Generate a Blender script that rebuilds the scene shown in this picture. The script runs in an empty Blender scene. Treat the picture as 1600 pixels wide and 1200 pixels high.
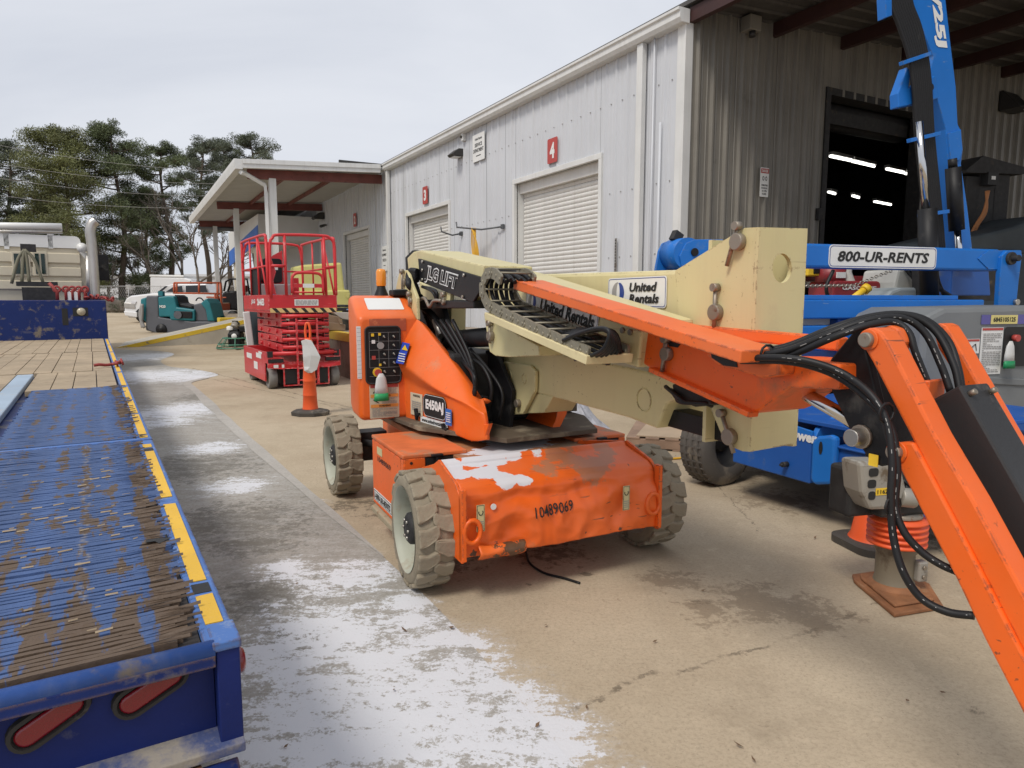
import bpy, bmesh, math, random
import numpy as np
from mathutils import Vector, Matrix, noise
S = bpy.context.scene; C = S.collection
rnd = random.Random(7)
# ---------------------------------------------------------------- camera, sky, sun, exposure
F = 1080.0; TH = math.atan(130/1080.0); H = 1.55
cam = bpy.data.objects.new('camera', bpy.data.cameras.new('camera')); C.objects.link(cam)
cam.location = (0, 0, H); cam.rotation_euler = (math.pi/2 - TH, 0, 0)
cam.data.sensor_width = 36; cam.data.lens = F/1600*36; cam.data.clip_start = .05; cam.data.clip_end = 900
S.camera = cam
w = bpy.data.worlds.new('World'); S.world = w; w.use_nodes = True
nt = w.node_tree; nt.nodes.clear()
SUN_EL, SUN_AZ = math.radians(52), math.radians(215)          # azimuth clockwise from +Y: behind and left of the camera
def N(t, k, **kw):
    n = t.nodes.new(k)
    for a, b in kw.items(): setattr(n, a, b)
    return n
sky = N(nt, 'ShaderNodeTexSky', sky_type='NISHITA', sun_disc=False)
sky.sun_elevation = SUN_EL; sky.sun_rotation = SUN_AZ; sky.dust_density = 3.0
tc = N(nt, 'ShaderNodeTexCoord'); mp = N(nt, 'ShaderNodeMapping'); mp.inputs['Scale'].default_value = (1.0, 1.0, 2.2)
nz = N(nt, 'ShaderNodeTexNoise'); nz.inputs['Scale'].default_value = 1.3; nz.inputs['Detail'].default_value = 7; nz.inputs['Roughness'].default_value = .55; nz.inputs['Distortion'].default_value = .6
cr = N(nt, 'ShaderNodeValToRGB')
cr.color_ramp.elements[0].position = .36; cr.color_ramp.elements[0].color = (6.15, 6.45, 7.15, 1)
cr.color_ramp.elements[1].position = .66; cr.color_ramp.elements[1].color = (7.5, 7.72, 8.25, 1)
mx = N(nt, 'ShaderNodeMix', data_type='RGBA'); mx.inputs['Factor'].default_value = .92
bg = N(nt, 'ShaderNodeBackground'); bg.inputs['Strength'].default_value = .1
ow = N(nt, 'ShaderNodeOutputWorld')
L = nt.links.new
L(tc.outputs['Generated'], mp.inputs['Vector']); L(mp.outputs[0], nz.inputs['Vector']); L(nz.outputs['Fac'], cr.inputs['Fac'])
L(sky.outputs[0], mx.inputs['A']); L(cr.outputs[0], mx.inputs['B']); L(mx.outputs['Result'], bg.inputs['Color']); L(bg.outputs[0], ow.inputs[0])
sl = bpy.data.lights.new('sun', 'SUN'); sl.energy = 2.0; sl.angle = math.radians(16); sl.color = (1, .94, .86)
so = bpy.data.objects.new('sun', sl); C.objects.link(so)
sd = Vector((math.sin(SUN_AZ)*math.cos(SUN_EL), math.cos(SUN_AZ)*math.cos(SUN_EL), math.sin(SUN_EL)))
so.rotation_euler = sd.to_track_quat('Z', 'Y').to_euler(); so.location = (0, 0, 30)
S.view_settings.view_transform = 'Standard'; S.view_settings.look = 'None'; S.view_settings.gamma = 1
S.view_settings.exposure = 0.13
S.view_settings.use_curve_mapping = False
# ---------------------------------------------------------------- frames: a pixel of the photograph, met with a plane of a thing's own axes
_c, _s = math.cos(TH), math.sin(TH)
def ray(u, v):
    x = (u-800)/F; y = (v-600)/F
    return (x, _c-y*_s, -(_s+y*_c))
class Fr:
    def __init__(f, ox, oy, deg): f.ox, f.oy, f.deg, f.a = ox, oy, deg, math.radians(deg)
    def loc(f, p):
        dx, dy = p[0]-f.ox, p[1]-f.oy; ca, sa = math.cos(f.a), math.sin(f.a)
        return (dx*ca+dy*sa, -dx*sa+dy*ca, p[2])
    def wld(f, x, y, z=0):
        ca, sa = math.cos(f.a), math.sin(f.a)
        return (f.ox+x*ca-y*sa, f.oy+x*sa+y*ca, z)
    def at(f, u, v, x=None, y=None, z=None):
        r = ray(u, v); o = f.loc((0, 0, H)); e = f.loc((f.ox+r[0], f.oy+r[1], r[2]))
        k = (x-o[0])/e[0] if x is not None else (y-o[1])/e[1] if y is not None else (z-o[2])/e[2]
        return Vector([o[i]+k*e[i] for i in range(3)])
    def poly(f, pts, **kw): return [f.at(u, v, **kw) for u, v in pts]
G = Fr(0, 0, 0)
# ---------------------------------------------------------------- mesh builder
def basis(d):
    d = Vector(d).normalized()
    a = d.cross(Vector((0, 0, 1)) if abs(d.z) < .9 else Vector((1, 0, 0))).normalized()
    return a, d.cross(a).normalized()
class MB:
    def __init__(s): s.v = []; s.f = []; s.sm = []
    def add(s, vs, fs, smooth=False):
        o = len(s.v); s.v += [tuple(p) for p in vs]
        s.f += [tuple(i+o for i in f) for f in fs]; s.sm += [smooth]*len(fs); return s
    def box(s, x0, x1, y0, y1, z0, z1, M=None):
        vs = [Vector((x, y, z)) for z in (z0, z1) for y in (y0, y1) for x in (x0, x1)]
        if M: vs = [M @ q for q in vs]
        return s.add(vs, [(0, 2, 3, 1), (4, 5, 7, 6), (0, 1, 5, 4), (2, 6, 7, 3), (0, 4, 6, 2), (1, 3, 7, 5)])
    def ext(s, poly, d):                                   # a 3D outline pushed along d
        p = [Vector(q) for q in poly]; d = Vector(d); n = len(p)
        return s.add(p+[q+d for q in p], [tuple(range(n))[::-1], tuple(range(n, 2*n))]+[(i, (i+1) % n, n+(i+1) % n, n+i) for i in range(n)])
    def loft(s, rings, smooth=False, caps=True):
        n = len(rings[0]); vs = [q for r in rings for q in r]; fs = []
        for k in range(len(rings)-1):
            fs += [(k*n+i, k*n+(i+1) % n, (k+1)*n+(i+1) % n, (k+1)*n+i) for i in range(n)]
        s.add(vs, fs, smooth)
        if caps: o = len(s.v)-len(vs); s.f += [tuple(o+i for i in range(n))[::-1], tuple(o+len(vs)-n+i for i in range(n))]; s.sm += [False]*2
        return s
    def cyl(s, a, b, r, r2=None, n=16, caps=True, smooth=True):
        a, b = Vector(a), Vector(b); r2 = r if r2 is None else r2; e1, e2 = basis(b-a)
        R = lambda p, q: [p+(e1*math.cos(6.28319*i/n)+e2*math.sin(6.28319*i/n))*q for i in range(n)]
        return s.loft([R(a, r), R(b, r2)], smooth, caps)
    def tube(s, pts, r, n=8, closed=False, smooth=True):
        P = [Vector(p) for p in pts]; rings = []; m = len(P); e1 = None
        for i in range(m):
            d = (P[(i+1) % m]-P[i-1]) if closed else (P[min(i+1, m-1)]-P[max(i-1, 0)])
            d.normalize()
            if e1 is None: e1, e2 = basis(d)
            else:
                e1 = (e1-d*e1.dot(d)).normalized(); e2 = d.cross(e1)
            q = r[i] if isinstance(r, (list, tuple)) else r
            rings.append([P[i]+(e1*math.cos(6.28319*k/n)+e2*math.sin(6.28319*k/n))*q for k in range(n)])
        if closed: rings.append(rings[0]); return s.loft(rings, smooth, False)
        return s.loft(rings, smooth, True)
    def lathe(s, prof, o=(0, 0, 0), ax=(0, 0, 1), n=24, smooth=True):   # prof: (radius, height) list
        o = Vector(o); d = Vector(ax).normalized(); e1, e2 = basis(d)
        return s.loft([[o+d*h+(e1*math.cos(6.28319*i/n)+e2*math.sin(6.28319*i/n))*max(q, 1e-4) for i in range(n)] for q, h in prof], smooth, False)
    def bar(s, a, b, wd, ht, up=(0, 0, 1)):                # rectangular bar from a to b
        a, b = Vector(a), Vector(b); d = (b-a).normalized(); u = Vector(up); sd = d.cross(u).normalized(); u = sd.cross(d)
        q = [sd*wd/2*i+u*ht/2*j for i, j in ((-1, -1), (1, -1), (1, 1), (-1, 1))]
        return s.loft([[a+k for k in q], [b+k for k in q]])
    def grid(s, fn, nu, nv, smooth=True):
        vs = [fn(i/nu, j/nv) for j in range(nv+1) for i in range(nu+1)]
        return s.add(vs, [(j*(nu+1)+i, j*(nu+1)+i+1, (j+1)*(nu+1)+i+1, (j+1)*(nu+1)+i) for j in range(nv) for i in range(nu)], smooth)
    def mesh(s, name, mat):
        m = bpy.data.meshes.new(name); m.from_pydata(s.v, [], s.f); m.polygons.foreach_set('use_smooth', s.sm)
        bm = bmesh.new(); bm.from_mesh(m); bmesh.ops.recalc_face_normals(bm, faces=bm.faces); bm.to_mesh(m); bm.free()
        m.materials.append(mat); return m
    def ob(s, name, mat, parent=None, bev=0, loc=None, solid=0, seg=2, label=None):
        return link(name, s.mesh(name, mat), parent, bev, loc, solid, seg, label)
def link(name, mesh, parent=None, bev=0, loc=None, solid=0, seg=2, label=None):
    o = bpy.data.objects.new(name, mesh); C.objects.link(o)
    if parent: o.parent = parent
    if loc is not None: o.location = loc
    if solid: m = o.modifiers.new('s', 'SOLIDIFY'); m.thickness = solid; m.offset = -1
    if bev: m = o.modifiers.new('b', 'BEVEL'); m.width = bev; m.segments = seg; m.limit_method = 'ANGLE'; m.angle_limit = .6; m.harden_normals = False
    if label: o['label'] = label
    return o
def thing(name, label, cat, fr=None, loc=(0, 0, 0), rz=None, group=None):
    o = bpy.data.objects.new(name, None); C.objects.link(o); o.empty_display_size = .2
    if fr: o.location = (fr.ox, fr.oy, loc[2]); o.rotation_euler = (0, 0, fr.a)
    else: o.location = loc
    if rz is not None: o.rotation_euler = (0, 0, rz)
    o['label'] = label; o['category'] = cat
    if group: o['group'] = group
    return o
def tag(o, label, cat, group=None):
    o['label'] = label; o['category'] = cat
    if group: o['group'] = group
    return o
def struct(o): o['kind'] = 'structure'; return o
def stuff(o): o['kind'] = 'stuff'; return o
def place(o, fr): o.location = (fr.ox, fr.oy, 0); o.rotation_euler = (0, 0, fr.a); return o
def fan(p, n=6):                                            # smooth curve through points (Catmull-Rom)
    P = [Vector(q) for q in p]; P = [P[0]*2-P[1]]+P+[P[-1]*2-P[-2]]; out = []
    for i in range(1, len(P)-2):
        for k in range(n):
            t = k/n; a, b, c, d = P[i-1:i+3]
            out.append(.5*((2*b)+(c-a)*t+(2*a-5*b+4*c-d)*t*t+(3*b-a-3*c+d)*t**3))
    return out+[P[-2]]
# ---------------------------------------------------------------- lettering and stickers
_tx = {}
def text2d(st, bold=.02, shear=0.0):
    k = (st, bold, shear)
    if k not in _tx:
        cu = bpy.data.curves.new('t', 'FONT'); cu.body = st; cu.offset = bold; cu.shear = shear; cu.resolution_u = 2
        cu.align_x = 'CENTER'
        ob = bpy.data.objects.new('t', cu); me = bpy.data.meshes.new_from_object(ob)
        v = np.array([q.co[:2] for q in me.vertices]) if len(me.vertices) else np.zeros((1, 2)); f = [tuple(p.vertices) for p in me.polygons]
        lo, hi = v.min(0), v.max(0); _tx[k] = ((v-(lo+hi)/2)/np.maximum(hi-lo, 1e-6), f)
        bpy.data.objects.remove(ob); bpy.data.curves.remove(cu); bpy.data.meshes.remove(me)
    return _tx[k]
def text(mb, st, c, r, u, wd, ht, bold=.02, shear=0.0, off=.002):
    v, f = text2d(st, bold, shear); c, r, u = Vector(c), Vector(r).normalized(), Vector(u).normalized(); n = r.cross(u)
    return mb.add([c+r*(a*wd)+u*(b*ht)+n*off for a, b in v], f)
def rrect(c, r, u, wd, ht, rad, n=4):
    c, r, u = Vector(c), Vector(r).normalized(), Vector(u).normalized(); out = []
    for sx, sy, a0 in ((1, 1, 0), (-1, 1, 90), (-1, -1, 180), (1, -1, 270)):
        for i in range(n+1):
            a = math.radians(a0+90*i/n); out.append(c+r*(sx*(wd/2-rad)+rad*math.cos(a))+u*(sy*(ht/2-rad)+rad*math.sin(a)))
    return out
def sticker(parent, c, r, u, wd, ht, mat, name='sticker', rad=.004, th=.002, border=None, off=0.0, label=None):
    r, u = Vector(r).normalized(), Vector(u).normalized(); n = r.cross(u); c = Vector(c)+n*off
    o = MB().ext(rrect(c, r, u, wd, ht, rad), n*th).ob(name, mat, parent, label=label)
    if border:
        bm, bw = border
        a = rrect(c+n*(th+.001), r, u, wd-bw*3, ht-bw*3, rad*.8); b = rrect(c+n*(th+.001), r, u, wd-bw*5, ht-bw*5, rad*.7); m = len(a)
        MB().add(a+b, [(i, (i+1) % m, m+(i+1) % m, m+i) for i in range(m)]).ob('border', bm, o)
    return o
def lines(mb, c, r, u, wd, ht, n, fill=.5, seed=0):          # rows of small print
    rr = random.Random(seed); c, r, u = Vector(c), Vector(r).normalized(), Vector(u).normalized(); nn = r.cross(u)*.0035
    for i in range(n):
        y = ht*(.5-(i+.5)/n); x = -wd/2; h = ht/n*fill/2
        while x < wd/2*.93:
            l = min(wd/2-x, wd*rr.uniform(.05, .22)); q = [c+r*(x+a*l)+u*(y+b*h)+nn for a, b in ((0, -1), (1, -1), (1, 1), (0, 1))]
            mb.add(q, [(0, 1, 2, 3)]); x += l+wd*.03
            if rr.random() < .07: break
    return mb
# ---------------------------------------------------------------- materials
def mat(name, col, rough=.55, metal=0.0, var=.12, vs=2.0, dirt=None, bump=0.0, bs=40.0, coat=0.0, spec=.5, emit=None, alpha=None, dirt2=None, streak=None, edge=None, fade=None, scratch=None):
    """dirt=(colour, amount 0..1, scale): patches with ragged outlines; streak=(colour, amount) runs down the surface"""
    m = bpy.data.materials.new(name); m.use_nodes = True; t = m.node_tree; b = t.nodes['Principled BSDF']; L = t.links.new
    b.inputs['Roughness'].default_value = rough; b.inputs['Metallic'].default_value = metal; b.inputs['Specular IOR Level'].default_value = spec
    if coat: b.inputs['Coat Weight'].default_value = coat; b.inputs['Coat Roughness'].default_value = .15
    if alpha: b.inputs['Alpha'].default_value = alpha
    if emit: b.inputs['Emission Color'].default_value = (*emit[0], 1); b.inputs['Emission Strength'].default_value = emit[1]
    tc = N(t, 'ShaderNodeTexCoord')
    def noise_(sc, det=5, rg=.55, vec=None):
        n = N(t, 'ShaderNodeTexNoise'); n.inputs['Scale'].default_value = sc; n.inputs['Detail'].default_value = det; n.inputs['Roughness'].default_value = rg
        L(vec or tc.outputs['Object'], n.inputs['Vector']); return n.outputs['Fac']
    def mix(f, a, c2):
        x = N(t, 'ShaderNodeMix', data_type='RGBA'); L(f, x.inputs['Factor'])
        (L(a, x.inputs['A']) if hasattr(a, 'links') else setattr(x.inputs['A'], 'default_value', (*a, 1)))
        (L(c2, x.inputs['B']) if hasattr(c2, 'links') else setattr(x.inputs['B'], 'default_value', (*c2, 1))); return x.outputs['Result']
    def step(f, lo, hi, a=1.0):
        x = N(t, 'ShaderNodeMapRange'); x.inputs['From Min'].default_value = lo; x.inputs['From Max'].default_value = hi; x.inputs['To Max'].default_value = a
        L(f, x.inputs['Value']); return x.outputs['Result']
    k = lambda q, s_: tuple(min(1, c_*s_) for c_ in q)
    out = mix(step(noise_(vs), .3, .7), k(col, 1-var), k(col, 1+var))
    rg = None
    for d, thr in ((dirt, 0), (dirt2, 0)):
        if d:
            f = step(noise_(d[2], 8, .65), .78-.5*d[1], .84-.5*d[1]+.06); out = mix(f, out, d[0]); rg = f
    if streak:
        mp = N(t, 'ShaderNodeMapping'); mp.inputs['Scale'].default_value = (9, 9, .5); L(tc.outputs['Object'], mp.inputs['Vector'])
        out = mix(step(noise_(1.6, 6, .6, mp.outputs[0]), .5, .78, streak[1]), out, streak[0])
    if fade: out = mix(step(noise_(1.1, 6, .65), .40, .68, fade[1]), out, fade[0])
    if scratch:
        for rot in ((.5, .2, .3), (-.4, 1.1, -.8)):
            mp = N(t, 'ShaderNodeMapping'); mp.inputs['Scale'].default_value = (2.2, 46, 46); mp.inputs['Rotation'].default_value = rot; L(tc.outputs['Object'], mp.inputs['Vector'])
            mth = N(t, 'ShaderNodeMath', operation='MULTIPLY'); L(step(noise_(1.0, 3, .5, mp.outputs[0]), .69, .72), mth.inputs[0]); L(step(noise_(2.7, 3), .48, .60, scratch[1]), mth.inputs[1]); out = mix(mth.outputs[0], out, scratch[0])
    if edge:
        bv = N(t, 'ShaderNodeBevel', samples=4); bv.inputs['Radius'].default_value = edge[1]; ge = N(t, 'ShaderNodeNewGeometry'); vd = N(t, 'ShaderNodeVectorMath', operation='DOT_PRODUCT'); L(bv.outputs[0], vd.inputs[0]); L(ge.outputs['Normal'], vd.inputs[1])
        e = N(t, 'ShaderNodeMapRange'); L(vd.outputs['Value'], e.inputs['Value']); e.inputs['From Min'].default_value = .985; e.inputs['From Max'].default_value = .90
        mth = N(t, 'ShaderNodeMath', operation='MULTIPLY'); L(e.outputs['Result'], mth.inputs[0]); L(step(noise_(17, 6, .7), .60-edge[2]*.3, .66-edge[2]*.3), mth.inputs[1]); out = mix(mth.outputs[0], out, edge[0])
    L(out, b.inputs['Base Color'])
    if rg is not None:
        x = N(t, 'ShaderNodeMapRange'); x.inputs['To Min'].default_value = rough; x.inputs['To Max'].default_value = min(1, rough+.35); L(rg, x.inputs['Value']); L(x.outputs['Result'], b.inputs['Roughness'])
    if bump:
        bn = N(t, 'ShaderNodeBump'); bn.inputs['Strength'].default_value = bump; bn.inputs['Distance'].default_value = .01
        L(noise_(bs, 6, .6), bn.inputs['Height']); L(bn.outputs[0], b.inputs['Normal'])
    m['h'] = 1
    return m
dust = (.36, .30, .22); rust = (.19, .075, .03); soot = (.03, .027, .025)
orange = mat('orange_paint', (.82, .12, .006), .42, dirt=((.42, .12, .04), .36, 3.0), dirt2=((.05, .03, .025), .235, 19), bump=.05, bs=60, edge=((.07, .035, .025), .012, .35), fade=((.62, .17, .06), .45), scratch=((.12, .05, .03), .8))
orange_top = mat('orange_paint_dusty', (.66, .15, .04), .6, var=.2, vs=5, dirt=((.40, .22, .13), .56, 4.0), dirt2=((.05, .03, .025), .22, 14))
cream = mat('cream_paint', (.59, .525, .27), .48, var=.07, vs=1.5, dirt=((.47, .36, .19), .30, 2.2), dirt2=(rust, .17, 20), bump=.04, bs=50, streak=((.42, .33, .18), .30), edge=((.20, .12, .06), .012, .25), fade=((.66, .56, .33), .5), scratch=((.20, .14, .08), .7))
black = mat('black_paint', (.010, .010, .011), .5, spec=.3, dirt=((.05, .048, .045), .4, 5), bump=.1, bs=80)
rubber = mat('hose_rubber', (.010, .010, .011), .5, spec=.35, dirt=((.06, .057, .05), .3, 9))
darkm = mat('dark_machinery', (.022, .021, .021), .7, var=.4, vs=12, dirt=((.10, .075, .05), .35, 6))
steel = mat('bare_steel', (.42, .40, .36), .38, .9, dirt=((.22, .16, .11), .45, 12), bump=.08, bs=90)
pinsteel = mat('pin_steel', (.30, .26, .21), .5, .7, dirt=(rust, .42, 25))
white = mat('white_print', (.72, .72, .70), .5, var=.05, dirt=((.45, .42, .36), .22, 12))
inkblack = mat('black_ink', (.012, .012, .012), .6)
inkblue = mat('blue_ink', (.02, .05, .24), .5)
inkgrey = mat('grey_ink', (.30, .29, .28), .5)
red_sign = mat('red_sign', (.42, .055, .045), .5, dirt=((.45, .2, .17), .25, 9))
yellow = mat('yellow_print', (.80, .52, .03), .5, dirt=((.5, .33, .1), .3, 9))
# ================================================================ THE SETTING
def ground_mat(name, c1, c2, blobs, bcol, thr, lines_=(), spots=(), frost=(), bump=.25, fine=(.08, .07, .06), rough=.85, ns=1.7, white_amt=1.0):
    m = mat(name, c1, rough); t = m.node_tree; b = t.nodes['Principled BSDF']; L = t.links.new
    geo = N(t, 'ShaderNodeNewGeometry'); P = geo.outputs['Position']
    def noise_(sc, det=6, rg=.6, dist=0.0):
        n = N(t, 'ShaderNodeTexNoise'); n.inputs['Scale'].default_value = sc; n.inputs['Detail'].default_value = det; n.inputs['Roughness'].default_value = rg; n.inputs['Distortion'].default_value = dist
        L(P, n.inputs['Vector']); return n.outputs['Fac']
    def rng(f, a, bb, lo=0., hi=1.):
        x = N(t, 'ShaderNodeMapRange'); x.interpolation_type = 'SMOOTHSTEP'; L(f, x.inputs['Value'])
        for k, q in zip(('From Min', 'From Max', 'To Min', 'To Max'), (a, bb, lo, hi)): x.inputs[k].default_value = q
        return x.outputs['Result']
    def mth(op, a, bb=None):
        x = N(t, 'ShaderNodeMath', operation=op)
        for i, q in enumerate((a, bb)):
            if q is None: continue
            (L(q, x.inputs[i]) if hasattr(q, 'links') else setattr(x.inputs[i], 'default_value', q))
        return x.outputs[0]
    def mix(f, a, c):
        x = N(t, 'ShaderNodeMix', data_type='RGBA'); L(f, x.inputs['Factor'])
        for k, q in (('A', a), ('B', c)): (L(q, x.inputs[k]) if hasattr(q, 'links') else setattr(x.inputs[k], 'default_value', (*q, 1)))
        return x.outputs['Result']
    def blobmask(bl):
        acc = None
        for x, y, r in bl:
            vm = N(t, 'ShaderNodeVectorMath', operation='DISTANCE'); L(P, vm.inputs[0]); vm.inputs[1].default_value = (x, y, 0)
            q = rng(vm.outputs['Value'], 0, r, 1, 0); acc = q if acc is None else mth('MAXIMUM', acc, q)
        return acc
    out = mix(rng(noise_(.45, 4), .35, .65), c1, c2)
    out = mix(rng(noise_(3.1, 8, .68), .5, .8, 0, .5), out, tuple(q*.72 for q in c1))
    out = mix(rng(noise_(9, 8, .7), .5, .75, 0, .35), out, tuple(min(1, q*1.3) for q in c2))
    out = mix(rng(noise_(70, 3, .7), .64, .72, 0, .7), out, fine); out = mix(rng(noise_(55, 8, .85), .46, .62, 0, .45), out, tuple(q*.62 for q in c1)); out = mix(rng(noise_(48, 6, .85), .58, .68, 0, .45), out, tuple(min(1, q*1.45) for q in c2)); out = mix(rng(noise_(1.3, 9, .72, .8), .52, .72, 0, .38), out, tuple(q*.66 for q in c1))
    for (ax, ay, bx, by, wd) in lines_:
        dx, dy = bx-ax, by-ay; ln = math.hypot(dx, dy); nx, ny = -dy/ln, dx/ln
        vm = N(t, 'ShaderNodeVectorMath', operation='DOT_PRODUCT'); L(P, vm.inputs[0]); vm.inputs[1].default_value = (nx, ny, 0)
        d = mth('ABSOLUTE', mth('ADD', mth('SUBTRACT', vm.outputs['Value'], nx*ax+ny*ay), mth('MULTIPLY', mth('SUBTRACT', noise_(1.2, 7, .75), .5), .35)))
        vd = N(t, 'ShaderNodeVectorMath', operation='DOT_PRODUCT'); L(P, vd.inputs[0]); vd.inputs[1].default_value = (dx/ln, dy/ln, 0)
        al = mth('SUBTRACT', vd.outputs['Value'], (dx*ax+dy*ay)/ln)
        on = mth('MULTIPLY', mth('GREATER_THAN', al, 0), mth('LESS_THAN', al, ln))
        out = mix(mth('MULTIPLY', mth('MULTIPLY', rng(d, wd*.4, wd, .75, 0), on), rng(noise_(7, 7, .75), .40, .58)), out, tuple(q*.32 for q in c1))
    if spots:
        f = mth('ADD', mth('MULTIPLY', noise_(11, 9, .8), 1.25), mth('MULTIPLY', blobmask(spots), .30)); out = mix(rng(f, .82, .95, 0, .72), out, tuple(q*.28 for q in c1))
    if blobs:
        f = mth('ADD', mth('MULTIPLY', mth('SUBTRACT', mth('ADD', mth('MULTIPLY', noise_(ns*3.5, 9, .75, .3), .6), mth('MULTIPLY', noise_(ns*12, 6, .75), .4)), .5), 1.7), mth('MULTIPLY', blobmask(blobs), .30)); out = mix(rng(f, thr-.62, thr-.52, 0, white_amt), out, bcol)
    if frost:
        mpn = N(t, 'ShaderNodeMapping'); mpn.inputs['Scale'].default_value = (1.3, 3.6, 1); mpn.inputs['Rotation'].default_value = (0, 0, -.25); L(P, mpn.inputs['Vector'])
        na = N(t, 'ShaderNodeTexNoise'); na.inputs['Scale'].default_value = 2.6; na.inputs['Detail'].default_value = 10; na.inputs['Roughness'].default_value = .70; na.inputs['Distortion'].default_value = .5; L(mpn.outputs[0], na.inputs['Vector'])
        nn = mth('ADD', mth('ADD', mth('MULTIPLY', noise_(22, 7, .8), .36), mth('MULTIPLY', noise_(80, 4, .8), .22)), mth('MULTIPLY', na.outputs['Fac'], .42))
        f = mth('ADD', mth('MULTIPLY', mth('SUBTRACT', nn, .5), 1.9), mth('MULTIPLY', blobmask(frost), .24))
        near = rng(blobmask(frost), .0, .22); out = mix(mth('MULTIPLY', rng(f, -.06, .20, 0, .38), near) if name == 'tan_concrete' else rng(f, -.08, .18, 0, .38), out, (.52, .51, .49)); out = mix(mth('MULTIPLY', rng(f, .12, .185, 0, .90), near), out, (.68, .69, .72))
    L(out, b.inputs['Base Color']); b.inputs['Specular IOR Level'].default_value = .25
    bn = N(t, 'ShaderNodeBump'); bn.inputs['Strength'].default_value = bump; bn.inputs['Distance'].default_value = .01
    L(noise_(45, 6, .7), bn.inputs['Height']); L(bn.outputs[0], b.inputs['Normal'])
    return m
def gp(u, v, z=0): return G.at(u, v, z=z)
def gb(l): return [(gp(u, v).x, gp(u, v).y, r) for u, v, r in l]
def gl(a, b, wd): p, q = gp(*a), gp(*b); return (p.x, p.y, q.x, q.y, wd)
def hgt(y): return max(0, .0225*(y-22))
yard_m = ground_mat('tan_concrete', (.405, .325, .225), (.50, .415, .30), gb([(1190, 945, .5), (1110, 955, .3), (1260, 960, .4), (1150, 740, .6), (1210, 780, .6), (1050, 905, .3)]), (.20, .15, .10), .76,
    [gl((870, 1110), (1345, 955), .014), gl((1345, 955), (1420, 925), .010), gl((545, 640), (320, 590), .02), gl((1050, 690), (1190, 830), .009), gl((300, 575), (560, 640), .03)],
    gb([(825, 914, .05), (915, 896, .10), (1085, 942, .13), (1530, 1110, .10), (700, 880, .5), (860, 860, .6), (545, 790, .5), (600, 800, .4), (760, 640, .6), (1250, 720, .9), (1480, 850, .6), (570, 785, .3)]),
    gb([(600, 905, .2), (660, 985, .25), (690, 1000, .25), (750, 1060, .28), (820, 1120, .28), (860, 1180, .25), (640, 950, .22), (720, 1010, .3), (790, 1080, .32), (860, 1150, .32), (930, 1230, .3), (560, 870, .2), (480, 790, .25)]), rough=.92, white_amt=.6)
fro = gb([(600, 895, .25), (650, 945, .32), (700, 1000, .36), (760, 1065, .4), (820, 1120, .4), (870, 1175, .4), (540, 1180, .75), (640, 1150, .75), (740, 1130, .5), (470, 1120, .5), (420, 1170, .4), (500, 985, .62), (450, 1030, .5), (600, 1030, .55), (540, 905, .5), (450, 890, .3), (640, 960, .4), (560, 1080, .7), (690, 1070, .5), (800, 1170, .45), (370, 760, .5), (330, 700, .6), (265, 645, 1.3), (290, 640, 1.2), (250, 660, .8), (300, 590, 1.6), (260, 586, 2.4), (220, 585, 1.6), (240, 556, 2.2), (200, 560, 2)])
drive_m = ground_mat('grey_slab', (.285, .265, .23), (.375, .35, .31), gb([(360, 820, 1.0), (300, 730, 1.1), (420, 930, .5), (400, 850, .5), (330, 620, 1), (480, 1000, .4)]), (.15, .138, .115), .74, (), (), fro, ns=2.2, rough=.92, white_amt=.8)
strip_m = ground_mat('pale_kerb_concrete', (.37, .345, .31), (.46, .435, .395), [], (0, 0, 0), .66, (), (), (), rough=.92)
far_m = ground_mat('far_ground', (.35, .30, .24), (.42, .36, .29), [], (0, 0, 0), 1)
# one sheet to the horizon, gently rising beyond the ramp
ys = [-12, 0, 8, 14, 22, 26, 30, 34, 40, 48, 56, 64, 90, 160, 400]; xs = [-400, -120, -60, -30, -12, 0, 12, 30, 60, 120, 400]
b = MB(); b.grid(lambda i, j: Vector((xs[round(i*(len(xs)-1))], ys[round(j*(len(ys)-1))], hgt(min(70, ys[round(j*(len(ys)-1))])))), len(xs)-1, len(ys)-1)
struct(b.ob('concrete_yard', yard_m))
edge = [(985, 1300), (900, 1200), (782, 1062), (700, 968), (600, 872), (520, 804), (420, 717), (352, 655), (308, 612), (294, 599), (318, 592), (341, 586), (320, 580), (292, 576), (262, 572), (252, 563), (272, 553), (240, 548), (205, 547), (170, 546)]
ed = [Vector((q.x, q.y, 0)) for q in fan([gp(*e) for e in edge], 5)]
b = MB(); vs = [q+Vector((0, 0, .004)) for q in ed]+[Vector((q.x-5.5, q.y-3.2, .004)) for q in ed]; n = len(ed)
b.add(vs, [(i, i+1, n+i+1, n+i) for i in range(n-1)]); struct(b.ob('driveway', drive_m))
b = MB(); e2 = ed[20:52]; vs = []
for i, q in enumerate(e2):
    d = (e2[min(i+1, len(e2)-1)]-e2[max(i-1, 0)]).normalized(); nn = Vector((-d.y, d.x, 0)); k = (.075+.05*noise.noise(q*1.3))*min(1, i/14+.05)
    vs += [q+nn*k+Vector((0, 0, .008)), q-nn*(k*.8)+Vector((0, 0, .008))]
b.add(vs, [(2*i, 2*i+1, 2*i+3, 2*i+2) for i in range(len(e2)-1)]); struct(b.ob('kerb_strip', strip_m))
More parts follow.
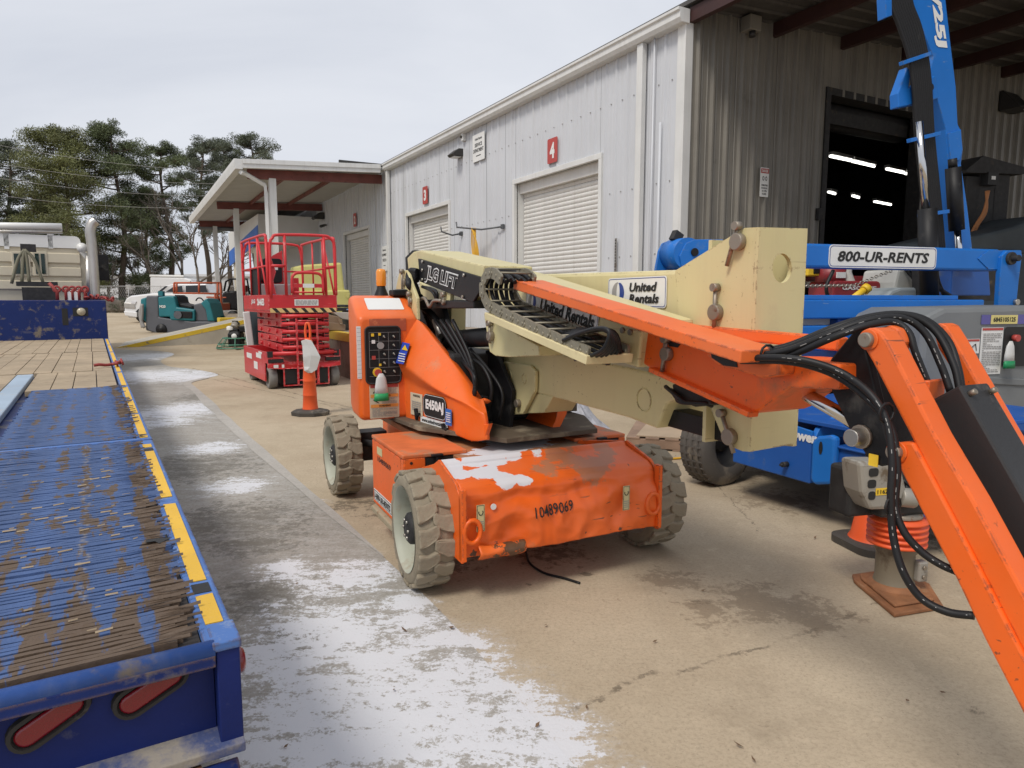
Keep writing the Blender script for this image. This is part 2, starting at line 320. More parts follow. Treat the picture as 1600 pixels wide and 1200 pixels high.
# small leaves and grit scattered on the concrete
leafm = mat('dead_leaf', (.16, .10, .055), .8, var=.4, vs=1)
b = MB()
for i in range(45):
    u, v = rnd.uniform(420, 1590), rnd.uniform(700, 1195); p = gp(u, v); s = rnd.uniform(.005, .016)*(1.8 if i < 12 else 1); a = rnd.uniform(0, 6.28)
    d = Vector((math.cos(a), math.sin(a), 0)); e = Vector((-d.y, d.x, 0)); p.z = .011
    b.add([p-d*s, p+e*s*.45+Vector((0, 0, s*.3)), p+d*s+Vector((0, 0, s*.5)), p-e*s*.4], [(0, 1, 2, 3)])
stuff(b.ob('leaf_litter', leafm))
# ---------------------------------------------------------------- service building (frame: x = into the building, y = along the wall away from the camera)
BF = Fr(0, 0, 29.07); WD = 7.5; T0 = 8.15; T1 = 41.0; EZ = 5.72; HZ = 4.04
wallw = mat('white_siding', (.56, .575, .60), .42, var=.05, vs=.8, streak=((.44, .43, .41), .35), dirt=((.45, .44, .42), .12, 4))
trimw = mat('white_trim', (.66, .66, .64), .45, var=.06, dirt=((.42, .36, .28), .25, 3), streak=((.45, .42, .37), .4))
galv = mat('grey_siding', (.215, .20, .17), .42, var=.14, vs=1.1, streak=((.15, .13, .11), .6), dirt=((.14, .12, .10), .28, 2))
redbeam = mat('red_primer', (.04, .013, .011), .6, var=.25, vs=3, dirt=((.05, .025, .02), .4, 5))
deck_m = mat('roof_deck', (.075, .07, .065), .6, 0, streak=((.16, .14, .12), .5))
doorm = mat('rollup_door', (.65, .64, .61), .5, var=.06, streak=((.40, .36, .30), .35), dirt=((.42, .38, .32), .2, 5))
concm = mat('dock_concrete', (.30, .25, .19), .85, var=.25, vs=1.3, dirt=((.17, .115, .07), .5, 1.2), dirt2=((.10, .075, .05), .35, 4), bump=.3, bs=30)
ramp_m = mat('ramp_concrete', (.42, .39, .33), .85, var=.15, vs=1.2, dirt=((.30, .26, .2), .4, 2), bump=.2, bs=30)
ypaint = mat('yellow_kerb_paint', (.68, .47, .035), .65, dirt=((.25, .2, .14), .38, 6), dirt2=((.4, .35, .25), .3, 20))
bld = thing('service_building', 'long white metal service building with numbered roll-up doors and an open bay', 'building', BF)
doors = [(10.28, 13.33, '4'), (16.84, 19.94, '3'), (23.6, 26.7, '2'), (32.0, 35.1, '1')]
def ribs(a0, a1, pitch, phase, hgt_, wb=.075, wt=.032):
    pts = [(a0, 0)]; k = math.ceil((a0-phase)/pitch)
    while phase+k*pitch < a1:
        c = phase+k*pitch
        for dx, h in ((-wb/2, 0), (-wt/2, hgt_), (wt/2, hgt_), (wb/2, 0)):
            if a0+.001 < c+dx < a1-.001: pts.append((c+dx, h))
        for q in (-.10, .10):                               # shallow pencil ribs between
            for dx, h in ((-.012, 0), (0, hgt_*.22), (.012, 0)):
                if a0+.001 < c+q+dx < a1-.001: pts.append((c+q+dx, h))
        k += 1
    pts.append((a1, 0)); return sorted(pts)
def sheet(axis, a0, a1, off, z0, z1, mt, parent, hgt_=.03, z1b=None):
    b = MB(); pr = ribs(a0, a1, .305, T0+.15 if axis == 't' else WD+.22, hgt_); vs = []
    for a, h in pr:
        zt = z1 if z1b is None else z1+(z1b-z1)*(a-a0)/(a1-a0)
        vs += [(off-h, a, z0), (off-h, a, zt)] if axis == 't' else [(a, off-h, z0), (a, off-h, zt)]
    b.add(vs, [(2*i, 2*i+2, 2*i+3, 2*i+1) for i in range(len(pr)-1)]); return b.ob('wall_panel', mt, parent)
cuts = sorted(set([T0+.16+.914*i for i in range(37)]+[x for d in doors for x in d[:2]]+[T1]))
for a, c in zip(cuts, cuts[1:]):
    if c-a < .02 or c > T1+.01: continue
    z0 = 0
    for d in doors:
        if a >= d[0]-.001 and c <= d[1]+.001: z0 = HZ
    sheet('t', a+.004, c-.004, WD+rnd.uniform(0, .004), z0, EZ, wallw, bld)
struct_back = MB().box(WD+.03, WD+.06, T0+.06, doors[0][0], 0, EZ)
for d, e in zip(doors, doors[1:]+[(T1,)]): struct_back.box(WD+.03, WD+.06, d[1], e[0], 0, EZ)
for d in doors: struct_back.box(WD+.03, WD+.06, d[0], d[1], HZ, EZ)
struct_back.ob('wall_lining', darkm, bld)
slat_b = MB(); prof = [(0, 0), (-.012, .02), (-.02, .045), (-.012, .07), (0, .084)]
slat_b.add([(x, y, z) for x, z in prof for y in (0, 3.03)], [(2*i, 2*i+1, 2*i+3, 2*i+2) for i in range(4)], True); slat_me = slat_b.mesh('slat', doorm)
for i, (a, c, num) in enumerate(doors):
    b = MB().box(WD-.04, WD+.28, a-.09, a, 0, HZ).box(WD-.04, WD+.28, c, c+.09, 0, HZ).box(WD-.041, WD+.28, a-.09, c+.09, HZ, HZ+.1)
    b.ob('door_frame', trimw, bld, .006)
    dr = MB().box(WD+.1, WD+.24, a+.005, c-.005, HZ-.2, HZ-.005).ob('rollup_door', doorm, bld)
    for k in range(0 if i == 0 else 9, 43): o = link('slat', slat_me, dr, loc=(WD+.22, a+.01+(c-a-3.05)/2, .09+k*.0875))
    cx = (a+c)/2-.0; zz = HZ+.42
    sg = sticker(bld, (WD-.045, cx-.02, zz), (0, -1, 0), (0, 0, 1), .36, .47, red_sign, 'number_sign', .03, .006)
    text(MB(), num, (WD-.053, cx-.02, zz), (0, -1, 0), (0, 0, 1), .17, .30, .05).ob('number', white, sg)
# screws along two girts
b = MB()
for z in (2.3, 3.4, 4.9):
    t = T0+.3
    while t < 24:
        if not any(d[0]-.1 < t < d[1]+.1 for d in doors) or z > HZ+.2: b.cyl((WD-.002, t, z), (WD-.014, t, z), .011, n=6)
        t += .305
stuff(b.ob('wall_screws', inkgrey, bld))
MB().box(WD-.05, WD+.1, T0-.02, T0+.155, 0, EZ).ob('corner_trim', trimw, bld, .005)
# eaves gutter and downspouts
g = MB(); gpf = [(WD-.005, 5.60), (WD-.16, 5.60), (WD-.2, 5.66), (WD-.2, 5.74), (WD-.23, 5.76), (WD-.23, 5.80), (WD-.005, 5.80)]
g.ext([(x, T0-.05, z) for x, z in gpf], (0, 21.5-T0+.05, 0)).ob('gutter', trimw, bld, .004)
MB().box(WD-.13, WD-.035, 9.02, 9.16, 0, 5.6).ob('downspout', trimw, bld, .01)
MB().box(WD-.13, WD-.035, 21.3, 21.44, .9, 5.6).ob('downspout', trimw, bld, .01)
MB().tube([(WD-.07, 8.62, 0), (WD-.07, 8.62, 4.3)], .022).ob('conduit', wallw, bld)
MB().tube([(WD-.07, 8.80, 0), (WD-.07, 8.80, 5.6)], .016).ob('conduit', wallw, bld)
ps = MB().box(WD-.055, WD-.04, 9.70, 9.745, 1.2, 2.62).ob('perforated_strut', steel, bld)
b = MB()
for k in range(28): b.box(WD-.058, WD-.0552, 9.712, 9.733, 1.22+k*.05, 1.247+k*.05)
stuff(b.ob('strut_holes', inkblack, ps))
# roof with its overhang above the equipment, purlins and eave beam
sl_ = .058; rz = lambda x: 5.86+sl_*(x-WD)
ra, rb_ = -3.0, T1
b = MB(); xs_ = [WD-.05]
while xs_[-1] < 26: xs_.append(xs_[-1]+.3)
b.add([(WD-.05, y, rz(WD)) for y in (ra, rb_)]+[(27, y, rz(27)) for y in (ra, rb_)]+[(WD-.05, y, rz(WD)+.06) for y in (ra, rb_)]+[(27, y, rz(27)+.06) for y in (ra, rb_)],
      [(0, 1, 3, 2), (4, 6, 7, 5), (0, 4, 5, 1), (2, 3, 7, 6), (0, 2, 6, 4), (1, 5, 7, 3)])
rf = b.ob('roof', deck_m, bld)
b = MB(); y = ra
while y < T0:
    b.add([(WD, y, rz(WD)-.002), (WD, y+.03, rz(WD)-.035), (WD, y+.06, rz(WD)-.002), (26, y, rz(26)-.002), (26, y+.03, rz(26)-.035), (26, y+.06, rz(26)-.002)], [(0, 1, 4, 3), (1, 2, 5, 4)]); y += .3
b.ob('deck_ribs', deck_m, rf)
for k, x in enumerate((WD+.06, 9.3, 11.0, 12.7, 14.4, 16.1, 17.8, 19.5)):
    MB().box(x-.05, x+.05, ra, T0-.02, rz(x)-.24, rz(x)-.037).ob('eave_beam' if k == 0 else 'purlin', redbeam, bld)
MB().bar((WD+.1, 4.6, rz(WD)-.42), (24, 4.6, rz(24)-.42), .16, .34).ob('rafter', redbeam, bld)
MB().bar((WD+.1, -1.6, rz(WD)-.42), (24, -1.6, rz(24)-.42), .16, .34).ob('rafter', redbeam, bld)
# gable wall facing the equipment, with the bay opening
OA, OB, OZ = 10.77, 13.5, 5.05
x = WD+.1
gc = sorted([WD+.1+.914*i for i in range(22)]+[OA, OB])
for a, c in zip(gc, gc[1:]):
    if c-a < .03: continue
    sheet('d', a+.003, c-.003, T0, OZ if OA-.01 <= a < OB-.01 else 0, rz(a)-.03, galv, bld, .05, rz(c)-.03)
MB().box(OA-.12, OA, T0-.03, T0+.25, 0, OZ).box(OB, OB+.12, T0-.03, T0+.25, 0, OZ).box(OA-.12, OB+.12, T0-.031, T0+.25, OZ, OZ+.12).ob('bay_frame', darkm, bld)
MB().cyl((OA-.1, T0+.55, OZ-.15), (OB+.1, T0+.55, OZ-.15), .24, n=20).box(OA, OB, T0+.3, T0+.34, OZ-.35, OZ-.12).ob('door_coil', darkm, bld)
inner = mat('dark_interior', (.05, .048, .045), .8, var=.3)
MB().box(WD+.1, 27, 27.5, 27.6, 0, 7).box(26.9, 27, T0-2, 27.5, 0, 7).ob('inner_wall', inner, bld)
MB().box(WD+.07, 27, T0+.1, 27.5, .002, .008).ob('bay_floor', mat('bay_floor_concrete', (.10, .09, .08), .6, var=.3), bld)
tube_m = mat('lit_tube', (.9, .9, .9), emit=((1, .97, .9), 3.0))
tl = iter(['long lit strip light at the left jamb of the dark bay opening', 'second lit strip light from the left in the upper row inside the bay', 'third lit strip light from the left in the upper row inside the bay', 'lit strip light of the upper row nearest the blue mast inside the bay', 'small lit strip light at the left jamb in the lower row inside the bay', 'smallest lit strip light in the middle of the lower row inside the bay', 'lit strip light at the right end of the lower row inside the bay'])
for u0, v0, u1, v1, z in ((1297, 244, 1330, 251, 4.7), (1332, 252, 1366, 260, 4.7), (1385, 264, 1412, 270, 4.7), (1414, 271, 1437, 276, 4.7), (1294, 300, 1305, 303, 4.5), (1332, 306, 1342, 309, 4.5), (1366, 315, 1392, 320, 4.5)):
    p, q = BF.at(u0, v0, z=z), BF.at(u1, v1, z=z)
    o = MB().box(-.06, .06, -.0, (q-p).length, .03, .10).ob('strip_light', trimw); o.location = BF.wld(*p); d = Vector(BF.wld(*q))-Vector(BF.wld(*p)); o.rotation_euler = (0, 0, math.atan2(-d.x, d.y))
    MB().cyl((0, 0, 0), (0, (q-p).length, 0), .028, n=10).ob('lit_tube', tube_m, o)
    tag(o, next(tl), 'ceiling light', 'strip lights inside the bay')
# wall lamps, camera, signs, hanger brackets
lampm = mat('lamp_housing', (.03, .028, .026), .5)
def wall_lamp(u, v, label, s=1.0, x=WD):
    p = BF.at(u, v, x=x-.02); o = thing('wall_lamp', label, 'wall lamp', loc=BF.wld(*p), rz=BF.a)
    MB().ext([(-.3*s, -.16*s, -.05*s), (-.12*s, -.16*s, .09*s), (0, -.16*s, .09*s), (0, -.16*s, -.09*s), (-.26*s, -.16*s, -.1*s)], (0, .32*s, 0)).ob('housing', lampm, o, .01)
    MB().box(-.24*s, -.05*s, -.13*s, .13*s, -.112*s, -.101*s).ob('lens', trimw, o); return o
wall_lamp(720, 240, 'dark wall pack lamp between doors 3 and 4, left of the service sign')
wall_lamp(505, 338, 'dark floodlight on the wall under the canopy roof', 1.5)
p = BF.at(726, 214, x=WD-.02); o = thing('sensor_box', 'small grey sensor box under the eave above the wall lamp', 'sensor box', loc=BF.wld(*p), rz=BF.a)
MB().box(-.08, .02, -.05, .05, -.1, .1).ob('housing', trimw, o, .01); MB().cyl((-.08, 0, 0), (-.11, 0, -.02), .03).ob('lens', lampm, o)
p = BF.at(511, 352, x=WD-.02); o = thing('wall_camera', 'small dark camera on a bracket above door 2 under the canopy', 'camera', loc=BF.wld(*p), rz=BF.a)
MB().cyl((-.1, .05, 0), (-.32, -.25, -.08), .06, n=12).ob('housing', lampm, o); MB().tube([(0, .1, .02), (-.12, .08, .02)], .03).ob('bracket', lampm, o)
def sign(name, label, cat, u, v, wd, ht, rows, hdr=None, x=WD-.045, plane='x'):
    p = BF.at(u, v, **{plane: x}); o = thing(name, label, cat, loc=BF.wld(*p), rz=BF.a)
    r, uu = ((0, -1, 0), (0, 0, 1)) if plane == 'x' else ((1, 0, 0), (0, 0, 1)); nn = Vector(r).cross(Vector(uu))
    pl = sticker(o, (0, 0, 0), r, uu, wd, ht, white, 'board', .01, .008)
    b = MB()
    for st, dy, tw, th in rows: text(b, st, Vector((0, 0, dy*ht)), r, uu, tw*wd, th*ht, .03, off=.010)
    b.ob('lettering', inkblack, pl)
    if hdr: MB().ext([q+nn*.009 for q in rrect((0, 0, hdr[0]*ht), r, uu, wd*.96, hdr[1]*ht, .005)], nn*.0015).ob('header_band', hdr[2], pl); text(MB(), hdr[3], (0, 0, hdr[0]*ht), r, uu, wd*.75, hdr[1]*ht*.6, .03, off=.012).ob('header_lettering', white, pl)
    return o
sign('service_sign', 'white SERVICE DEPARTMENT sign high on the wall between doors 3 and 4', 'sign', 748, 230, .62, .62, [('SERVICE', .1, .62, .14), ('DEPARTMENT', -.1, .86, .14), ('United Rentals', .32, .6, .09), ('_____', -.3, .4, .035)])
sign('equipment_sign', 'small white EQUIPMENT CHECK IN sign on the wall right of door 2', 'sign', 601, 404, .52, .8, [('EQUIPMENT', .14, .84, .12), ('CHECK IN', -.06, .7, .12), ('United Rentals', .34, .6, .08), ('___', -.28, .4, .03)])
sign('danger_sign', 'small red headed danger sign on the ribbed grey wall beside the bay', 'warning sign', 1194, 285, .19, .46, [('COMBUSTIBLE', -.1, .8, .06), ('NO SMOKING', -.2, .75, .06), ('OR OPEN', -.3, .6, .06), ('FLAMES', -.4, .5, .06), ('O O', .13, .6, .16)], (.39, .16, red_sign, 'DANGER'), x=T0-.045, plane='y')
p = BF.at(1279, 335, y=T0-.05); o = thing('switch_box', 'small grey door switch with conduit beside the bay opening', 'switch box', loc=BF.wld(*p), rz=BF.a)
MB().box(-.06, .06, -.05, .04, -.1, .1).ob('housing', darkm, o, .005); MB().tube([(0, 0, -.1), (0, 0, -.9)], .015).ob('conduit', galv, o)
p = BF.at(1172, 40, y=T0-.1); o = thing('box_lamp', 'grey box lamp fixed near the roof on the ribbed grey wall', 'wall lamp', loc=BF.wld(*p), rz=BF.a)  # unlit box lamp on the gable wall, just under the roof
MB().box(-.12, .12, -.12, .08, -.1, .12).ob('housing', galv, o, .01); MB().cyl((0, -.05, -.1), (0, -.05, -.18), .05).ob('lens', lampm, o)
p = BF.at(1578, 160, y=T0-.1); o = thing('flood_lamp', 'square floodlight on the dark wall right of the raised blue mast', 'floodlight', loc=BF.wld(*p), rz=BF.a)
MB().ext([(-.3, -.35, -.2), (-.3, 0, .2), (-.3, .06, .2), (-.3, .06, -.2)], (.55, 0, 0)).ob('housing', lampm, o, .01); MB().box(.0, .2, -.36, -.30, -.15, .1, Matrix.Rotation(.2, 4, 'X')).ob('lens', white, o)
# hanger rods on the wall with orange cords
rodm = mat('grey_rod', (.12, .125, .13), .5, .5)
for i, (u0, v0, u1, v1, lab) in enumerate(((714, 355, 785, 354, 'long grey hanger rod on the wall between doors 3 and 4 carrying yellow cords'), (690, 362, 720, 365, 'short bare hanger rod on the wall right of door 3'))):
    q = BF.at(u1, v1, x=WD-.04); p = BF.at(u0, v0, x=WD-.55); o = thing('hanger_rod', lab, 'hanger rod', loc=BF.wld(*q), rz=BF.a); d = p-q
    MB().tube([(0, 0, 0), d*.45+Vector((0, 0, -.06)), d, d+Vector((-.02, 0, .12))], .02).ob('rod', rodm, o); MB().box(-.02, .03, -.05, .05, -.05, .05).ob('wall_plate', rodm, o)
cordm = mat('yellow_cord', (.72, .40, .03), .5)
p = BF.at(743, 356, x=WD-.3); o = MB()
for k in range(4): o.tube(fan([(-.03*k, .02*k, .0), (-.03*k, .05*k+.02, -.5), (.03*k, .04-.03*k, -1.0-.12*k), (.02*k, -.04-.02*k, -.5), (-.03*k, -.01, .0)], 5), .014, 6)
o = o.ob('hanging_cord', cordm); o.location = BF.wld(*p); tag(o, 'yellow extension cord looped over the long hanger rod on the white wall', 'cord')
# ---------------------------------------------------------------- canopy on posts
cn = thing('canopy', 'white canopy roof on posts over the loading dock with red-brown beams', 'canopy', BF)
ca, cb, cx0, cx1 = 21.6, 37.4, 3.06, WD-.06
cz = lambda x: 5.42+.05*(x-cx0)
b = MB(); b.add([(cx0+.1, y, cz(cx0)) for y in (ca, cb)]+[(cx1, y, cz(cx1)) for y in (ca, cb)]+[(cx0+.1, y, cz(cx0)+.1) for y in (ca, cb)]+[(cx1, y, cz(cx1)+.1) for y in (ca, cb)], [(0, 1, 3, 2), (4, 6, 7, 5), (0, 4, 5, 1), (2, 3, 7, 6), (0, 2, 6, 4), (1, 5, 7, 3)])
cdeck = mat('canopy_deck', (.46, .455, .43), .5, var=.05); cbeam = mat('canopy_red_primer', (.16, .045, .034), .6, var=.25, vs=3, dirt=((.05, .025, .02), .35, 5))
rf = b.ob('canopy_roof', cdeck, cn)
b = MB(); y = ca+.1
while y < cb-.1:
    b.add([(x, y+dy, cz(x)-dz) for x in (cx0+.1, cx1) for dy, dz in ((0, .002), (.04, .03), (.1, .03), (.14, .002))], [(0, 1, 5, 4), (1, 2, 6, 5), (2, 3, 7, 6)]); y += .3
b.ob('deck_ribs', cdeck, rf)
MB().ext([(cx0-.1, ca-.1, cz(cx0)-.14), (cx0+.1, ca-.1, cz(cx0)-.14), (cx0+.1, ca-.1, cz(cx0)+.14), (cx0-.13, ca-.1, cz(cx0)+.14), (cx0-.13, ca-.1, cz(cx0)+.05)], (0, cb-ca+.2, 0)).ob('gutter', trimw, cn, .006)
MB().ext([(cx0+.1, ca-.1, cz(cx0)-.10), (cx1-.2, ca-.1, cz(cx1)-.10), (cx1-.2, ca-.1, cz(cx1)+.15), (cx0+.1, ca-.1, cz(cx0)+.15)], (0, .12, 0)).ob('fascia', trimw, cn, .006)
MB().ext([(cx0+.1, ca-.13, cz(cx0)+.02), (cx1-.2, ca-.13, cz(cx1)+.02), (cx1-.2, ca-.13, cz(cx1)+.15), (cx0+.1, ca-.13, cz(cx0)+.15)], (0, .028, 0)).ob('fascia_lip', trimw, cn, .004)
for y in (22.05, 29.8, 37.2): MB().bar((cx0+.3, y, cz(cx0)-.17), (cx1, y, cz(cx1)-.17-.04), .14, .27).ob('cross_beam', cbeam, cn)
for x in (4.6, 6.1): MB().bar((x, ca+.6, cz(x)-.09), (x, cb-.1, cz(x)-.09), .08, .12).ob('purlin', cbeam, cn)
for y in (22.05, 29.8, 37.2):
    b = MB().box(3.95, 4.15, y-.1, y+.1, .9, cz(4.05)-.3) if y < 23 else MB().box(3.95, 4.15, y-.1, y-.08, .9, cz(4.05)-.3).box(3.95, 4.15, y+.08, y+.1, .9, cz(4.05)-.3).box(4.04, 4.06, y-.08, y+.08, .9, cz(4.05)-.3)
    b.ob('post', trimw, cn, .004)
MB().tube([(3.1, 21.55, 5.2), (3.25, 21.7, 5.2), (3.82, 21.92, 4.95), (3.85, 21.95, 4.7), (3.85, 21.95, .95)], .07, 4, smooth=False).ob('downspout', trimw, cn)
MB().tube([(3.3, 37.3, 5.1), (WD-.1, 37.3, 5.05)], .12, 10).ob('drain_pipe', rodm, cn)
# ---------------------------------------------------------------- loading dock and ramp
DZ = .9
struct(place(MB().box(3.83, WD-.01, 13.3, 40.5, -.1, DZ).ob('loading_dock', concm, None, .015), BF))
struct(place(MB().box(3.815, 3.86, 13.29, 26.2, DZ-.16, DZ+.006).box(3.861, 4.0, 13.3, 26.2, DZ+.002, DZ+.007).ob('dock_edge_paint', ypaint), BF))
RT = 26.2
rp = [(-.35, 0), (3.83, DZ)]
struct(place(MB().ext([(-.35, RT, -.05), (3.829, RT, -.05), (3.829, RT, DZ+.003), (-.35, RT, .012)], (0, 2.6, 0)).ob('ramp', ramp_m), BF))
struct(place(MB().ext([(-.35, RT-.006, .018), (3.829, RT-.006, DZ+.009), (3.829, RT-.006, DZ-.13), (.15, RT-.006, -.01), (-.3, RT-.006, .005)], (0, .12, 0)).ob('ramp_edge_paint', ypaint), BF))
struct(place(MB().box(3.2, 4.4, 29.4, 30.2, .5, DZ-.02).ob('post_kerb', ypaint, None, .02), BF))
# ================================================================ THE BOOM LIFT (frame: x = to its other side, -y = its front, towards the camera)
def blot(m, blobs, col, thr=.7, ns=5.0, k=.45, rough=None):
    t = m.node_tree; b = t.nodes['Principled BSDF']; L = t.links.new; src = b.inputs['Base Color'].links[0].from_socket
    tc = N(t, 'ShaderNodeTexCoord'); acc = None
    for x, y, z, r in blobs:
        vm = N(t, 'ShaderNodeVectorMath', operation='DISTANCE'); L(tc.outputs['Object'], vm.inputs[0]); vm.inputs[1].default_value = (x, y, z)
        q = N(t, 'ShaderNodeMapRange'); q.interpolation_type = 'SMOOTHSTEP'; L(vm.outputs['Value'], q.inputs['Value']); q.inputs['From Max'].default_value = r; q.inputs['To Min'].default_value = 1; q.inputs['To Max'].default_value = 0
        q = q.outputs['Result']
        if acc is not None: x_ = N(t, 'ShaderNodeMath', operation='MAXIMUM'); L(acc, x_.inputs[0]); L(q, x_.inputs[1]); q = x_.outputs[0]
        acc = q
    n = N(t, 'ShaderNodeTexNoise'); n.inputs['Scale'].default_value = ns; n.inputs['Detail'].default_value = 9; n.inputs['Roughness'].default_value = .62; L(tc.outputs['Object'], n.inputs['Vector'])
    a = N(t, 'ShaderNodeMath', operation='MULTIPLY_ADD'); L(acc, a.inputs[0]); a.inputs[1].default_value = k; L(n.outputs['Fac'], a.inputs[2])
    s = N(t, 'ShaderNodeMapRange'); L(a.outputs[0], s.inputs['Value']); s.inputs['From Min'].default_value = thr; s.inputs['From Max'].default_value = thr+.03
    x = N(t, 'ShaderNodeMix', data_type='RGBA'); L(s.outputs['Result'], x.inputs['Factor']); L(src, x.inputs['A']); x.inputs['B'].default_value = (*col, 1); L(x.outputs['Result'], b.inputs['Base Color'])
    return m
JF = Fr(-.255, 4.88, 25.85)
jl = thing('boom_lift', 'orange and cream articulated boom lift with dented front cover in the middle of the yard', 'boom lift', JF)
tyre_m = mat('dusty_tyre', (.27, .23, .165), .9, var=.2, vs=3, dirt=((.33, .29, .22), .42, 4), dirt2=((.07, .06, .05), .33, 7), bump=.9, bs=22)
rim_m = mat('pale_rim', (.40, .41, .33), .55, dirt=(dust, .4, 6), bump=.05)
frost = (.66, .66, .70)
def arc(cx, cy, r, a0, a1, n): return [(cx+r*math.cos(math.radians(a0+(a1-a0)*i/n)), cy+r*math.sin(math.radians(a0+(a1-a0)*i/n))) for i in range(n+1)]
# ---- wheels with separate tread lugs
WR, WW = .320, .195
def lug_mesh(side, sd):
    b = MB(); o = []; r = random.Random(sd)
    for x, a0, a1 in ((-WW/2, -.052, .050), (-.05, -.046, .056), (-.004, -.022, .070), (.016, .004, .060)): o.append((x*side, a0*.93+r.uniform(-.006, .006), a1*.93+r.uniform(-.006, .006)))
    top = [(x, a0+.005, WR-r.uniform(.0, .006)-.003*(abs(x) > .09)) for x, a0, a1 in o]+[(x, a1-.005, WR-r.uniform(0, .006)) for x, a0, a1 in o[::-1]]
    bot = [(x, a0, WR-.03) for x, a0, a1 in o]+[(x, a1, WR-.03) for x, a0, a1 in o[::-1]]
    return b.loft([bot, top]).mesh('tread_lug', tyre_m)
lugs = {q: [lug_mesh(q, k) for k in range(5)] for q in (1, -1)}
for wx, wy, steer in ((-.745, -.985, -.05), (.745, -.985, -.03), (-.745, 1.02, .0), (.745, 1.02, 0)):
    sd = -1 if wx < 0 else 1
    wh = MB().lathe([(.001, .085), (.065, .085), (.085, .07), (.09, .04), (.09, -.06), (.001, -.06)], ax=(sd, 0, 0)).ob('wheel', darkm, jl, loc=(wx, wy, WR)); wh.rotation_euler = (0, 0, steer)
    b = MB().lathe([(.235, -WW/2), (.28, -WW/2-.002), (WR-.022, -WW/2+.012), (WR-.020, 0), (WR-.022, WW/2-.012), (.28, WW/2+.002), (.25, WW/2+.002), (.235, WW/2-.006), (.235, -WW/2)], ax=(1, 0, 0), n=48).ob('tyre', tyre_m, wh)
    MB().lathe([(.236, WW/2+.004), (.230, WW/2), (.219, WW/2-.03), (.210, .02), (.20, -.04), (.07, -.055), (.07, -.065), (.205, -.055), (.225, -.08), (.236, -WW/2)], ax=(sd, 0, 0), n=40).ob('rim', rim_m, wh)
    for k in range(15):
        for row in (1, -1):
            a = 2*math.pi*(k+(.5 if row > 0 else 0)+rnd.uniform(-.03, .03))/15; o = link('tread_lug', rnd.choice(lugs[row]), wh, bev=.008); o.rotation_euler = (a, 0, 0)
    for k in range(6): a = k*1.0472; MB().cyl((sd*.080, .05*math.cos(a), .05*math.sin(a)), (sd*.094, .05*math.cos(a), .05*math.sin(a)), .009, n=6).ob('wheel_nut', steel, wh)
    MB().box(-.25, .25, -.06, .06, -.06, .06).ob('axle', darkm, jl, .01, loc=(wx-sd*.25, wy, WR))
MB().tube([(-.62, .98, .42), (-.48, .72, .42), (-.35, .6, .42)], .03).box(-.62, -.4, .93, 1.1, .28, .5).ob('steering_link', darkm, jl)
# ---- chassis
topo = blot(mat('chassis_top', (.40, .155, .06), .75, var=.25, vs=4, dirt=((.33, .25, .17), .55, 3), dirt2=((.06, .04, .03), .3, 12)), [(JF.at(u, v, z=.645).x, JF.at(u, v, z=.645).y, .645, r) for u, v, r in ((780, 703, .3), (800, 696, .3), (820, 690, .26), (838, 686, .2))], frost, .66, 6)
MB().box(-.36, .36, -1.3, 1.2, .24, .60).ob('chassis_frame', orange, jl, .01)
MB().box(-.46, .46, -1.03, 1.0, .605, .645).ob('chassis_deck', topo, jl, .004)
for sd in (-1, 1):
    x0, x1 = (-.765, -.375) if sd < 0 else (.375, .765)
    y0, y1 = (-.735, -.03) if sd < 0 else (-.735, .3)
    bx = MB().box(x0, x1, y0+.06, y1, .21, .64).box(x0, x0+.02 if sd < 0 else x0+.1, y0, y0+.06, .21, .64).box(x0+.02, x1, y0+.02, y0+.06, .21, .585).ob('battery_box', orange, jl, .006)
    MB().ext([(x0-.004, y0-.004, .645), (x1+.002, y0-.004, .645), (x1+.002, y1, .645), (x0-.004, y1, .645)], (0, 0, .024)).ob('box_lid', orange_top, bx, .006)
    MB().box(x0+.005, x0+.13, y0-.006, y0+.02, .56, .645).box(x1-.05, x1, y0-.006, y0+.02, .57, .645).ob('lid_flange', orange, bx, .004)
    MB().box(x0+.13, x1-.05, y0+.0, y0+.019, .52, .64).ob('lid_gap', inkblack, bx)
    tx = x0+.20
    MB().cyl((tx, y0-.015, .60), (tx, y0-.015, .655), .011).box(tx-.035, tx+.035, y0-.03, y0, .648, .662).ob('lid_latch', black, bx, .004)
    MB().cyl((x0+.045, y0-.008, .62), (x0+.045, y0-.003, .62), .009, n=10).ob('lid_hole', inkblack, bx)
    if sd < 0:
        text(MB(), '10489069', (x0-.001, -.32, .535), (0, -1, 0), (0, 0, 1), .3, .035, .01).ob('stencil', inkblack, bx)
        sticker(bx, (x0-.001, -.22, .59), (0, -1, 0), (0, 0, 1), .12, .05, cream, 'sticker')
        s_ = sticker(bx, (x0-.001, -.27, .275), (0, -1, 0), (0, 0, 1), .42, .075, white, 'phone_sticker', .004, .002, (inkblack, .004))
        text(MB(), '1-800-UR-RENTS', (x0-.004, -.27, .275), (0, -1, 0), (0, 0, 1), .37, .042, .03, .2).ob('lettering', inkblack, s_)
        MB().box(x0-.03, x0+.05, y0-.02, y1-.05, .165, .205).ob('skid_rail', mat('worn_rail', (.36, .30, .2), .8, dirt=(rust, .35, 8)), jl, .008)
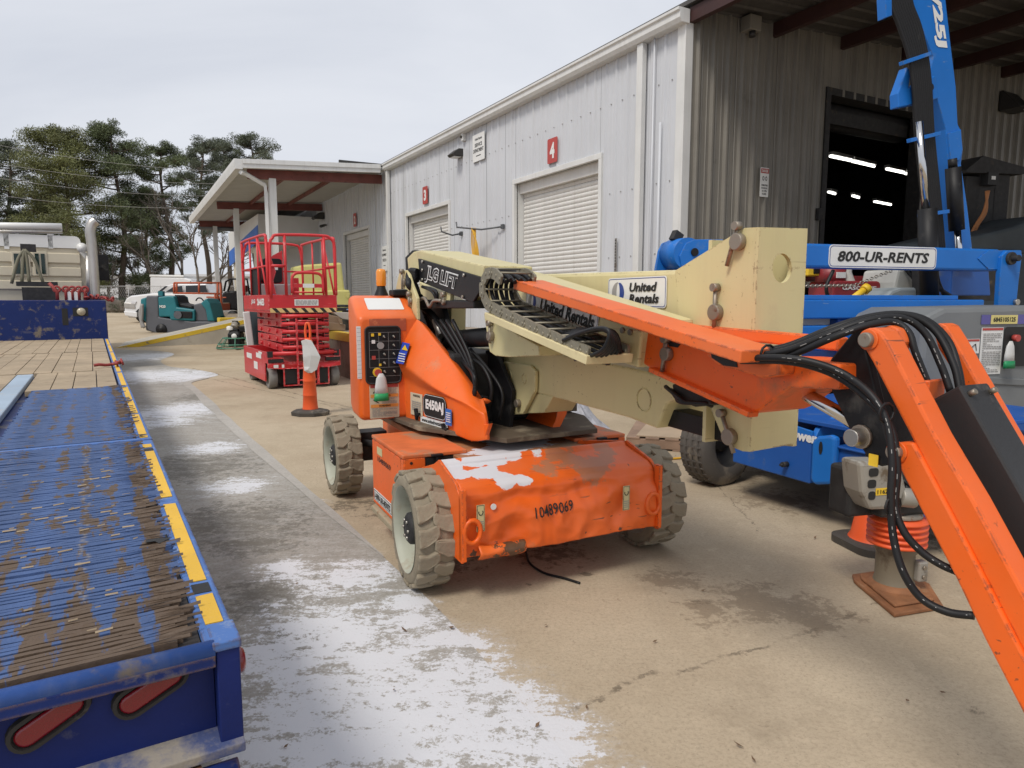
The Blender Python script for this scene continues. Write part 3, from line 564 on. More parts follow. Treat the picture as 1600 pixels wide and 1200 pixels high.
# ---- dented front cover: a sheet folded over the chassis nose
cov = blot(mat('cover_paint', (.80, .12, .007), .45, fade=((.62, .19, .08), .4), scratch=((.15, .06, .03), .9), dirt=((.45, .14, .05), .3, 3.0), dirt2=((.06, .03, .02), .21, 14), bump=.05, coat=.15),
           [(JF.at(u, v, z=.655).x, JF.at(u, v, z=.655).y, .655, r) for u, v, r in ((688, 736, .10), (705, 731, .14), (735, 727, .15), (765, 722, .15), (800, 717, .14), (835, 714, .12), (760, 736, .16), (790, 740, .16), (820, 738, .14), (845, 742, .10), (720, 739, .10))], frost, .70, 4.5, .55)
cov = blot(cov, [(.3, -1.22, .64, .4), (.0, -1.2, .65, .5)], (.45, .17, .085), .74, 2.5, .3)
cov = blot(cov, [(-.45, -1.37, .27, .13), (.38, -1.3, .6, .07), (.3, -1.37, .27, .06), (.06, -1.37, .28, .05), (-.6, -1.37, .27, .06)], (.10, .05, .03), .80, 11, .42)
pf = [(1.035, .655), (1.035, .692), (1.05, .70), (1.065, .695), (1.09, .672), (1.30, .628), (1.335, .606), (1.36, .57), (1.375, .50), (1.38, .42), (1.378, .34), (1.365, .255)]
sl = [0]
for a, c in zip(pf, pf[1:]): sl.append(sl[-1]+math.hypot(c[0]-a[0], c[1]-a[1]))
def pat(t):
    t *= sl[-1]
    for i in range(len(pf)-1):
        if t <= sl[i+1]+1e-9: k = (t-sl[i])/(sl[i+1]-sl[i]); return pf[i][0]+k*(pf[i+1][0]-pf[i][0]), pf[i][1]+k*(pf[i+1][1]-pf[i][1])
    return pf[-1]
def dent(x, s, z):
    if z > .69 or s < 1.09: return 0
    q = Vector((x*2.6, z*5+s*2, 1.7)); d = .022*(noise.noise(q)+.2)
    f = max(0, min(1, (.62-z)/.1))
    d += f*(-.046*math.exp(-((z-.545)/.05)**2)*(.5+.8*noise.noise(Vector((x*5, 3, 0))))) + f*.030*(.35-abs(noise.noise(Vector((x*4.3, z*7, 4))))) + f*.012*(.3-abs(noise.noise(Vector((x*9+z*4, z*6-x*3, 11))))) - f*.05*math.exp(-((x-.30)/.10)**2-((z-.38)/.09)**2) - f*.045*math.exp(-((x+.38)/.09)**2-((z-.36)/.09)**2)
    d += f*.02*math.exp(-((x+.47)/.06)**2-((z-.28)/.03)**2)-f*.012*abs(noise.noise(Vector((x*11, z*5, 9))))
    return d
CX0, CX1 = -.655, .535
def covp(u, v):
    x = CX0+(CX1-CX0)*u; s, z = pat(v); d = dent(x, s, z); k = 1 if z < .6 else 0
    w_ = .0
    if z < .61: w_ = (.61-z)*.0
    return Vector((x, -(s+d), z-(.02*max(0, noise.noise(Vector((x*3, 0, 7)))) if v > .97 else 0)+.3*d*(1-k)))
MB().grid(covp, 110, 90).ob('front_cover', cov, jl, solid=.006)
def front_y(x, z): return -(1.378+dent(x, 1.375, z))-.010
nb = MB(); v_, f_ = text2d('10489069', .012); c_ = JF.at(866, 795, y=-1.38)
nb.add([(c_.x+a*.235, front_y(c_.x+a*.235, c_.z+b*.058+a*.012), c_.z+b*.058+a*.012) for a, b in v_], f_); nb.ob('stencil_number', inkblack, jl)
for (u, v) in ((750, 809), (976, 777)):
    c_ = JF.at(u, v, y=-1.38); yy = min(front_y(c_.x+dx, c_.z+dz) for dx in (-.02, 0, .02) for dz in (-.06, 0, .06))
    s_ = sticker(jl, (c_.x, yy, c_.z), (1, 0, 0), (0, 0, 1), .045, .14, cream, 'tie_down_sticker', .003, .002, (inkblack, .002))
    MB().tube([(c_.x+.012*math.cos(a), yy-.003, c_.z+.03+.014*math.sin(a)) for a in np.linspace(-3.6, .6, 9)], .0022, 5).ob('symbol', inkblack, s_)
    lines(MB(), (c_.x, yy, c_.z-.035), (1, 0, 0), (0, 0, 1), .03, .045, 4).ob('small_print', inkgrey, s_)
c_ = JF.at(773, 793, y=-1.38); MB().cyl((c_.x, front_y(c_.x, c_.z)+.004, c_.z), (c_.x, front_y(c_.x, c_.z), c_.z), .016, n=16).ob('round_sticker', white, jl)
sidep = [(.78, .60), (.99, .665), (1.07, .705), (1.31, .635), (1.385, .57), (1.395, .24), (.78, .24)]
for x in (CX0-.018, CX1+.004): MB().ext([(x, -s, z) for s, z in sidep], (.016, 0, 0)).ob('side_plate', orange, jl, .003)
MB().ext([(.375, -.78, .63), (CX1, -1.02, .66), (CX1, -1.05, .70), (.375, -.80, .668)], (0, .02, 0)).ob('cover_lip', orange, jl, .003)
for x, sg_ in ((CX0-.006, 1), (CX1+.01, -1)):              # tie-down eyes on the corners
    ring = [(x+(.0 if sg_ < 0 else .0)+sg_*.05*max(0, math.sin(a))*0, -1.40+.0*a, .40+.07*math.cos(a)) for a in np.linspace(0, 6.283, 13)[:-1]]
    ring = [(x+sg_*(.045+.045*math.cos(a)), -1.402, .40+.06*math.sin(a)) for a in np.linspace(0, 6.283, 15)[:-1]]
    MB().tube(ring, .013, 8, closed=True).ob('tie_down_eye', orange, jl)
    MB().box(x-.012, x+.012, -1.41, -1.36, .25, .62).ob('corner_post', orange, jl, .004)
crump = MB()
def cr_(u, v): x = -.585+.26*u; return Vector((x, -1.40-.035*math.sin(3.1*v)-.012*noise.noise(Vector((x*18, v*3, 2))), .245+.075*v+.02*noise.noise(Vector((x*9, v, 5)))))
crump.grid(cr_, 18, 6).ob('crumpled_flap', blot(mat('flap_paint', (.76, .14, .02), .5), [(-.42, -1.41, .29, .16)], (.12, .06, .03), .72, 16, .4), jl, solid=.006)
# ---- turntable with the control cowl
deckbrown = mat('turntable_floor', (.10, .075, .05), .8, dirt=((.24, .2, .14), .5, 4))
MB().cyl((0, 0, .645), (0, 0, .70), .34, n=32).ob('slew_ring', darkm, jl)
MB().ext([(-.5, -.2, .70), (-.15, -.82, .70), (.52, -.78, .70), (.72, -.3, .70), (.72, .85, .70), (-.6, .85, .70)], (0, 0, .03)).ob('turntable_plate', deckbrown, jl, .004)
hood_m = mat('hood_paint', (.80, .125, .008), .42, dirt=((.62, .22, .10), .34, 2.5), dirt2=((.12, .05, .02), .2, 14), bump=.03, fade=((.70, .24, .11), .55), scratch=((.40, .14, .07), .7))
rg = [rrect(((a+b)/2, y, (c+d)/2), (1, 0, 0), (0, 0, 1), b-a, d-c, r) for y, a, b, c, d, r in ((.205, -.755, -.36, .75, 1.42, .03), (.21, -.77, -.36, .732, 1.437, .03), (.23, -.78, -.36, .722, 1.45, .035), (.26, -.783, -.36, .72, 1.47, .04), (.42, -.775, -.35, .72, 1.565, .05), (.50, -.77, -.32, .72, 1.585, .05), (.72, -.73, -.28, .73, 1.59, .05), (.86, -.66, -.28, .75, 1.55, .05))]
cw = MB().loft(rg, True).ob('control_cowl', hood_m, jl)
A = lambda u, v, y=.205: JF.at(u, v, y=y)
X_, Z_ = Vector((1, 0, 0)), Vector((0, 0, 1))
def mid(*p): return sum((Vector(q) for q in p), Vector())/len(p)
a, c_ = A(570, 511), A(626, 597); pc = mid(a, c_); pw, ph = c_.x-a.x, a.z-c_.z
cp = sticker(jl, (pc.x, .204, pc.z), X_, Z_, pw, ph, black, 'control_panel', .03, .008)
MB().tube(rrect((pc.x, .196, pc.z), X_, Z_, pw, ph, .03), .007, 6, closed=True).ob('panel_rim', darkm, cp)
b = MB(); yy = .1935
for k in range(6): b.box(pc.x-pw*.40, pc.x+pw*.48, yy, yy+.001, pc.z+ph*(.40-k*.155), pc.z+ph*(.40-k*.155)+.0016)
for q in (-.4, -.13, .15): b.box(pc.x+pw*q, pc.x+pw*q+.0016, yy, yy+.001, pc.z-ph*.22, pc.z+ph*.40)
b.ob('panel_print', inkgrey, cp)
for r in range(5):
    for q in (.02, .30):
        if (r, q) in ((1, .02),): continue
        c2 = Vector((pc.x+pw*q, .194, pc.z+ph*(.33-r*.155))); MB().cyl(c2, c2+Vector((0, -.012, 0)), .010, .006, n=10).cyl(c2+Vector((0, -.008, 0)), c2+Vector((0, -.03, -.006)), .003, n=6).ob('toggle_switch', steel, cp)
for q, dz, m_, w2 in ((-.3, .36, yellow, .02), (-.28, .24, white, .024), (-.28, -.04, red_sign, .026), (-.1, .37, yellow, .018), (-.1, -.17, yellow, .016)): sticker(cp, (pc.x+pw*q, .194, pc.z+ph*dz), X_, Z_, w2, w2, m_, 'panel_symbol', .002)
MB().cyl((pc.x-.02, .195, pc.z+ph*.17), (pc.x-.02, .185, pc.z+ph*.17), .024, n=20).ob('hour_meter', inkgrey, cp)
es = Vector((pc.x-pw*.19, .195, pc.z-ph*.30)); MB().cyl(es, es+Vector((0, -.008, 0)), .032, n=20).ob('stop_ring', yellow, cp); MB().cyl(es, es+Vector((0, -.035, 0)), .02, .024, n=20).ob('stop_button', red_sign, cp)
a, c_ = A(558, 520), A(564, 582); s_ = sticker(jl, mid(a, c_)-Vector((0, -.003, 0)), X_, Z_, .03, .36, white, 'label_strip', .003)
b = MB()
for k in range(13): b.box(-.765+.003, -.735, .1995, .2002, 0, .002, Matrix.Translation((mid(a, c_).x+.75, 0, mid(a, c_).z-.17+k*.028)))
b.ob('label_print', inkgrey, s_)
paper = mat('paper_label', (.58, .50, .36), .6, dirt=((.4, .33, .22), .3, 9))
a, c_ = A(577, 602), A(624, 651); s_ = sticker(jl, mid(a, c_)-Vector((0, -.001, 0)), X_, Z_, c_.x-a.x, a.z-c_.z, paper, 'warning_label', .006)
q = mid(a, c_)-Vector((0, .001, 0)); hh = a.z-c_.z; ww = c_.x-a.x
oband = mat('orange_band', (.75, .30, .06), .5)
for dz, mm in ((.46, red_sign), (.17, oband), (-.13, oband)): MB().box(q.x-ww*.47, q.x+ww*.47, q.y-.002, q.y-.001, q.z+hh*dz-.011, q.z+hh*dz+.011).ob('label_band', mm, s_)
text(MB(), 'WARNING', q+Vector((0, -.002, hh*.17)), X_, Z_, ww*.4, .014, .03).ob('lettering', inkblack, s_); text(MB(), 'WARNING', q+Vector((0, -.002, -hh*.13)), X_, Z_, ww*.4, .014, .03).ob('lettering', inkblack, s_)
lines(MB(), q+Vector((ww*.16, 0, hh*.31)), X_, Z_, ww*.5, hh*.2, 6).ob('small_print', inkgrey, s_); lines(MB(), q+Vector((ww*.16, 0, hh*.02)), X_, Z_, ww*.5, hh*.18, 6, seed=2).ob('small_print', inkgrey, s_); lines(MB(), q+Vector((0, 0, -hh*.32)), X_, Z_, ww*.85, hh*.26, 9, seed=3).ob('small_print', inkgrey, s_)
MB().tube([q+Vector((-ww*.38, -.002, hh*.26)), q+Vector((-ww*.26, -.002, hh*.36)), q+Vector((-ww*.2, -.002, hh*.26))], .003, 4).tube([q+Vector((-ww*.38, -.002, hh*.06)), q+Vector((-ww*.2, -.002, -hh*.04))], .003, 4).ob('pictogram', inkblack, s_)
# labels on the slope of the cowl
n_ = Vector((0, -.11, .16)).normalized(); u_ = Vector((0, .16, .11)).normalized()
sticker(jl, Vector((-.56, .345, 1.527)), X_, u_, .26, .14, white, 'slope_label', .01, .003)
s_ = sticker(jl, Vector((-.575, .2035, 1.385)), X_, Z_, .26, .085, mat('worn_red_label', (.42, .09, .04), .6, dirt=((.65, .2, .08), .5, 12), dirt2=((.12, .06, .04), .35, 20)), 'worn_label', .003)
bx = MB().box(-.47, -.26, .42, .54, 1.585, 1.63).ob('tracker_box', black, jl, .01); MB().box(-.43, -.31, .45, .51, 1.631, 1.635).ob('tracker_label', inkgrey, bx); MB().tube(fan([(-.28, .46, 1.61), (-.24, .44, 1.58), (-.23, .42, 1.50), (-.24, .40, 1.42)]), .008).ob('tracker_cable', rubber, bx)
bc = JF.at(596, 462, y=.66); MB().lathe([(.055, 1.585), (.05, 1.60), (.032, 1.645), (.03, 1.66), (.001, 1.66)], (bc.x, .66, 0)).ob('beacon_base', black, jl)
MB().lathe([(.034, 1.66), (.038, 1.68), (.037, 1.70), (.039, 1.72), (.037, 1.74), (.038, 1.765), (.03, 1.785), (.001, 1.79)], (bc.x, .66, 0)).ob('beacon_lens', mat('amber_lens', (.75, .26, .015), .2, coat=.5), jl)
# side hood: a bulged sheet from the cowl down to the front of the turntable
pa, pe = JF.at(633, 655, y=.2), JF.at(757, 688, y=-.80)
hd = Vector((pe.x-pa.x, pe.y-pa.y, 0)).normalized(); hn = Vector((hd.y, -hd.x, 0)); hn = hn if hn.x < 0 else -hn
def onp(u, v, off=0, p0=pa, n=hn):
    r = ray(u, v); o = Vector(JF.loc((0, 0, H))); e = Vector(JF.loc((JF.ox+r[0], JF.oy+r[1], r[2])))
    return o+e*(((p0+n*off-o).dot(n))/e.dot(n))
R0 = [(622, 494), (650, 498), (665, 512), (685, 537), (708, 566), (730, 596), (747, 622)]
Ra = [(620, 520), (640, 528), (660, 548), (680, 567), (704, 588), (728, 610), (750, 632)]
R1 = [(619, 566), (634, 573), (654, 589), (678, 606), (702, 619), (727, 630), (753, 645)]
R2 = [(627, 590), (640, 597), (656, 606), (678, 613), (702, 623), (728, 637), (755, 655)]
R3 = [(633, 655), (652, 659), (672, 665), (696, 673), (720, 684), (738, 690), (758, 688)]
O0 = [-.10]*7; Oa = [-.02, -.02, -.02, -.03, -.04, -.05, -.06]; O1 = [.045, .05, .05, .045, .03, .01, -.02]; O2 = [.0, -.005, -.005, 0, .01, .0, -.02]; O3 = [0, 0, 0, 0, 0, -.005, -.02]
rows = [[onp(*p, o) for p, o in zip(r, of)] for r, of in ((R0, O0), (Ra, Oa), (R1, O1), (R2, O2), (R3, O3))]
rows = [[q-hn*.06-Z_*.03 for q in rows[0]]]+rows
for r in rows: r.append(r[-1]-hn*.035+hd*.006)
lp = lambda a, c, t: [p.lerp(q, t) for p, q in zip(a, c)]
rows = [rows[0], lp(rows[0], rows[1], .9), rows[1], lp(rows[1], rows[2], .15), rows[2], lp(rows[2], rows[3], .85), rows[3], lp(rows[3], rows[4], .22), lp(rows[3], rows[4], .8), rows[4], lp(rows[4], rows[5], .2), lp(rows[4], rows[5], .92), rows[5]]
rr_ = [fan(r, 4) for r in rows]; nn_ = len(rr_[0]); NR_ = len(rows); cols = [[r[i] for r in rr_] for i in range(nn_)]
b = MB(); b.add([p for c2 in cols for p in c2], [(i*NR_+j, i*NR_+j+1, (i+1)*NR_+j+1, (i+1)*NR_+j) for i in range(nn_-1) for j in range(NR_-1)], True)
sh = b.ob('side_hood', hood_m, jl, solid=.02); ss = sh.modifiers.new('sub', 'SUBSURF'); ss.levels = ss.render_levels = 1
MB().ext([pa-hn*.12+Z_*.02, pa.lerp(pe, .75)-hn*.12+Z_*.02, pa.lerp(pe, .75)-hn*.2+Z_*.02, pa-hn*.2+Z_*.02], (0, 0, .2)).ob('hood_inner', darkm, jl)
MB().ext([onp(758, 548, -.36), onp(772, 545, -.36), onp(800, 610, -.36), (onp(796, 668, -.36)), onp(770, 670, -.36)], -hn*.03).ob('inner_guard', black, jl, .004)
MB().tube(fan([onp(738, 560, -.2), onp(756, 575, -.2), onp(768, 605, -.2), onp(762, 640, -.2), onp(745, 660, -.2)], 5), .012).tube(fan([onp(735, 545, -.25), onp(765, 580, -.25), onp(785, 615, -.25), onp(780, 655, -.25)], 5), .010).ob('guard_hoses', rubber, jl)
def hstick(u, v, wd, ht, m_, name, off=.006, **k): return sticker(jl, onp(u, v, off), hd, Z_, wd, ht, m_, name, **k), onp(u, v, off+.003)
o, q = hstick(679, 636, .30, .155, inkblack, 'model_badge', .014, rad=.05, border=(white, .003)); text(MB(), 'E450AJ', q, hd, Z_, .235, .085, .05).ob('lettering', white, o)
o, q = hstick(651, 632, .17, .155, paper, 'small_warning_label', .006); text(MB(), 'WARNING', q+Z_*.06, hd, Z_, .10, .016, .03).ob('lettering', inkblack, o); lines(MB(), q+Z_*-.01, hd, Z_, .13, .07, 5).ob('small_print', inkgrey, o)
o, q = hstick(678, 660, .36, .042, white, 'web_sticker', .006); text(MB(), 'www.unitedrentals.com', q, hd, Z_, .33, .027, .02).ob('lettering', inkblack, o)
bluest = mat('blue_sticker', (.035, .13, .42), .5, dirt=((.3, .35, .4), .2, 10))
o, q = hstick(701, 652, .075, .105, bluest, 'blue_label', .02); text(MB(), 'SUNSTATE', q+Z_*.02, hd, Z_, .06, .014, .02).ob('lettering', white, o) if 0 else lines(MB(), q, hd, Z_, .055, .07, 5).ob('small_print', white, o)
sp = [onp(u, v, o) for (u, v), o in (((618, 567), .062), ((630, 569), .066), ((640, 537), .012), ((626, 534), .008))]
o = MB().ext(sp, -hn*.004).ob('blue_warning_label', mat('bright_blue_sticker', (.03, .075, .48), .5), jl); sq = [onp(u, v, o_) for (u, v), o_ in (((628, 546), .034), ((637, 548), .034), (((633, 539)), .022))]; MB().ext(sq, hn*.002).ob('triangle', yellow, o)
b = MB()
for k in range(4): b.ext([onp(622+.6*(3-k), 551+k*3.8, .046+.005*k), onp(632+.4*(3-k), 553+k*3.8, .046+.005*k), onp(632+.4*(3-k), 554.4+k*3.8, .048+.005*k), onp(622+.6*(3-k), 552.4+k*3.8, .048+.005*k)], hn*.002)
b.ob('small_print', white, o)
o = MB().tube([onp(u, v, o_) for (u, v), o_ in (((620, 534), .0), ((626, 506), -.05), ((636, 508), -.05), ((629, 536), .0))], .0025, 5, closed=True).ob('worn_label_outline', inkblack, jl)
for u, v in ((654, 648), (697, 672)):
    q = onp(u, v, .01); MB().ext([q+hd*a+Z_*b_ for a, b_ in ((-.035, .04), (-.01, .045), (.0, .015), (.03, .02), (.03, .0), (.005, -.005), (-.005, -.04), (-.02, -.03))], hn*.02).ob('hood_latch', black, jl, .004)
MB().ext([onp(748, 665, -.02), onp(764, 662, -.02), onp(756, 687, -.02), onp(735, 690, -.02)], -hn*.03).ob('front_flange', orange, jl, .003)
# right-hand hood, mostly behind the arms
MB().loft([rrect((.60, y, .97), X_, Z_, .3, .5, .06) for y in (-.1, .2, .8)]).ob('right_hood', hood_m, jl, .01); MB().box(.44, .74, -.16, -.11, .74, 1.2).ob('hood_lining', deckbrown, jl)
pl = [(888, 622), (886, 646), (874, 670), (862, 678), (858, 676), (868, 658), (872, 632), (872, 622)]
MB().ext(JF.poly(pl, y=-.62), (0, .38, 0)).ob('right_fender', orange, jl, .004)
MB().box(-.28, .36, -.25, .75, .73, 1.2).ob('valve_bay', darkm, jl, .02)
# ---- arms
def plate(name, px, x, th, m_, bev=.006, **k): return MB().ext(JF.poly(px, x=x), (th, 0, 0)).ob(name, m_, jl, bev, **k)
def pin(u, v, x, r=.034, rod=((.02, .09), (-.02, -.07)), ln=.03):
    p = JF.at(u, v, x=x); o = MB().cyl(p, p-X_*ln, r*.9, n=24).ob('pin', pinsteel, jl, .004)
    a = p+Vector((-.018, rod[0][0], rod[0][1])); c2 = p+Vector((-.018, rod[1][0], rod[1][1])); MB().cyl(a, c2, .009, n=8).cyl(a-X_*.018, a+X_*.012, .017, n=10).ob('pin_keeper', pinsteel, o)
AX = .10
plate('lower_arm', [(735, 543), (840, 547), (980, 574), (1085, 598), (1066, 622), (1040, 632), (1026, 670), (979, 652), (860, 620), (790, 603), (735, 598)], AX, .26, cream, .012)
plate('arm_bracket', [(787, 565), (827, 571), (836, 580), (835, 612), (817, 647), (792, 649), (784, 630), (782, 575)], AX-.03, .025, cream)
plate('bracket_gusset', [(836, 614), (864, 620), (850, 645), (818, 646)], AX+.0, .2, cream, .004)
for u, v, r in ((796, 586, .03), (819, 592, .03), (1006, 625, .055)):
    p = JF.at(u, v, x=AX-(.031 if u < 900 else .001)); MB().tube([p+Vector((0, r*math.cos(a), r*math.sin(a))) for a in np.linspace(0, 6.283, 21)[:-1]], .004, 6, closed=True).ob('weld_ring', cream, jl)
p = JF.at(812, 630, x=AX-.03); MB().cyl(p, p-X_*.03, .026).ob('pivot_bolt', pinsteel, jl, .003)
p = JF.at(792, 631, x=AX-.03); MB().cyl(p, p-X_*.002, .02).ob('bolt_hole', inkblack, jl)
plate('upper_arm', [(790, 430), (1058, 421.5), (1075, 424), (1090, 520), (1000, 545), (800, 475)], AX+.012, .24, cream, .02)
p = JF.at(1085, 463, x=AX-.001); MB().tube([p+Vector((0, .045*math.cos(a), .045*math.sin(a))) for a in np.linspace(0, 6.283, 21)[:-1]], .005, 6, closed=True).ob('weld_ring', cream, jl)
el = lambda a0, a1: [(1222+15*math.cos(math.radians(a)), 419-23*math.sin(math.radians(a))) for a in np.linspace(a0, a1, 15)]
side_ = [(1055, 423), (1150, 364), (1164, 356), (1187, 355), (1172, 706), (1160, 705), (1140, 697), (1132, 690), (1105, 625), (1088, 590), (1062, 520)]
YF = JF.at(1187, 355, x=AX-.012).y; XF = JF.at(1262, 357, y=YF).x
for x in (AX-.012, XF-.02): MB().ext(JF.poly(side_, x=AX-.012), (.02, 0, 0)).ob('upright_plate', cream, jl, loc=(x-AX+.012, 0, 0))
MB().ext(JF.poly([(1187, 355), (1262, 357), (1259, 419)]+el(0, 180)+[(1183, 419)], y=YF), (0, .018, 0)).ext(JF.poly([(1183, 419)]+el(180, 360)+[(1259, 419), (1250, 600), (1240, 694), (1172, 706)], y=YF), (0, .018, 0)).ob('upright_front', cream, jl)
MB().box(AX+.01, XF-.022, YF+.28, YF+.3, .95, 1.8).ob('upright_web', cream, jl)
pin(1157, 378, AX-.012, .037, ((.0, .06), (.05, -.09))); pin(1122, 488, AX-.012, .037, ((0, .10), (0, -.06))); pin(1144, 682, AX-.012, .037, ((.045, .09), (-.03, -.06)))
for k in range(2): plate('tie_beam', [(1035, 636), (1140, 662), (1132, 692), (1035, 664)], AX+.06, .1, black, .006) if k == 0 else None
plate('switch_box', [(1050, 600), (1100, 612), (1112, 632), (1085, 636), (1052, 622)], -.02, .14, darkm, .006)
b = MB()
for k in range(3): b.tube(fan([JF.at(1040+8*k, 604+k*5, x=-.03+.02*k), JF.at(1062, 622+3*k, x=-.05), JF.at(1080+10*k, 630, x=-.03), JF.at(1112, 628+3*k, x=.02)]), .009)
b.ob('loose_cables', rubber, jl)
# sign on the upper arm
def rental_sign(c, r, u, wd, ht, two):
    r, u = Vector(r).normalized(), Vector(u).normalized(); n = r.cross(u)
    o = sticker(jl, c, r, u, wd, ht, white, 'rental_sign', ht*.12, .003, (inkblue, ht*.022)); c = Vector(c)+n*.0045
    lx = -wd*(.31 if two else .40); R = ht*(.36 if two else .38)
    for sgn, m_ in ((-1, inkgrey), (1, inkblue)):
        oa = [(R*math.sin(t)*sgn, R*math.cos(t)) for t in np.linspace(.35 if sgn > 0 else .0, 3.14159 if sgn > 0 else 2.8, 16)]; ia = [(R*.28*math.sin(t)*sgn, R*.93*math.cos(t)) for t in np.linspace(3.0, .15, 16)]
        MB().add([c+r*(lx+a)+u*b_ for a, b_ in oa+ia], [tuple(range(32))]).ob('emblem', m_, o)
    if two: b = text(MB(), 'United', c+r*(wd*.13)+u*(ht*.17), r, u, wd*.46, ht*.30, .035, .2); text(b, 'Rentals', c+r*(wd*.145)-u*(ht*.20), r, u, wd*.50, ht*.30, .035, .2)
    else: b = text(MB(), 'United Rentals', c+r*(wd*.10), r, u, wd*.73, ht*.58, .035, .2)
    b.ob('lettering', inkblack, o)
a, c_ = JF.at(951, 457, x=AX+.009), JF.at(1042, 457, x=AX+.009); d_ = JF.at(996, 433, x=AX+.009), JF.at(996, 481, x=AX+.009)
rental_sign(mid(a, c_), (0, -1, 0), Z_, abs(c_.y-a.y), d_[0].z-d_[1].z, True)
# rear riser
for x in (-.36, -.06): plate('riser_plate', [(624, 423), (636, 422), (643, 445), (651, 466), (652, 500), (640, 492), (617, 462), (619, 447)], x, .025, cream)
pin(632, 441, -.36, .034, ((0, .08), (0, -.07)), .015); pin(643, 470, -.36, .026, ((0, .05), (0, -.05)), .015)
plate('rear_post', [(655, 440), (705, 470), (704, 545), (660, 545)], -.06, .12, cream)
plate('riser_cover', [(655, 470), (690, 478), (712, 560), (690, 590), (655, 520)], -.15, .04, black)
plate('rear_beam', [(651, 468), (740, 470), (740, 482), (651, 482)], -.28, .18, black)
# main boom base section with black guard
MX = -.26
plate('boom_root', [(636, 403), (646, 393), (656, 391), (757, 415), (753, 450), (740, 470), (656, 440), (653, 426), (638, 425)], MX, .32, cream, .01)
plate('root_cap', [(633, 402), (644, 391), (650, 391), (637, 404), (638, 430), (634, 428)], MX+.005, .31, black, .004)
g_ = plate('boom_guard', [(653, 404), (751, 433), (748, 457), (738, 473), (656, 440)], MX-.022, .02, black, .003)
a, c_ = JF.at(664, 427, x=MX-.024), JF.at(716, 445, x=MX-.024); rd = (c_-a).normalized(); ud = rd.cross(X_).normalized(); ud = ud if ud.z > 0 else -ud
text(MB(), 'JLG LIFT', mid(a, c_), rd, ud, (c_-a).length, .13, .07, .25, off=.002).ob('lettering', white, g_); text(MB(), 'JLG LIFT', mid(a, c_), rd, ud, (c_-a).length*.985, .112, .015, .25, off=.004).ob('lettering', black, g_)
for u, v in ((661, 409), (661, 422), (726, 430), (724, 464), (661, 437)): p = JF.at(u, v, x=MX-.022); MB().cyl(p, p-X_*.012, .012, n=6).ob('guard_bolt', steel, g_)
b = MB()
for k in range(4): b.tube(fan([JF.at(652, 425+k*4, x=-.3), JF.at(642, 424+k*3, x=-.33), JF.at(639, 436+k*3, x=-.34-.01*k), JF.at(648, 446+3*k, x=-.31), JF.at(655, 466+k*3, x=-.25), JF.at(670+k*4, 500, x=-.2), JF.at(690+6*k, 560, x=-.1)], 5), .026, 10)
b.ob('hose_sleeve', rubber, jl)
b = MB()
for k in range(4): b.tube(fan([JF.at(680+9*k, 500, x=-.25), JF.at(720+5*k, 560, x=-.2), JF.at(742, 590+8*k, x=-.25), JF.at(738-5*k, 630+6*k, x=-.2)]), .013)
for k in range(2): b.tube(fan([JF.at(660, 448, x=-.28), JF.at(675+6*k, 455, x=-.3), JF.at(683, 470+4*k, x=-.28)]), .011)
b.ob('hydraulic_hoses', rubber, jl)
MB().tube(fan([JF.at(657, 468, x=-.3), JF.at(664, 466, x=-.32), JF.at(671, 479, x=-.32), JF.at(678, 470, x=-.31), JF.at(690, 470, x=-.3)], 4), .012).ob('hydraulic_pipe', pinsteel, jl)
MB().cyl(JF.at(682, 532, x=-.12), JF.at(800, 524, x=-.12), .062, n=20).ob('lift_cylinder', black, jl)
MB().cyl(JF.at(681, 500, x=-.2), JF.at(690, 525, x=-.2), .03).cyl(JF.at(684, 512, x=-.2), JF.at(688, 540, x=-.2), .02).ob('valve_block', steel, jl)
plate('cylinder_lug', [(694, 455), (704, 457), (702, 475), (697, 478), (693, 470)], -.27, .03, cream, .003); pin(697, 472, -.27, .02, ((0, .05), (0, -.02)), .03)
# main boom tube, track, orange channel, fly section
TX = -.2
plate('boom_tube', [(752, 416), (800, 430), (1006, 500), (996, 575), (957, 562), (757, 472)], TX, .26, cream, .012)
a, c_ = JF.at(823, 468, x=TX-.003), JF.at(935, 506, x=TX-.003); rd = (c_-a).normalized(); ud = X_.cross(rd); ud = ud if ud.z > 0 else -ud
rental_sign(mid(a, c_)-ud*.0, rd, ud, (c_-a).length, .115, False)
plate('bolt_plate', [(955, 513), (1001, 516), (996, 574), (953, 557)], TX-.02, .02, cream)
for u, v in ((974, 516), (986, 519), (971, 545), (982, 549)): p = JF.at(u, v, x=TX-.02); MB().cyl(p, p-X_*.01, .013, n=8).ob('plate_bolt', pinsteel, jl)
och = mat('channel_paint', (.80, .13, .01), .48, dirt=((.40, .17, .08), .34, 4), dirt2=((.06, .03, .02), .24, 15), bump=.04, edge=((.05, .03, .025), .014, .5), fade=((.66, .22, .10), .5), scratch=((.10, .05, .03), .8))
plate('track_channel', [(802, 437), (1158, 548), (1156, 568), (802, 452)], -.36, .17, och, .004)
a, c_ = JF.at(1135, 541, x=-.36), JF.at(1158, 548, x=-.36)
for u, v in ((1095, 528), (1130, 540), (1120, 527), (1150, 540)): p = JF.at(u, v, x=-.33 if u in (1095, 1130) else -.24); MB().cyl(p+Z_*.0, p+Z_*.004, .014, n=12).ob('channel_hole', inkblack, jl)
tray = mat('tray_cream', (.68, .58, .33), .5, dirt=((.45, .36, .2), .3, 5))
plate('track_tray', [(757, 488), (917, 556), (915, 570), (757, 499)], -.47, .22, tray, .003)
plate('tray_bracket', [(756, 490), (800, 519), (842, 541), (842, 556), (795, 558), (774, 556), (765, 550)], -.33, .2, cream, .004)
pin(770, 525, -.33, .03, ((0, .07), (0, -.04)))
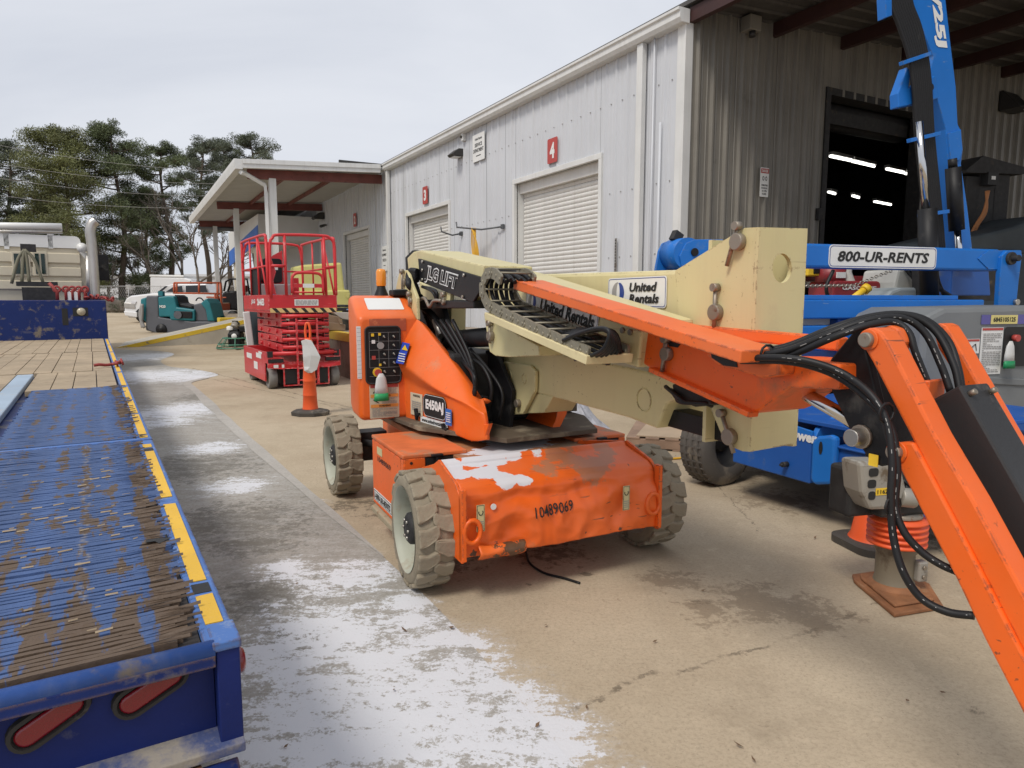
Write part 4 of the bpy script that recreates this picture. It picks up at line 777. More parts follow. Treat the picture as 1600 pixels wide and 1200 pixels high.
trk = [(781, 437), (771, 428), (760, 428), (753, 441), (753, 461), (762, 477), (785, 490), (825, 510), (860, 527), (890, 541), (916, 552)]
trackm = mat('track_links', (.26, .235, .175), .55, .4, dirt=((.14, .12, .09), .4, 9), dirt2=(rust, .25, 15))
def tpath(x): return fan([JF.at(u, v, x=x) for u, v in trk], 6)
P1 = tpath(-.46); ln = [0]
for a, c_ in zip(P1, P1[1:]): ln.append(ln[-1]+(c_-a).length)
def along(P, d):
    for i in range(len(P)-1):
        if d <= ln[i+1]: k = (d-ln[i])/(ln[i+1]-ln[i]); return P[i].lerp(P[i+1], k), (P[i+1]-P[i]).normalized()
    return P[-1], (P[-1]-P[-2]).normalized()
lb = MB().ext([(0, x, z) for x, z in ((-.038, -.02), (-.028, -.028), (.028, -.028), (.038, -.02), (.038, .02), (.028, .028), (-.028, .028), (-.038, .02))], (.012, 0, 0)).cyl((-.004, -.022, 0), (.016, -.022, 0), .009, n=8).cyl((-.004, .022, 0), (.016, .022, 0), .009, n=8); link_me = lb.mesh('track_link', trackm)
nl = int(ln[-1]/.062)
for k in range(nl):
    q, d = along(P1, (k+.5)*ln[-1]/nl)
    for x in (-.46, -.275):
        o = link('track_link', link_me, jl); o.location = (x+(.004 if k % 2 else 0), q.y, q.z); o.rotation_euler = (math.atan2(d.z, d.y), 0, 0)
    if k % 2 == 0: nd = Vector((0, d.z, -d.y)); nd = nd if nd.z > 0 or q.y > -.9 else -nd; q = q+nd*.024; MB().cyl((-.45, q.y, q.z), (-.27, q.y, q.z), .006, n=6).ob('track_rung', trackm, jl)
b = MB()
for k in range(6):
    pts = [Vector((-.43+k*.028, p.y+rnd.uniform(-.006, .006), p.z-.012+.01*(k % 2))) for p in P1[::3]]
    b.tube(fan(pts, 3), .011, 7)
b.ob('track_cables', rubber, jl)
b = MB()
for k in range(7):
    x = -.46+k*.026; e = 5.5*k-6
    b.tube(fan([JF.at(880, 532-k*3, x=x), JF.at(905+e*.6, 522-k*1.2, x=x), JF.at(938+e*.8, 513+k*1.0, x=x-.01), JF.at(955+e*.5, 525+e, x=x), JF.at(945+e*.4, 548+e*.4, x=x), JF.at(922+e, 560+e*.3, x=x+.02), JF.at(905+e, 560-e*.3, x=x+.05)], 6), .0085, 7)
b.ob('cable_loops', rubber, jl)
b = MB()
for k in range(4): b.tube(fan([JF.at(762+6*k, 424, x=-.25+.05*k), JF.at(800, 423+k, x=-.2+.05*k), JF.at(815, 432+k, x=-.2+.05*k)]), .01)
b.ob('top_cables', rubber, jl)
FX = -.17
plate('fly_boom', [(1003, 513), (1158, 560), (1200, 561), (1312, 569), (1312, 609), (1234, 606), (1186, 642), (1176, 646), (1026, 588), (1019, 578), (1001, 566)], FX, .25, orange, .008)
e0, e1 = JF.at(1020, 577, x=FX-.012), JF.at(1178, 648, x=FX-.012); MB().bar(e0, e1, .045, .02).ob('fly_flange', orange, jl, .004)
e0, e1 = JF.at(1082, 515, x=.09), JF.at(1318, 538, x=.09); MB().bar(e0, e1, .05, .045).ob('fly_rail', och, jl, .006)
plate('hose_bracket', [(1100, 540), (1160, 563), (1190, 566), (1218, 560), (1217, 586), (1190, 591), (1120, 570), (1104, 556)], FX-.07, .07, och, .008)
plate('bracket_slot', [(1110, 549), (1150, 563), (1152, 574), (1130, 571), (1112, 559)], FX-.073, .004, inkblack, 0)
pin(1046, 553, FX, .03, ((0, .06), (.02, -.075)))
plate('channel_slot', [(1040, 531), (1062, 538), (1058, 543), (1046, 541)], FX-.004, .006, inkblack, 0)
MB().cyl(JF.at(1205, 585, x=-.02), JF.at(1340, 662, x=-.02), .022, n=16).ob('cylinder_rod', mat('chrome', (.6, .6, .6), .12, 1.0), jl)
MB().cyl(JF.at(1120, 560, x=-.02), JF.at(1235, 603, x=-.02), .045, n=16).ob('cylinder_barrel', darkm, jl)
# jib
JX = -.16
kp = [(1337, 513), (1346, 517), (1352, 545), (1360, 575), (1384, 678), (1396, 726), (1376, 729), (1360, 723), (1325, 667), (1299, 611), (1291, 575), (1298, 560)]
for x in (-.10, .10): plate('jib_knuckle', kp, x, .03, black, .006)
plate('knuckle_web', [(1345, 525), (1352, 545), (1384, 678), (1390, 720), (1376, 720), (1350, 600)], -.08, .18, black, .004)
plate('jib_beam', [(1346, 520), (1352, 513), (1364, 512), (1376, 518), (1386, 532), (1398, 555), (1461, 680), (1521, 782), (1600, 929), (1700, 1115), (1650, 1115), (1586, 997), (1495, 819), (1439, 714), (1420, 677), (1362, 565), (1347, 540)], JX, .075, orange, .008)
plate('jib_link', [(1393, 702), (1397, 694), (1406, 691), (1426, 692), (1440, 717), (1495, 822), (1586, 1000), (1700, 1222), (1650, 1215), (1600, 1118), (1539, 1000), (1495, 907), (1450, 819), (1402, 725)], JX-.01, .07, orange, .006)
plate('jib_far_beam', [(1455, 512), (1465, 504), (1477, 509), (1490, 530), (1600, 722), (1700, 905), (1650, 880), (1530, 650), (1500, 600), (1465, 545)], .13, .07, orange, .008)
for x, u, v in ((JX+.075, 1398, 520),): plate('jib_ear', [(1375, 512), (1390, 508), (1403, 514), (1410, 535), (1400, 552), (1385, 545)], JX+.08, .05, orange, .006)
for u, v, x in ((1358, 531, JX), (1402, 706, JX-.01)): p = JF.at(u, v, x=x); MB().cyl(p, p-X_*.022, .021, n=20).ob('pin', pinsteel, jl, .003); MB().cyl(p, p-X_*.006, .030, n=20).ob('pin_boss', orange, jl, .002)
p = JF.at(1347, 682, x=-.10); MB().cyl(p, p-X_*.05, .026, n=20).ob('pin', steel, jl, .003); MB().cyl(p, p-X_*.012, .036, n=14).ob('pin_washer', pinsteel, jl, .003)
p = JF.at(1305, 584, x=-.10); MB().cyl(p, p-X_*.012, .022, n=18).ob('pin', pinsteel, jl, .003)
jd = (JF.at(1586, 997, x=JX)-JF.at(1420, 677, x=JX)).normalized(); jn = jd.cross(X_).normalized(); jn = jn if jn.y < 0 else -jn
a_ = JF.at(1497, 612, x=.035)
MB().bar(a_, a_+jd*1.3, .125, .10, jn).ob('jib_cover', mat('satin_black', (.022, .022, .023), .5, dirt=((.10, .09, .08), .38, 7), dirt2=((.16, .13, .1), .2, 20), bump=.12, bs=60), jl, .008)
for dx in (-.045, .045): p = a_+jd*.03+jn*.05+X_*dx; MB().cyl(p, p+jn*.018, .008, n=8).ob('cover_bolt', pinsteel, jl)
MB().bar(JF.at(1445, 612, x=-.08), JF.at(1470, 608, x=.10), .02, .06).ob('cover_bracket', orange, jl, .003)
q = JF.at(1364, 735, x=-.105); sticker(jl, q+Vector((0, 0, .03)), (0, -1, 0), Z_, .03, .035, yellow, 'yellow_tag', .002)
hz = [([(1158, 556), (1225, 549), (1300, 520), (1360, 500), (1410, 497), (1445, 520), (1470, 570), (1485, 612)], (-.28, -.24, -.18, -.1, -.02, .02, .03, .03)),
      ([(1158, 553), (1225, 545), (1300, 514), (1365, 494), (1420, 493), (1462, 518), (1490, 570), (1500, 612)], (-.26, -.22, -.16, -.06, .02, .06, .06, .05)),
      ([(1158, 550), (1225, 542), (1310, 509), (1380, 492), (1440, 497), (1480, 530), (1497, 575), (1503, 612)], (-.24, -.2, -.12, -.02, .06, .1, .09, .07)),
      ([(1158, 562), (1230, 556), (1300, 528), (1350, 510), (1395, 503), (1420, 520), (1430, 550), (1450, 600)], (-.27, -.23, -.2, -.14, -.06, -.04, -.04, -.02)),
      ([(1158, 560), (1220, 559), (1270, 566), (1320, 585), (1362, 618), (1386, 660), (1394, 720), (1392, 780), (1396, 840), (1412, 895), (1440, 935), (1480, 956), (1522, 962)], (-.3, -.28, -.24, -.2, -.2, -.2, -.21, -.22, -.22, -.22, -.2, -.18, -.16)),
      ([(1158, 564), (1220, 564), (1270, 573), (1315, 592), (1360, 628), (1392, 668), (1402, 730), (1399, 790), (1412, 830), (1440, 862), (1470, 882), (1495, 893)], (-.28, -.26, -.22, -.18, -.18, -.18, -.19, -.2, -.2, -.18, -.16, -.14))]
for pts, xs2 in hz:
    hp_t = fan([JF.at(u, v, x=x) for (u, v), x in zip(pts, xs2)], 6); ho = MB().tube(hp_t, .0105, 8).ob('jib_hose', rubber, jl); cl_ = Vector(JF.loc((0, 0, H))); b = MB()
    for i in range(6, len(hp_t)-2):
        if xs2[0] in (-.28, -.27, -.3) and rnd.random() < .35:
            p0, p1 = hp_t[i].lerp(hp_t[i+1], rnd.uniform(0, .4)), hp_t[i].lerp(hp_t[i+1], rnd.uniform(.5, .95)); vw = (cl_-p0).normalized(); tg = (p1-p0).normalized(); sdv = vw.cross(tg).normalized(); b.add([p0+vw*.0112-sdv*.0010, p1+vw*.0112-sdv*.0010, p1+vw*.0112+sdv*.0010, p0+vw*.0112+sdv*.0010], [(0, 1, 2, 3)])
    b.v and stuff(b.ob('hose_print', inkgrey, ho))
for u, v, x in ((1200, 552, -.25), (1395, 790, -.21), (1385, 645, -.2)):
    p = JF.at(u, v, x=x); MB().tube([p+Vector((.03*math.cos(a), .0, .026*math.sin(a))) for a in np.linspace(0, 6.283, 11)[:-1]], .004, 5, closed=True).ob('cable_tie', black, jl)
# plastic sleeves hanging from the controls
def sleeve(name, label, o3, rz, s, band, top=(.62, .62, .60)):
    o = thing(name, label, 'plastic sleeve', loc=o3, rz=rz); m1 = mat('sleeve_plastic', top, .35, alpha=.85)
    prof = [(.012, 0), (.03, -.03), (.038, -.08), (.042, -.125)]
    MB().loft([[(r*math.cos(a)*s*(1+.12*math.sin(3*a)), r*.35*math.sin(a)*s, z*s) for a in np.linspace(0, 6.283, 13)[:-1]] for r, z in prof], True).ob('sleeve', m1, o)
    MB().loft([[(r*1.03*math.cos(a)*s, r*.37*math.sin(a)*s, z*s) for a in np.linspace(0, 6.283, 13)[:-1]] for r, z in ((.041, -.12), (.046, -.165))], True).ob('band', mat('sleeve_band', band, .5), o)
sleeve('tag_sleeve', 'white plastic sleeve with green hem hanging from the orange lift stop button', JF.wld(es.x+.015, es.y-.045, es.z-.005), JF.a, 1.15, (.02, .30, .10))
# ================================================================ FLATBED TRAILER (frame: origin at its rear right corner, y = along the deck)
TF = Fr(-.702, 1.681, 31.1); DH = .70
tr = thing('flatbed_trailer', 'long blue flatbed trailer with worn slatted deck along the left edge', 'trailer', TF)
blue_rail = mat('worn_blue_rail', (.075, .165, .42), .6, spec=.3, edge=((.10, .06, .04), .015, .5), scratch=((.25, .25, .25), .6), var=.12, vs=4, dirt=((.30, .34, .40), .40, 8), dirt2=((.10, .07, .05), .22, 14), bump=.1)
navy = mat('navy_paint', (.007, .018, .12), .5, spec=.25, scratch=((.12, .14, .2), .5), var=.2, vs=3, dirt=((.10, .10, .12), .33, 7), dirt2=((.26, .22, .17), .2, 9), bump=.12, bs=60)
navyw = mat('navy_worn', (.009, .024, .125), .55, spec=.25, edge=((.16, .10, .06), .015, .6), scratch=((.2, .19, .18), .7), dirt=((.20, .17, .13), .46, 5), dirt2=((.03, .02, .015), .3, 12), bump=.2)
D_ = lambda u, v, z=DH: TF.at(u, v, z=z)
WID = -2.6
LEN = D_(167, 529).y
MB().box(WID, -.03, .05, LEN, .42, DH-.06).ob('deck_frame', navyw, tr)
for x0, x1 in ((-.082, 0), (WID, WID+.08)): MB().box(x0, x1, -.0, LEN, DH-.05, DH).ob('side_rail', blue_rail, tr, .008)
MB().box(-1.06, -.90, 0.05, 7.9, DH-.05, DH+.004).ob('centre_rail', mat('light_blue_steel', (.33, .42, .52), .5, dirt=((.42, .40, .36), .42, 5), dirt2=(rust, .2, 14)), tr, .01)
ytape = mat('yellow_tape', (.72, .43, .035), .55, dirt=((.5, .34, .12), .35, 20), dirt2=((.16, .11, .05), .24, 28), bump=.25, bs=120)
cuts_ = [(.10, .30), (.425, 1.36), (1.48, 2.56), (2.68, 2.78), (3.02, 3.10), (3.15, 4.05), (4.12, 4.9), (4.98, 6.0), (6.15, 7.6), (7.75, 9.2), (9.35, 11.4), (11.6, 13.6), (13.8, LEN-.3)]
for a, c in cuts_:
    q = lambda: rnd.uniform(-.004, .004)
    MB().ext([(-.064, a+q(), DH+.001), (-.020, a+q(), DH+.001), (-.019, c+q(), DH+.001), (-.065, c+q(), DH+.001)], (0, 0, .003)).ob('reflective_tape', ytape, tr)
for a, c in ((.325, .40), (2.58, 2.655)): MB().box(-.066, -.018, a, c, DH+.001, DH+.002).ob('stake_pocket', inkblack, tr)
for y, s in ((.86, 1), (1.95, .8), (3.07, .9), (4.08, .7), (4.94, .6), (6.07, .6)):
    x = -.12 if y < 2.5 else -.06
    MB().ext([(x-.035*s, y+.02*s, DH+.013), (x, y+.016*s, DH+.013), (x+.045*s, y, DH+.013), (x+.0, y-.045*s, DH+.013), (x-.01, y-.012*s, DH+.013), (x-.04*s, y-.012*s, DH+.013)], (0, 0, .001)).ob('torn_hole', inkblack, tr)
# narrow slats laid across the deck, their ends split and frayed
def slat_mat(name, wear):
    m = mat(name, (.05, .095, .225), .6, var=.35, vs=2.5, dirt=((.28, .24, .18), wear*.62, 7), bump=.35, bs=50); t = m.node_tree; b = t.nodes['Principled BSDF']; L = t.links.new; src = b.inputs['Base Color'].links[0].from_socket
    tc = N(t, 'ShaderNodeNewGeometry'); mp = N(t, 'ShaderNodeVectorRotate', rotation_type='Z_AXIS'); mp.inputs['Angle'].default_value = -TF.a; L(tc.outputs['Position'], mp.inputs['Vector']); 
    sp = N(t, 'ShaderNodeSeparateXYZ'); L(mp.outputs[0], sp.inputs[0]); ox = TF.wld(0, 0); off = ox[0]*math.cos(TF.a)+ox[1]*math.sin(TF.a)
    nx = N(t, 'ShaderNodeTexNoise'); nx.inputs['Scale'].default_value = 1; nx.inputs['Detail'].default_value = 6; nx.inputs['Roughness'].default_value = .7
    mq = N(t, 'ShaderNodeMapping'); mq.inputs['Scale'].default_value = (13, 3.4, 1); L(mp.outputs[0], mq.inputs['Vector']); L(mq.outputs[0], nx.inputs['Vector'])
    r = N(t, 'ShaderNodeMapRange'); L(sp.outputs['X'], r.inputs['Value']); r.inputs['From Min'].default_value = off-.19; r.inputs['From Max'].default_value = off-.08; r.inputs['To Max'].default_value = .20
    oy = -ox[0]*math.sin(TF.a)+ox[1]*math.cos(TF.a); r2 = N(t, 'ShaderNodeMapRange'); L(sp.outputs['Y'], r2.inputs['Value']); r2.inputs['From Min'].default_value = oy+.9; r2.inputs['From Max'].default_value = oy; r2.inputs['To Max'].default_value = .17
    a1 = N(t, 'ShaderNodeMath', operation='ADD'); L(nx.outputs['Fac'], a1.inputs[0]); L(r2.outputs['Result'], a1.inputs[1])
    ad = N(t, 'ShaderNodeMath', operation='ADD'); L(a1.outputs[0], ad.inputs[0]); L(r.outputs['Result'], ad.inputs[1])
    sw_ = N(t, 'ShaderNodeMath', operation='MULTIPLY'); L(sp.outputs['X'], sw_.inputs[0]); sw_.inputs[1].default_value = 62; sn = N(t, 'ShaderNodeMath', operation='SINE'); L(sw_.outputs[0], sn.inputs[0]); sm_ = N(t, 'ShaderNodeMath', operation='MULTIPLY_ADD'); L(sn.outputs[0], sm_.inputs[0]); sm_.inputs[1].default_value = .065; L(ad.outputs[0], sm_.inputs[2]); oi = N(t, 'ShaderNodeObjectInfo'); om = N(t, 'ShaderNodeMath', operation='MULTIPLY_ADD'); L(oi.outputs['Random'], om.inputs[0]); om.inputs[1].default_value = .13; L(sm_.outputs[0], om.inputs[2]); o2 = N(t, 'ShaderNodeMath', operation='SUBTRACT'); L(om.outputs[0], o2.inputs[0]); o2.inputs[1].default_value = .065; ad = o2
    s = N(t, 'ShaderNodeMapRange'); L(ad.outputs[0], s.inputs['Value']); s.inputs['From Min'].default_value = .61-wear*.1; s.inputs['From Max'].default_value = .66-wear*.1
    x = N(t, 'ShaderNodeMix', data_type='RGBA'); L(s.outputs['Result'], x.inputs['Factor']); L(src, x.inputs['A']); x.inputs['B'].default_value = (.105, .07, .045, 1); L(x.outputs['Result'], b.inputs['Base Color']); return m
sm1, sm2 = slat_mat('worn_slat', .62), slat_mat('blue_slat', .3)
def slat_mesh(m, fray, seed):
    r = random.Random(seed); b = MB(); x0, x1 = -.80, -r.uniform(.075, .13) if fray else -r.uniform(.085, .115)
    k = 26; rings = []
    for i in range(k+1):
        x = x0+(x1-x0)*i/k; e = max(0, (x+.24)/.15)
        dz = .0025*noise.noise(Vector((x*9, seed*3.1, 0)))*(1+2*e*fray); dy = .0022*noise.noise(Vector((x*6, seed*5.3, 9)))*(1+2.4*e*fray); h = .0102*(1-.3*e*fray*r.random())
        wear = .004*max(0, noise.noise(Vector((x*12, seed*1.7, 4))))
        rings.append([(x, dy-h, -.03), (x, dy-h, dz-wear), (x, dy+h*.2, dz+.002-wear), (x, dy+h, dz-.002-wear), (x, dy+h, -.03)])
    b.loft(rings)
    if fray and r.random() < .65:                            # a splinter lifting from the end
        y = r.uniform(-.008, .008); l = r.uniform(.05, .16); b.loft([[(x1-l+t*l*1.25, y+.003*math.sin(t*4+seed)-.003, .0+t*.008), (x1-l+t*l*1.25, y+.003*math.sin(t*4+seed)+.003*(1-t*.6), .0+t*.009), (x1-l+t*l*1.25, y+.001, .004+t*.011)] for t in (0, .35, .7, 1)])
    return b.mesh('deck_slat', m)
sa = [slat_mesh(sm1, 1, i) for i in range(16)]; sb = [slat_mesh(sm2, .5, 40+i) for i in range(10)]
y = .035; MATEND = D_(222, 687).y; M2 = D_(190, 604).y
while y < MATEND-.06:
    o = link('deck_slat', rnd.choice(sa), tr, loc=(rnd.uniform(-.02, .012), y, DH+.006)); o.rotation_euler = (rnd.uniform(-.1, .1), rnd.uniform(-.004, .004), rnd.uniform(-.006, .006)); y += .0238
y = MATEND+.06
while y < M2:
    o = link('deck_slat', rnd.choice(sb), tr, loc=(rnd.uniform(-.012, .01), y, DH+.006)); o.rotation_euler = (rnd.uniform(-.05, .05), 0, rnd.uniform(-.003, .003)); y += .0252
MB().box(-.90, -.0, MATEND-.03, MATEND+.02, DH-.04, DH+.008).ob('cross_bar', blue_rail, tr, .006)
MB().box(-.80, -.085, .02, M2, DH-.055, DH-.010).ob('slat_bed', mat('dark_wood_bed', (.035, .03, .028), .9), tr)
MB().box(WID+.08, -1.06, .02, M2, DH-.05, DH-.012).ob('deck_plate', blue_rail, tr)
# scraps of bark and grit
wood = mat('deck_plank', (.36, .28, .185), .8, var=.22, vs=2, dirt=((.20, .15, .10), .4, 4), streak=((.24, .18, .12), .5), bump=.25, bs=30)
b = MB()
for k in range(60):
    x, y2 = -rnd.uniform(.1, .6), rnd.uniform(.05, 2.5); s = rnd.uniform(.004, .022); a = rnd.uniform(-.4, .4)
    b.loft([[(x-s, y2-s*.2, DH+.008), (x-s, y2+s*.2, DH+.008), (x-s, y2, DH+.012)], [(x+s*math.cos(a), y2+s*math.sin(a)-s*.15, DH+.01), (x+s*math.cos(a), y2+s*math.sin(a)+s*.15, DH+.01), (x+s*math.cos(a), y2+s*math.sin(a), DH+.014)]])
stuff(b.ob('wood_scraps', wood, tr))
for a, c in ((M2+.02, D_(165, 579).y-.03), (D_(165, 579).y+.03, D_(165, 549).y-.04), (D_(165, 549).y+.04, LEN)):
    x = -.10; k = 0
    while x > WID+.2:
        wd = rnd.uniform(.17, .23); x2 = max(x-wd, WID+.09)
        if a < M2+.1 and -1.06 < (x+x2)/2 < -.88: x = -1.065; continue
        MB().box(x2+.004, x-.004, a+rnd.uniform(0, .02), c-rnd.uniform(0, .02), DH-.05, DH+.002+rnd.uniform(-.003, .005)).ob('deck_plank', wood, tr, .003); x = x2
# rear end: lip, recessed panel with oval lamps, ledge and hinge tubes
RY = .0
MB().tube([(-.058, RY-.005, DH-.018), (WID, RY-.005, DH-.016)], .022, 12).ob('rear_lip', mat('worn_lip', (.035, .095, .32), .5, spec=.35, dirt=((.22, .19, .16), .42, 6), dirt2=((.12, .06, .035), .3, 13), streak=((.25, .28, .34), .3), bump=.15), tr)
MB().box(WID, -.058, RY-.025, RY+.03, DH-.06, DH-.028).ob('lip_flange', navyw, tr, .003)
MB().box(WID, -.058, RY+.035, RY+.08, .36, DH-.045).ob('lamp_panel', navy, tr)
MB().box(-.056, .0, RY-.02, RY+.1, .43, DH-.022).ob('corner_post', navy, tr, .004); MB().box(-.064, .004, RY-.026, RY+.1, DH-.021, DH+.002).ob('corner_plate', blue_rail, tr, .003)
lens_m = mat('red_lens', (.19, .003, .012), .25, var=.1, dirt=((.30, .06, .06), .3, 25), coat=.6, bump=.15, bs=220); grom = mat('grommet', (.03, .028, .025), .75, dirt=((.18, .16, .13), .45, 10), bump=.2)
for i, (p, q) in enumerate((((204, 1097), (268, 1053)), ((42, 1148), (112, 1098)), ((-120, 1200), (-45, 1150)))):
    p, q = TF.at(*p, y=RY+.03), TF.at(*q, y=RY+.03); d = (q-p).normalized(); n = Vector((d.z, 0, -d.x))
    def stad(r, yy):
        return [Vector((0, yy-RY-.03, 0))+q+(d*math.cos(a)+n*math.sin(a))*r for a in np.linspace(1.5708, -1.5708, 9)]+[Vector((0, yy-RY-.03, 0))+p+(-d*math.cos(a)-n*math.sin(a))*r for a in np.linspace(1.5708, -1.5708, 9)]
    MB().loft([stad(.042, RY+.034), stad(.039, RY+.018), stad(.030, RY+.016), stad(.027, RY+.026)]).ob('lamp_grommet', grom, tr)
    MB().loft([stad(.026, RY+.026), stad(.024, RY+.020), stad(.018, RY+.0165)], True).ob('tail_lamp', lens_m, tr)
MB().ext([(WID, RY-.04, .43), (WID, RY+.04, .45), (WID, RY+.04, .42), (WID, RY-.04, .405)], (-WID, 0, 0)).ob('rear_ledge', mat('dusty_ledge', (.05, .07, .17), .7, dirt=((.28, .25, .21), .62, 4), bump=.3), tr, .003)
for a, c in ((-.62, -.14), (-.138, -.02), (-1.4, -.66)): MB().cyl((a, RY-.045, .35), (c, RY-.045, .35), .042, n=20).ob('hinge_tube', navyw, tr)
MB().cyl((-.135, RY-.045, .35), (-.105, RY-.045, .35), .050, n=20).ob('hinge_collar', mat('rusty_collar', (.16, .08, .04), .7, dirt=(rust, .5, 10)), tr)
MB().box(WID, .01, RY-.06, RY-.0, .12, .29).ob('tail_ramp_edge', navyw, tr, .006)
q = TF.at(373, 1040, x=0.001); MB().lathe([(.034, 0), (.034, .012), (.026, .02), (.001, .021)], (0.0, .05, q.z), (1, 0, 0)).ob('marker_lamp', lens_m, tr)
# gooseneck
gz = TF.at(165, 469, y=LEN).z
MB().box(WID, .0, LEN, LEN+3.2, .5, gz).ob('gooseneck', navyw, tr, .02)
q = TF.at(102, 494, y=LEN); MB().box(q.x-.06, q.x+.05, LEN-.004, LEN+.01, q.z-.2, q.z+.17).ob('chain_slot', inkblack, tr)
q = TF.at(127, 487, y=LEN); MB().box(q.x-.16, q.x+.13, LEN-.004, LEN+.01, q.z-.10, q.z+.09).ob('lamp_recess', inkblack, tr); MB().lathe([(.085, 0), (.08, .03), (.001, .04)], (q.x, LEN-.004, q.z), (0, -1, 0)).ob('work_lamp', mat('lamp_glass', (.42, .38, .28), .25), tr)
for x in (-.25, -2.35):
    for yy in (3.6, 4.9): MB().lathe([(.12, -.1), (.26, -.11), (.28, -.09), (.30, 0), (.28, .09), (.26, .11), (.12, .1)], (x, yy, .30), (1, 0, 0), 28).ob('trailer_wheel', rubber, tr)
# red chain hook left on the deck and binders on the gooseneck
redch = mat('red_chain', (.30, .04, .035), .55, dirt=((.10, .05, .04), .45, 14))
def ring(b, c, r, ax, t, e=1.5): e1, e2 = basis(ax); return b.tube([Vector(c)+e1*(r*e*math.cos(a))+e2*(r*math.sin(a)) for a in np.linspace(0, 6.283, 15)[:-1]], t, 8, closed=True)
q = D_(176, 574); o = thing('chain_hook', 'red chain hook with links lying on the yellow taped deck edge', 'chain hook', loc=TF.wld(q.x, q.y, DH+.01), rz=TF.a); o.scale = (.6,)*3
MB().tube(fan([(-.34, -.1, .05), (-.24, -.08, .06), (-.12, -.02, .04), (.0, .04, .05), (.10, .10, .08), (.16, .02, .10), (.10, -.06, .08), (.0, -.05, .05)]), .032, 8).ob('hook', redch, o)
for k in range(3): ring(MB(), (.08+.05*k, .06-.06*k, .06+.02*k), .06, (0, .3, 1) if k % 2 else (1, 0, .3), .02).ob('chain_link', redch, o)
for u, lab in ((90, 'red load binder on the trailer gooseneck, leftmost of the row before the cab'), (104, 'second red binder from the left on the trailer gooseneck'), (114, 'third red binder on the trailer gooseneck, in the middle of the row'), (124, 'fourth red binder on the trailer gooseneck, above the round lamp'), (134, 'red binder on the trailer gooseneck beside the exhaust pipe'), (152, 'red chain heap at the right end of the trailer gooseneck')):
    q = TF.at(u, 468, y=LEN+.3); o = thing('load_binder', lab, 'load binder', loc=TF.wld(q.x, q.y, gz), rz=TF.a, group='binders on the gooseneck')
    if u == 152: b = MB(); [ring(b, (-.2+.1*k, .02*(k % 2), .05+.03*math.sin(k)), .05, (math.sin(k), .3, math.cos(k)), .022) for k in range(6)]; b.ob('chain_link', redch, o)
    else:
        MB().tube([(0, 0, 0), (-.0, 0, .2), (-.14 if u == 90 else .03, 0, .38 if u == 90 else .25)], .035).ob('lever', redch, o); ring(MB(), (0, 0, .24), .06, (0, 1, 0), .025, 1).ob('eye', redch, o)
        if u in (114, 124): MB().box(-.1, .02, -.02, .02, 0, .22).ob('webbing', white, o)
# ---------------------------------------------------------------- truck cab in front of the trailer
TY = 19.0; tk = thing('truck', 'cream truck cab with ribbed sleeper back and tall chrome exhaust pipe', 'truck', TF)
K_ = lambda u, v, y=TY: TF.at(u, v, y=y)
beige = mat('cream_truck', (.60, .54, .41), .45, var=.06, dirt=((.38, .33, .25), .25, 3)); wcap = mat('white_roof', (.72, .72, .70), .35, var=.04); chrome2 = mat('dull_chrome', (.50, .48, .45), .35, .8, streak=((.3, .26, .22), .5))
zt, zb, xr, xl = K_(60, 385).z, K_(60, 462).z, K_(136, 420).x, -2.55
MB().ext([(xl, TY+.06, zb-.6), (xr, TY+.06, zb-.6), (xr, TY+.06, zt-.25), (xr-.18, TY+.06, zt), (xl, TY+.06, zt)], (0, 3.4, 0)).ob('sleeper_body', beige, tk, .03)
b = MB(); zs = [K_(60, v).z for v in (396, 409, 418.5, 430, 440, 451)]; pr = [(zt-.03, 0)]
for a, c in zip(zs[::2], zs[1::2]): pr += [(a+.03, 0), (a, -.06), (c, -.06), (c-.04, 0)]
pr.append((zb-.5, 0)); b.add([(x, TY+.055+dy, z) for z, dy in pr for x in (xl+.05, xr-.14)], [(2*i, 2*i+1, 2*i+3, 2*i+2) for i in range(len(pr)-1)]); b.ob('ribbed_panel', beige, tk, solid=.01)
MB().loft([rrect(((xl+xr)/2-.05, y, zt+.13), X_, Z_, xr-xl-.1, .30, .12) for y in (TY+.0, TY+3.2)]).ob('roof_cap', wcap, tk)
MB().ext([(xr-.02, TY+.02, zb-.6), (xr+.16, TY+.02, zb-.6), (xr+.10, TY+.02, zt-.2), (xr-.10, TY+.02, zt-.02), (xr-.2, TY+.02, zt-.02), (xr-.02, TY+.02, zt-.30)], (0, .2, 0)).ob('corner_fairing', wcap, tk, .02)
for u0, u1 in ((21, 45), (54, 72)):
    a, c = K_(u0, 396, TY-.03), K_(u1, 428, TY-.03); f = MB().box(a.x-.05, c.x+.05, TY-.03, TY+.03, c.z-.05, a.z+.05).ob('window', beige, tk, .01)
    MB().box(a.x, (a.x+c.x)/2-.02, TY-.045, TY-.031, c.z, a.z).ob('pane', mat('dark_green_glass', (.012, .03, .025), .1), f); MB().box((a.x+c.x)/2+.02, c.x, TY-.045, TY-.031, c.z, a.z).ob('pane', bpy.data.materials['dark_green_glass'], f)
a, c = K_(-40, 352), K_(97, 354); MB().tube([a, c], .08, 10).ob('roof_bar', wcap, tk); MB().tube([a-Z_*.13, c-Z_*.13], .05, 8).ob('roof_bar_lower', chrome2, tk)
for u in (8, 77): q = K_(u, 356); MB().ext([q+X_*a_+Z_*b_ for a_, b_ in ((-.13, 0), (.13, 0), (.05, -.18), (.05, -.5), (-.05, -.5), (-.05, -.18))], (0, .06, 0)).ob('bar_bracket', wcap, tk)
ey = TY-.15; e = [(149, 470), (146, 420), (143, 380), (141, 362), (144, 350), (150, 345)]
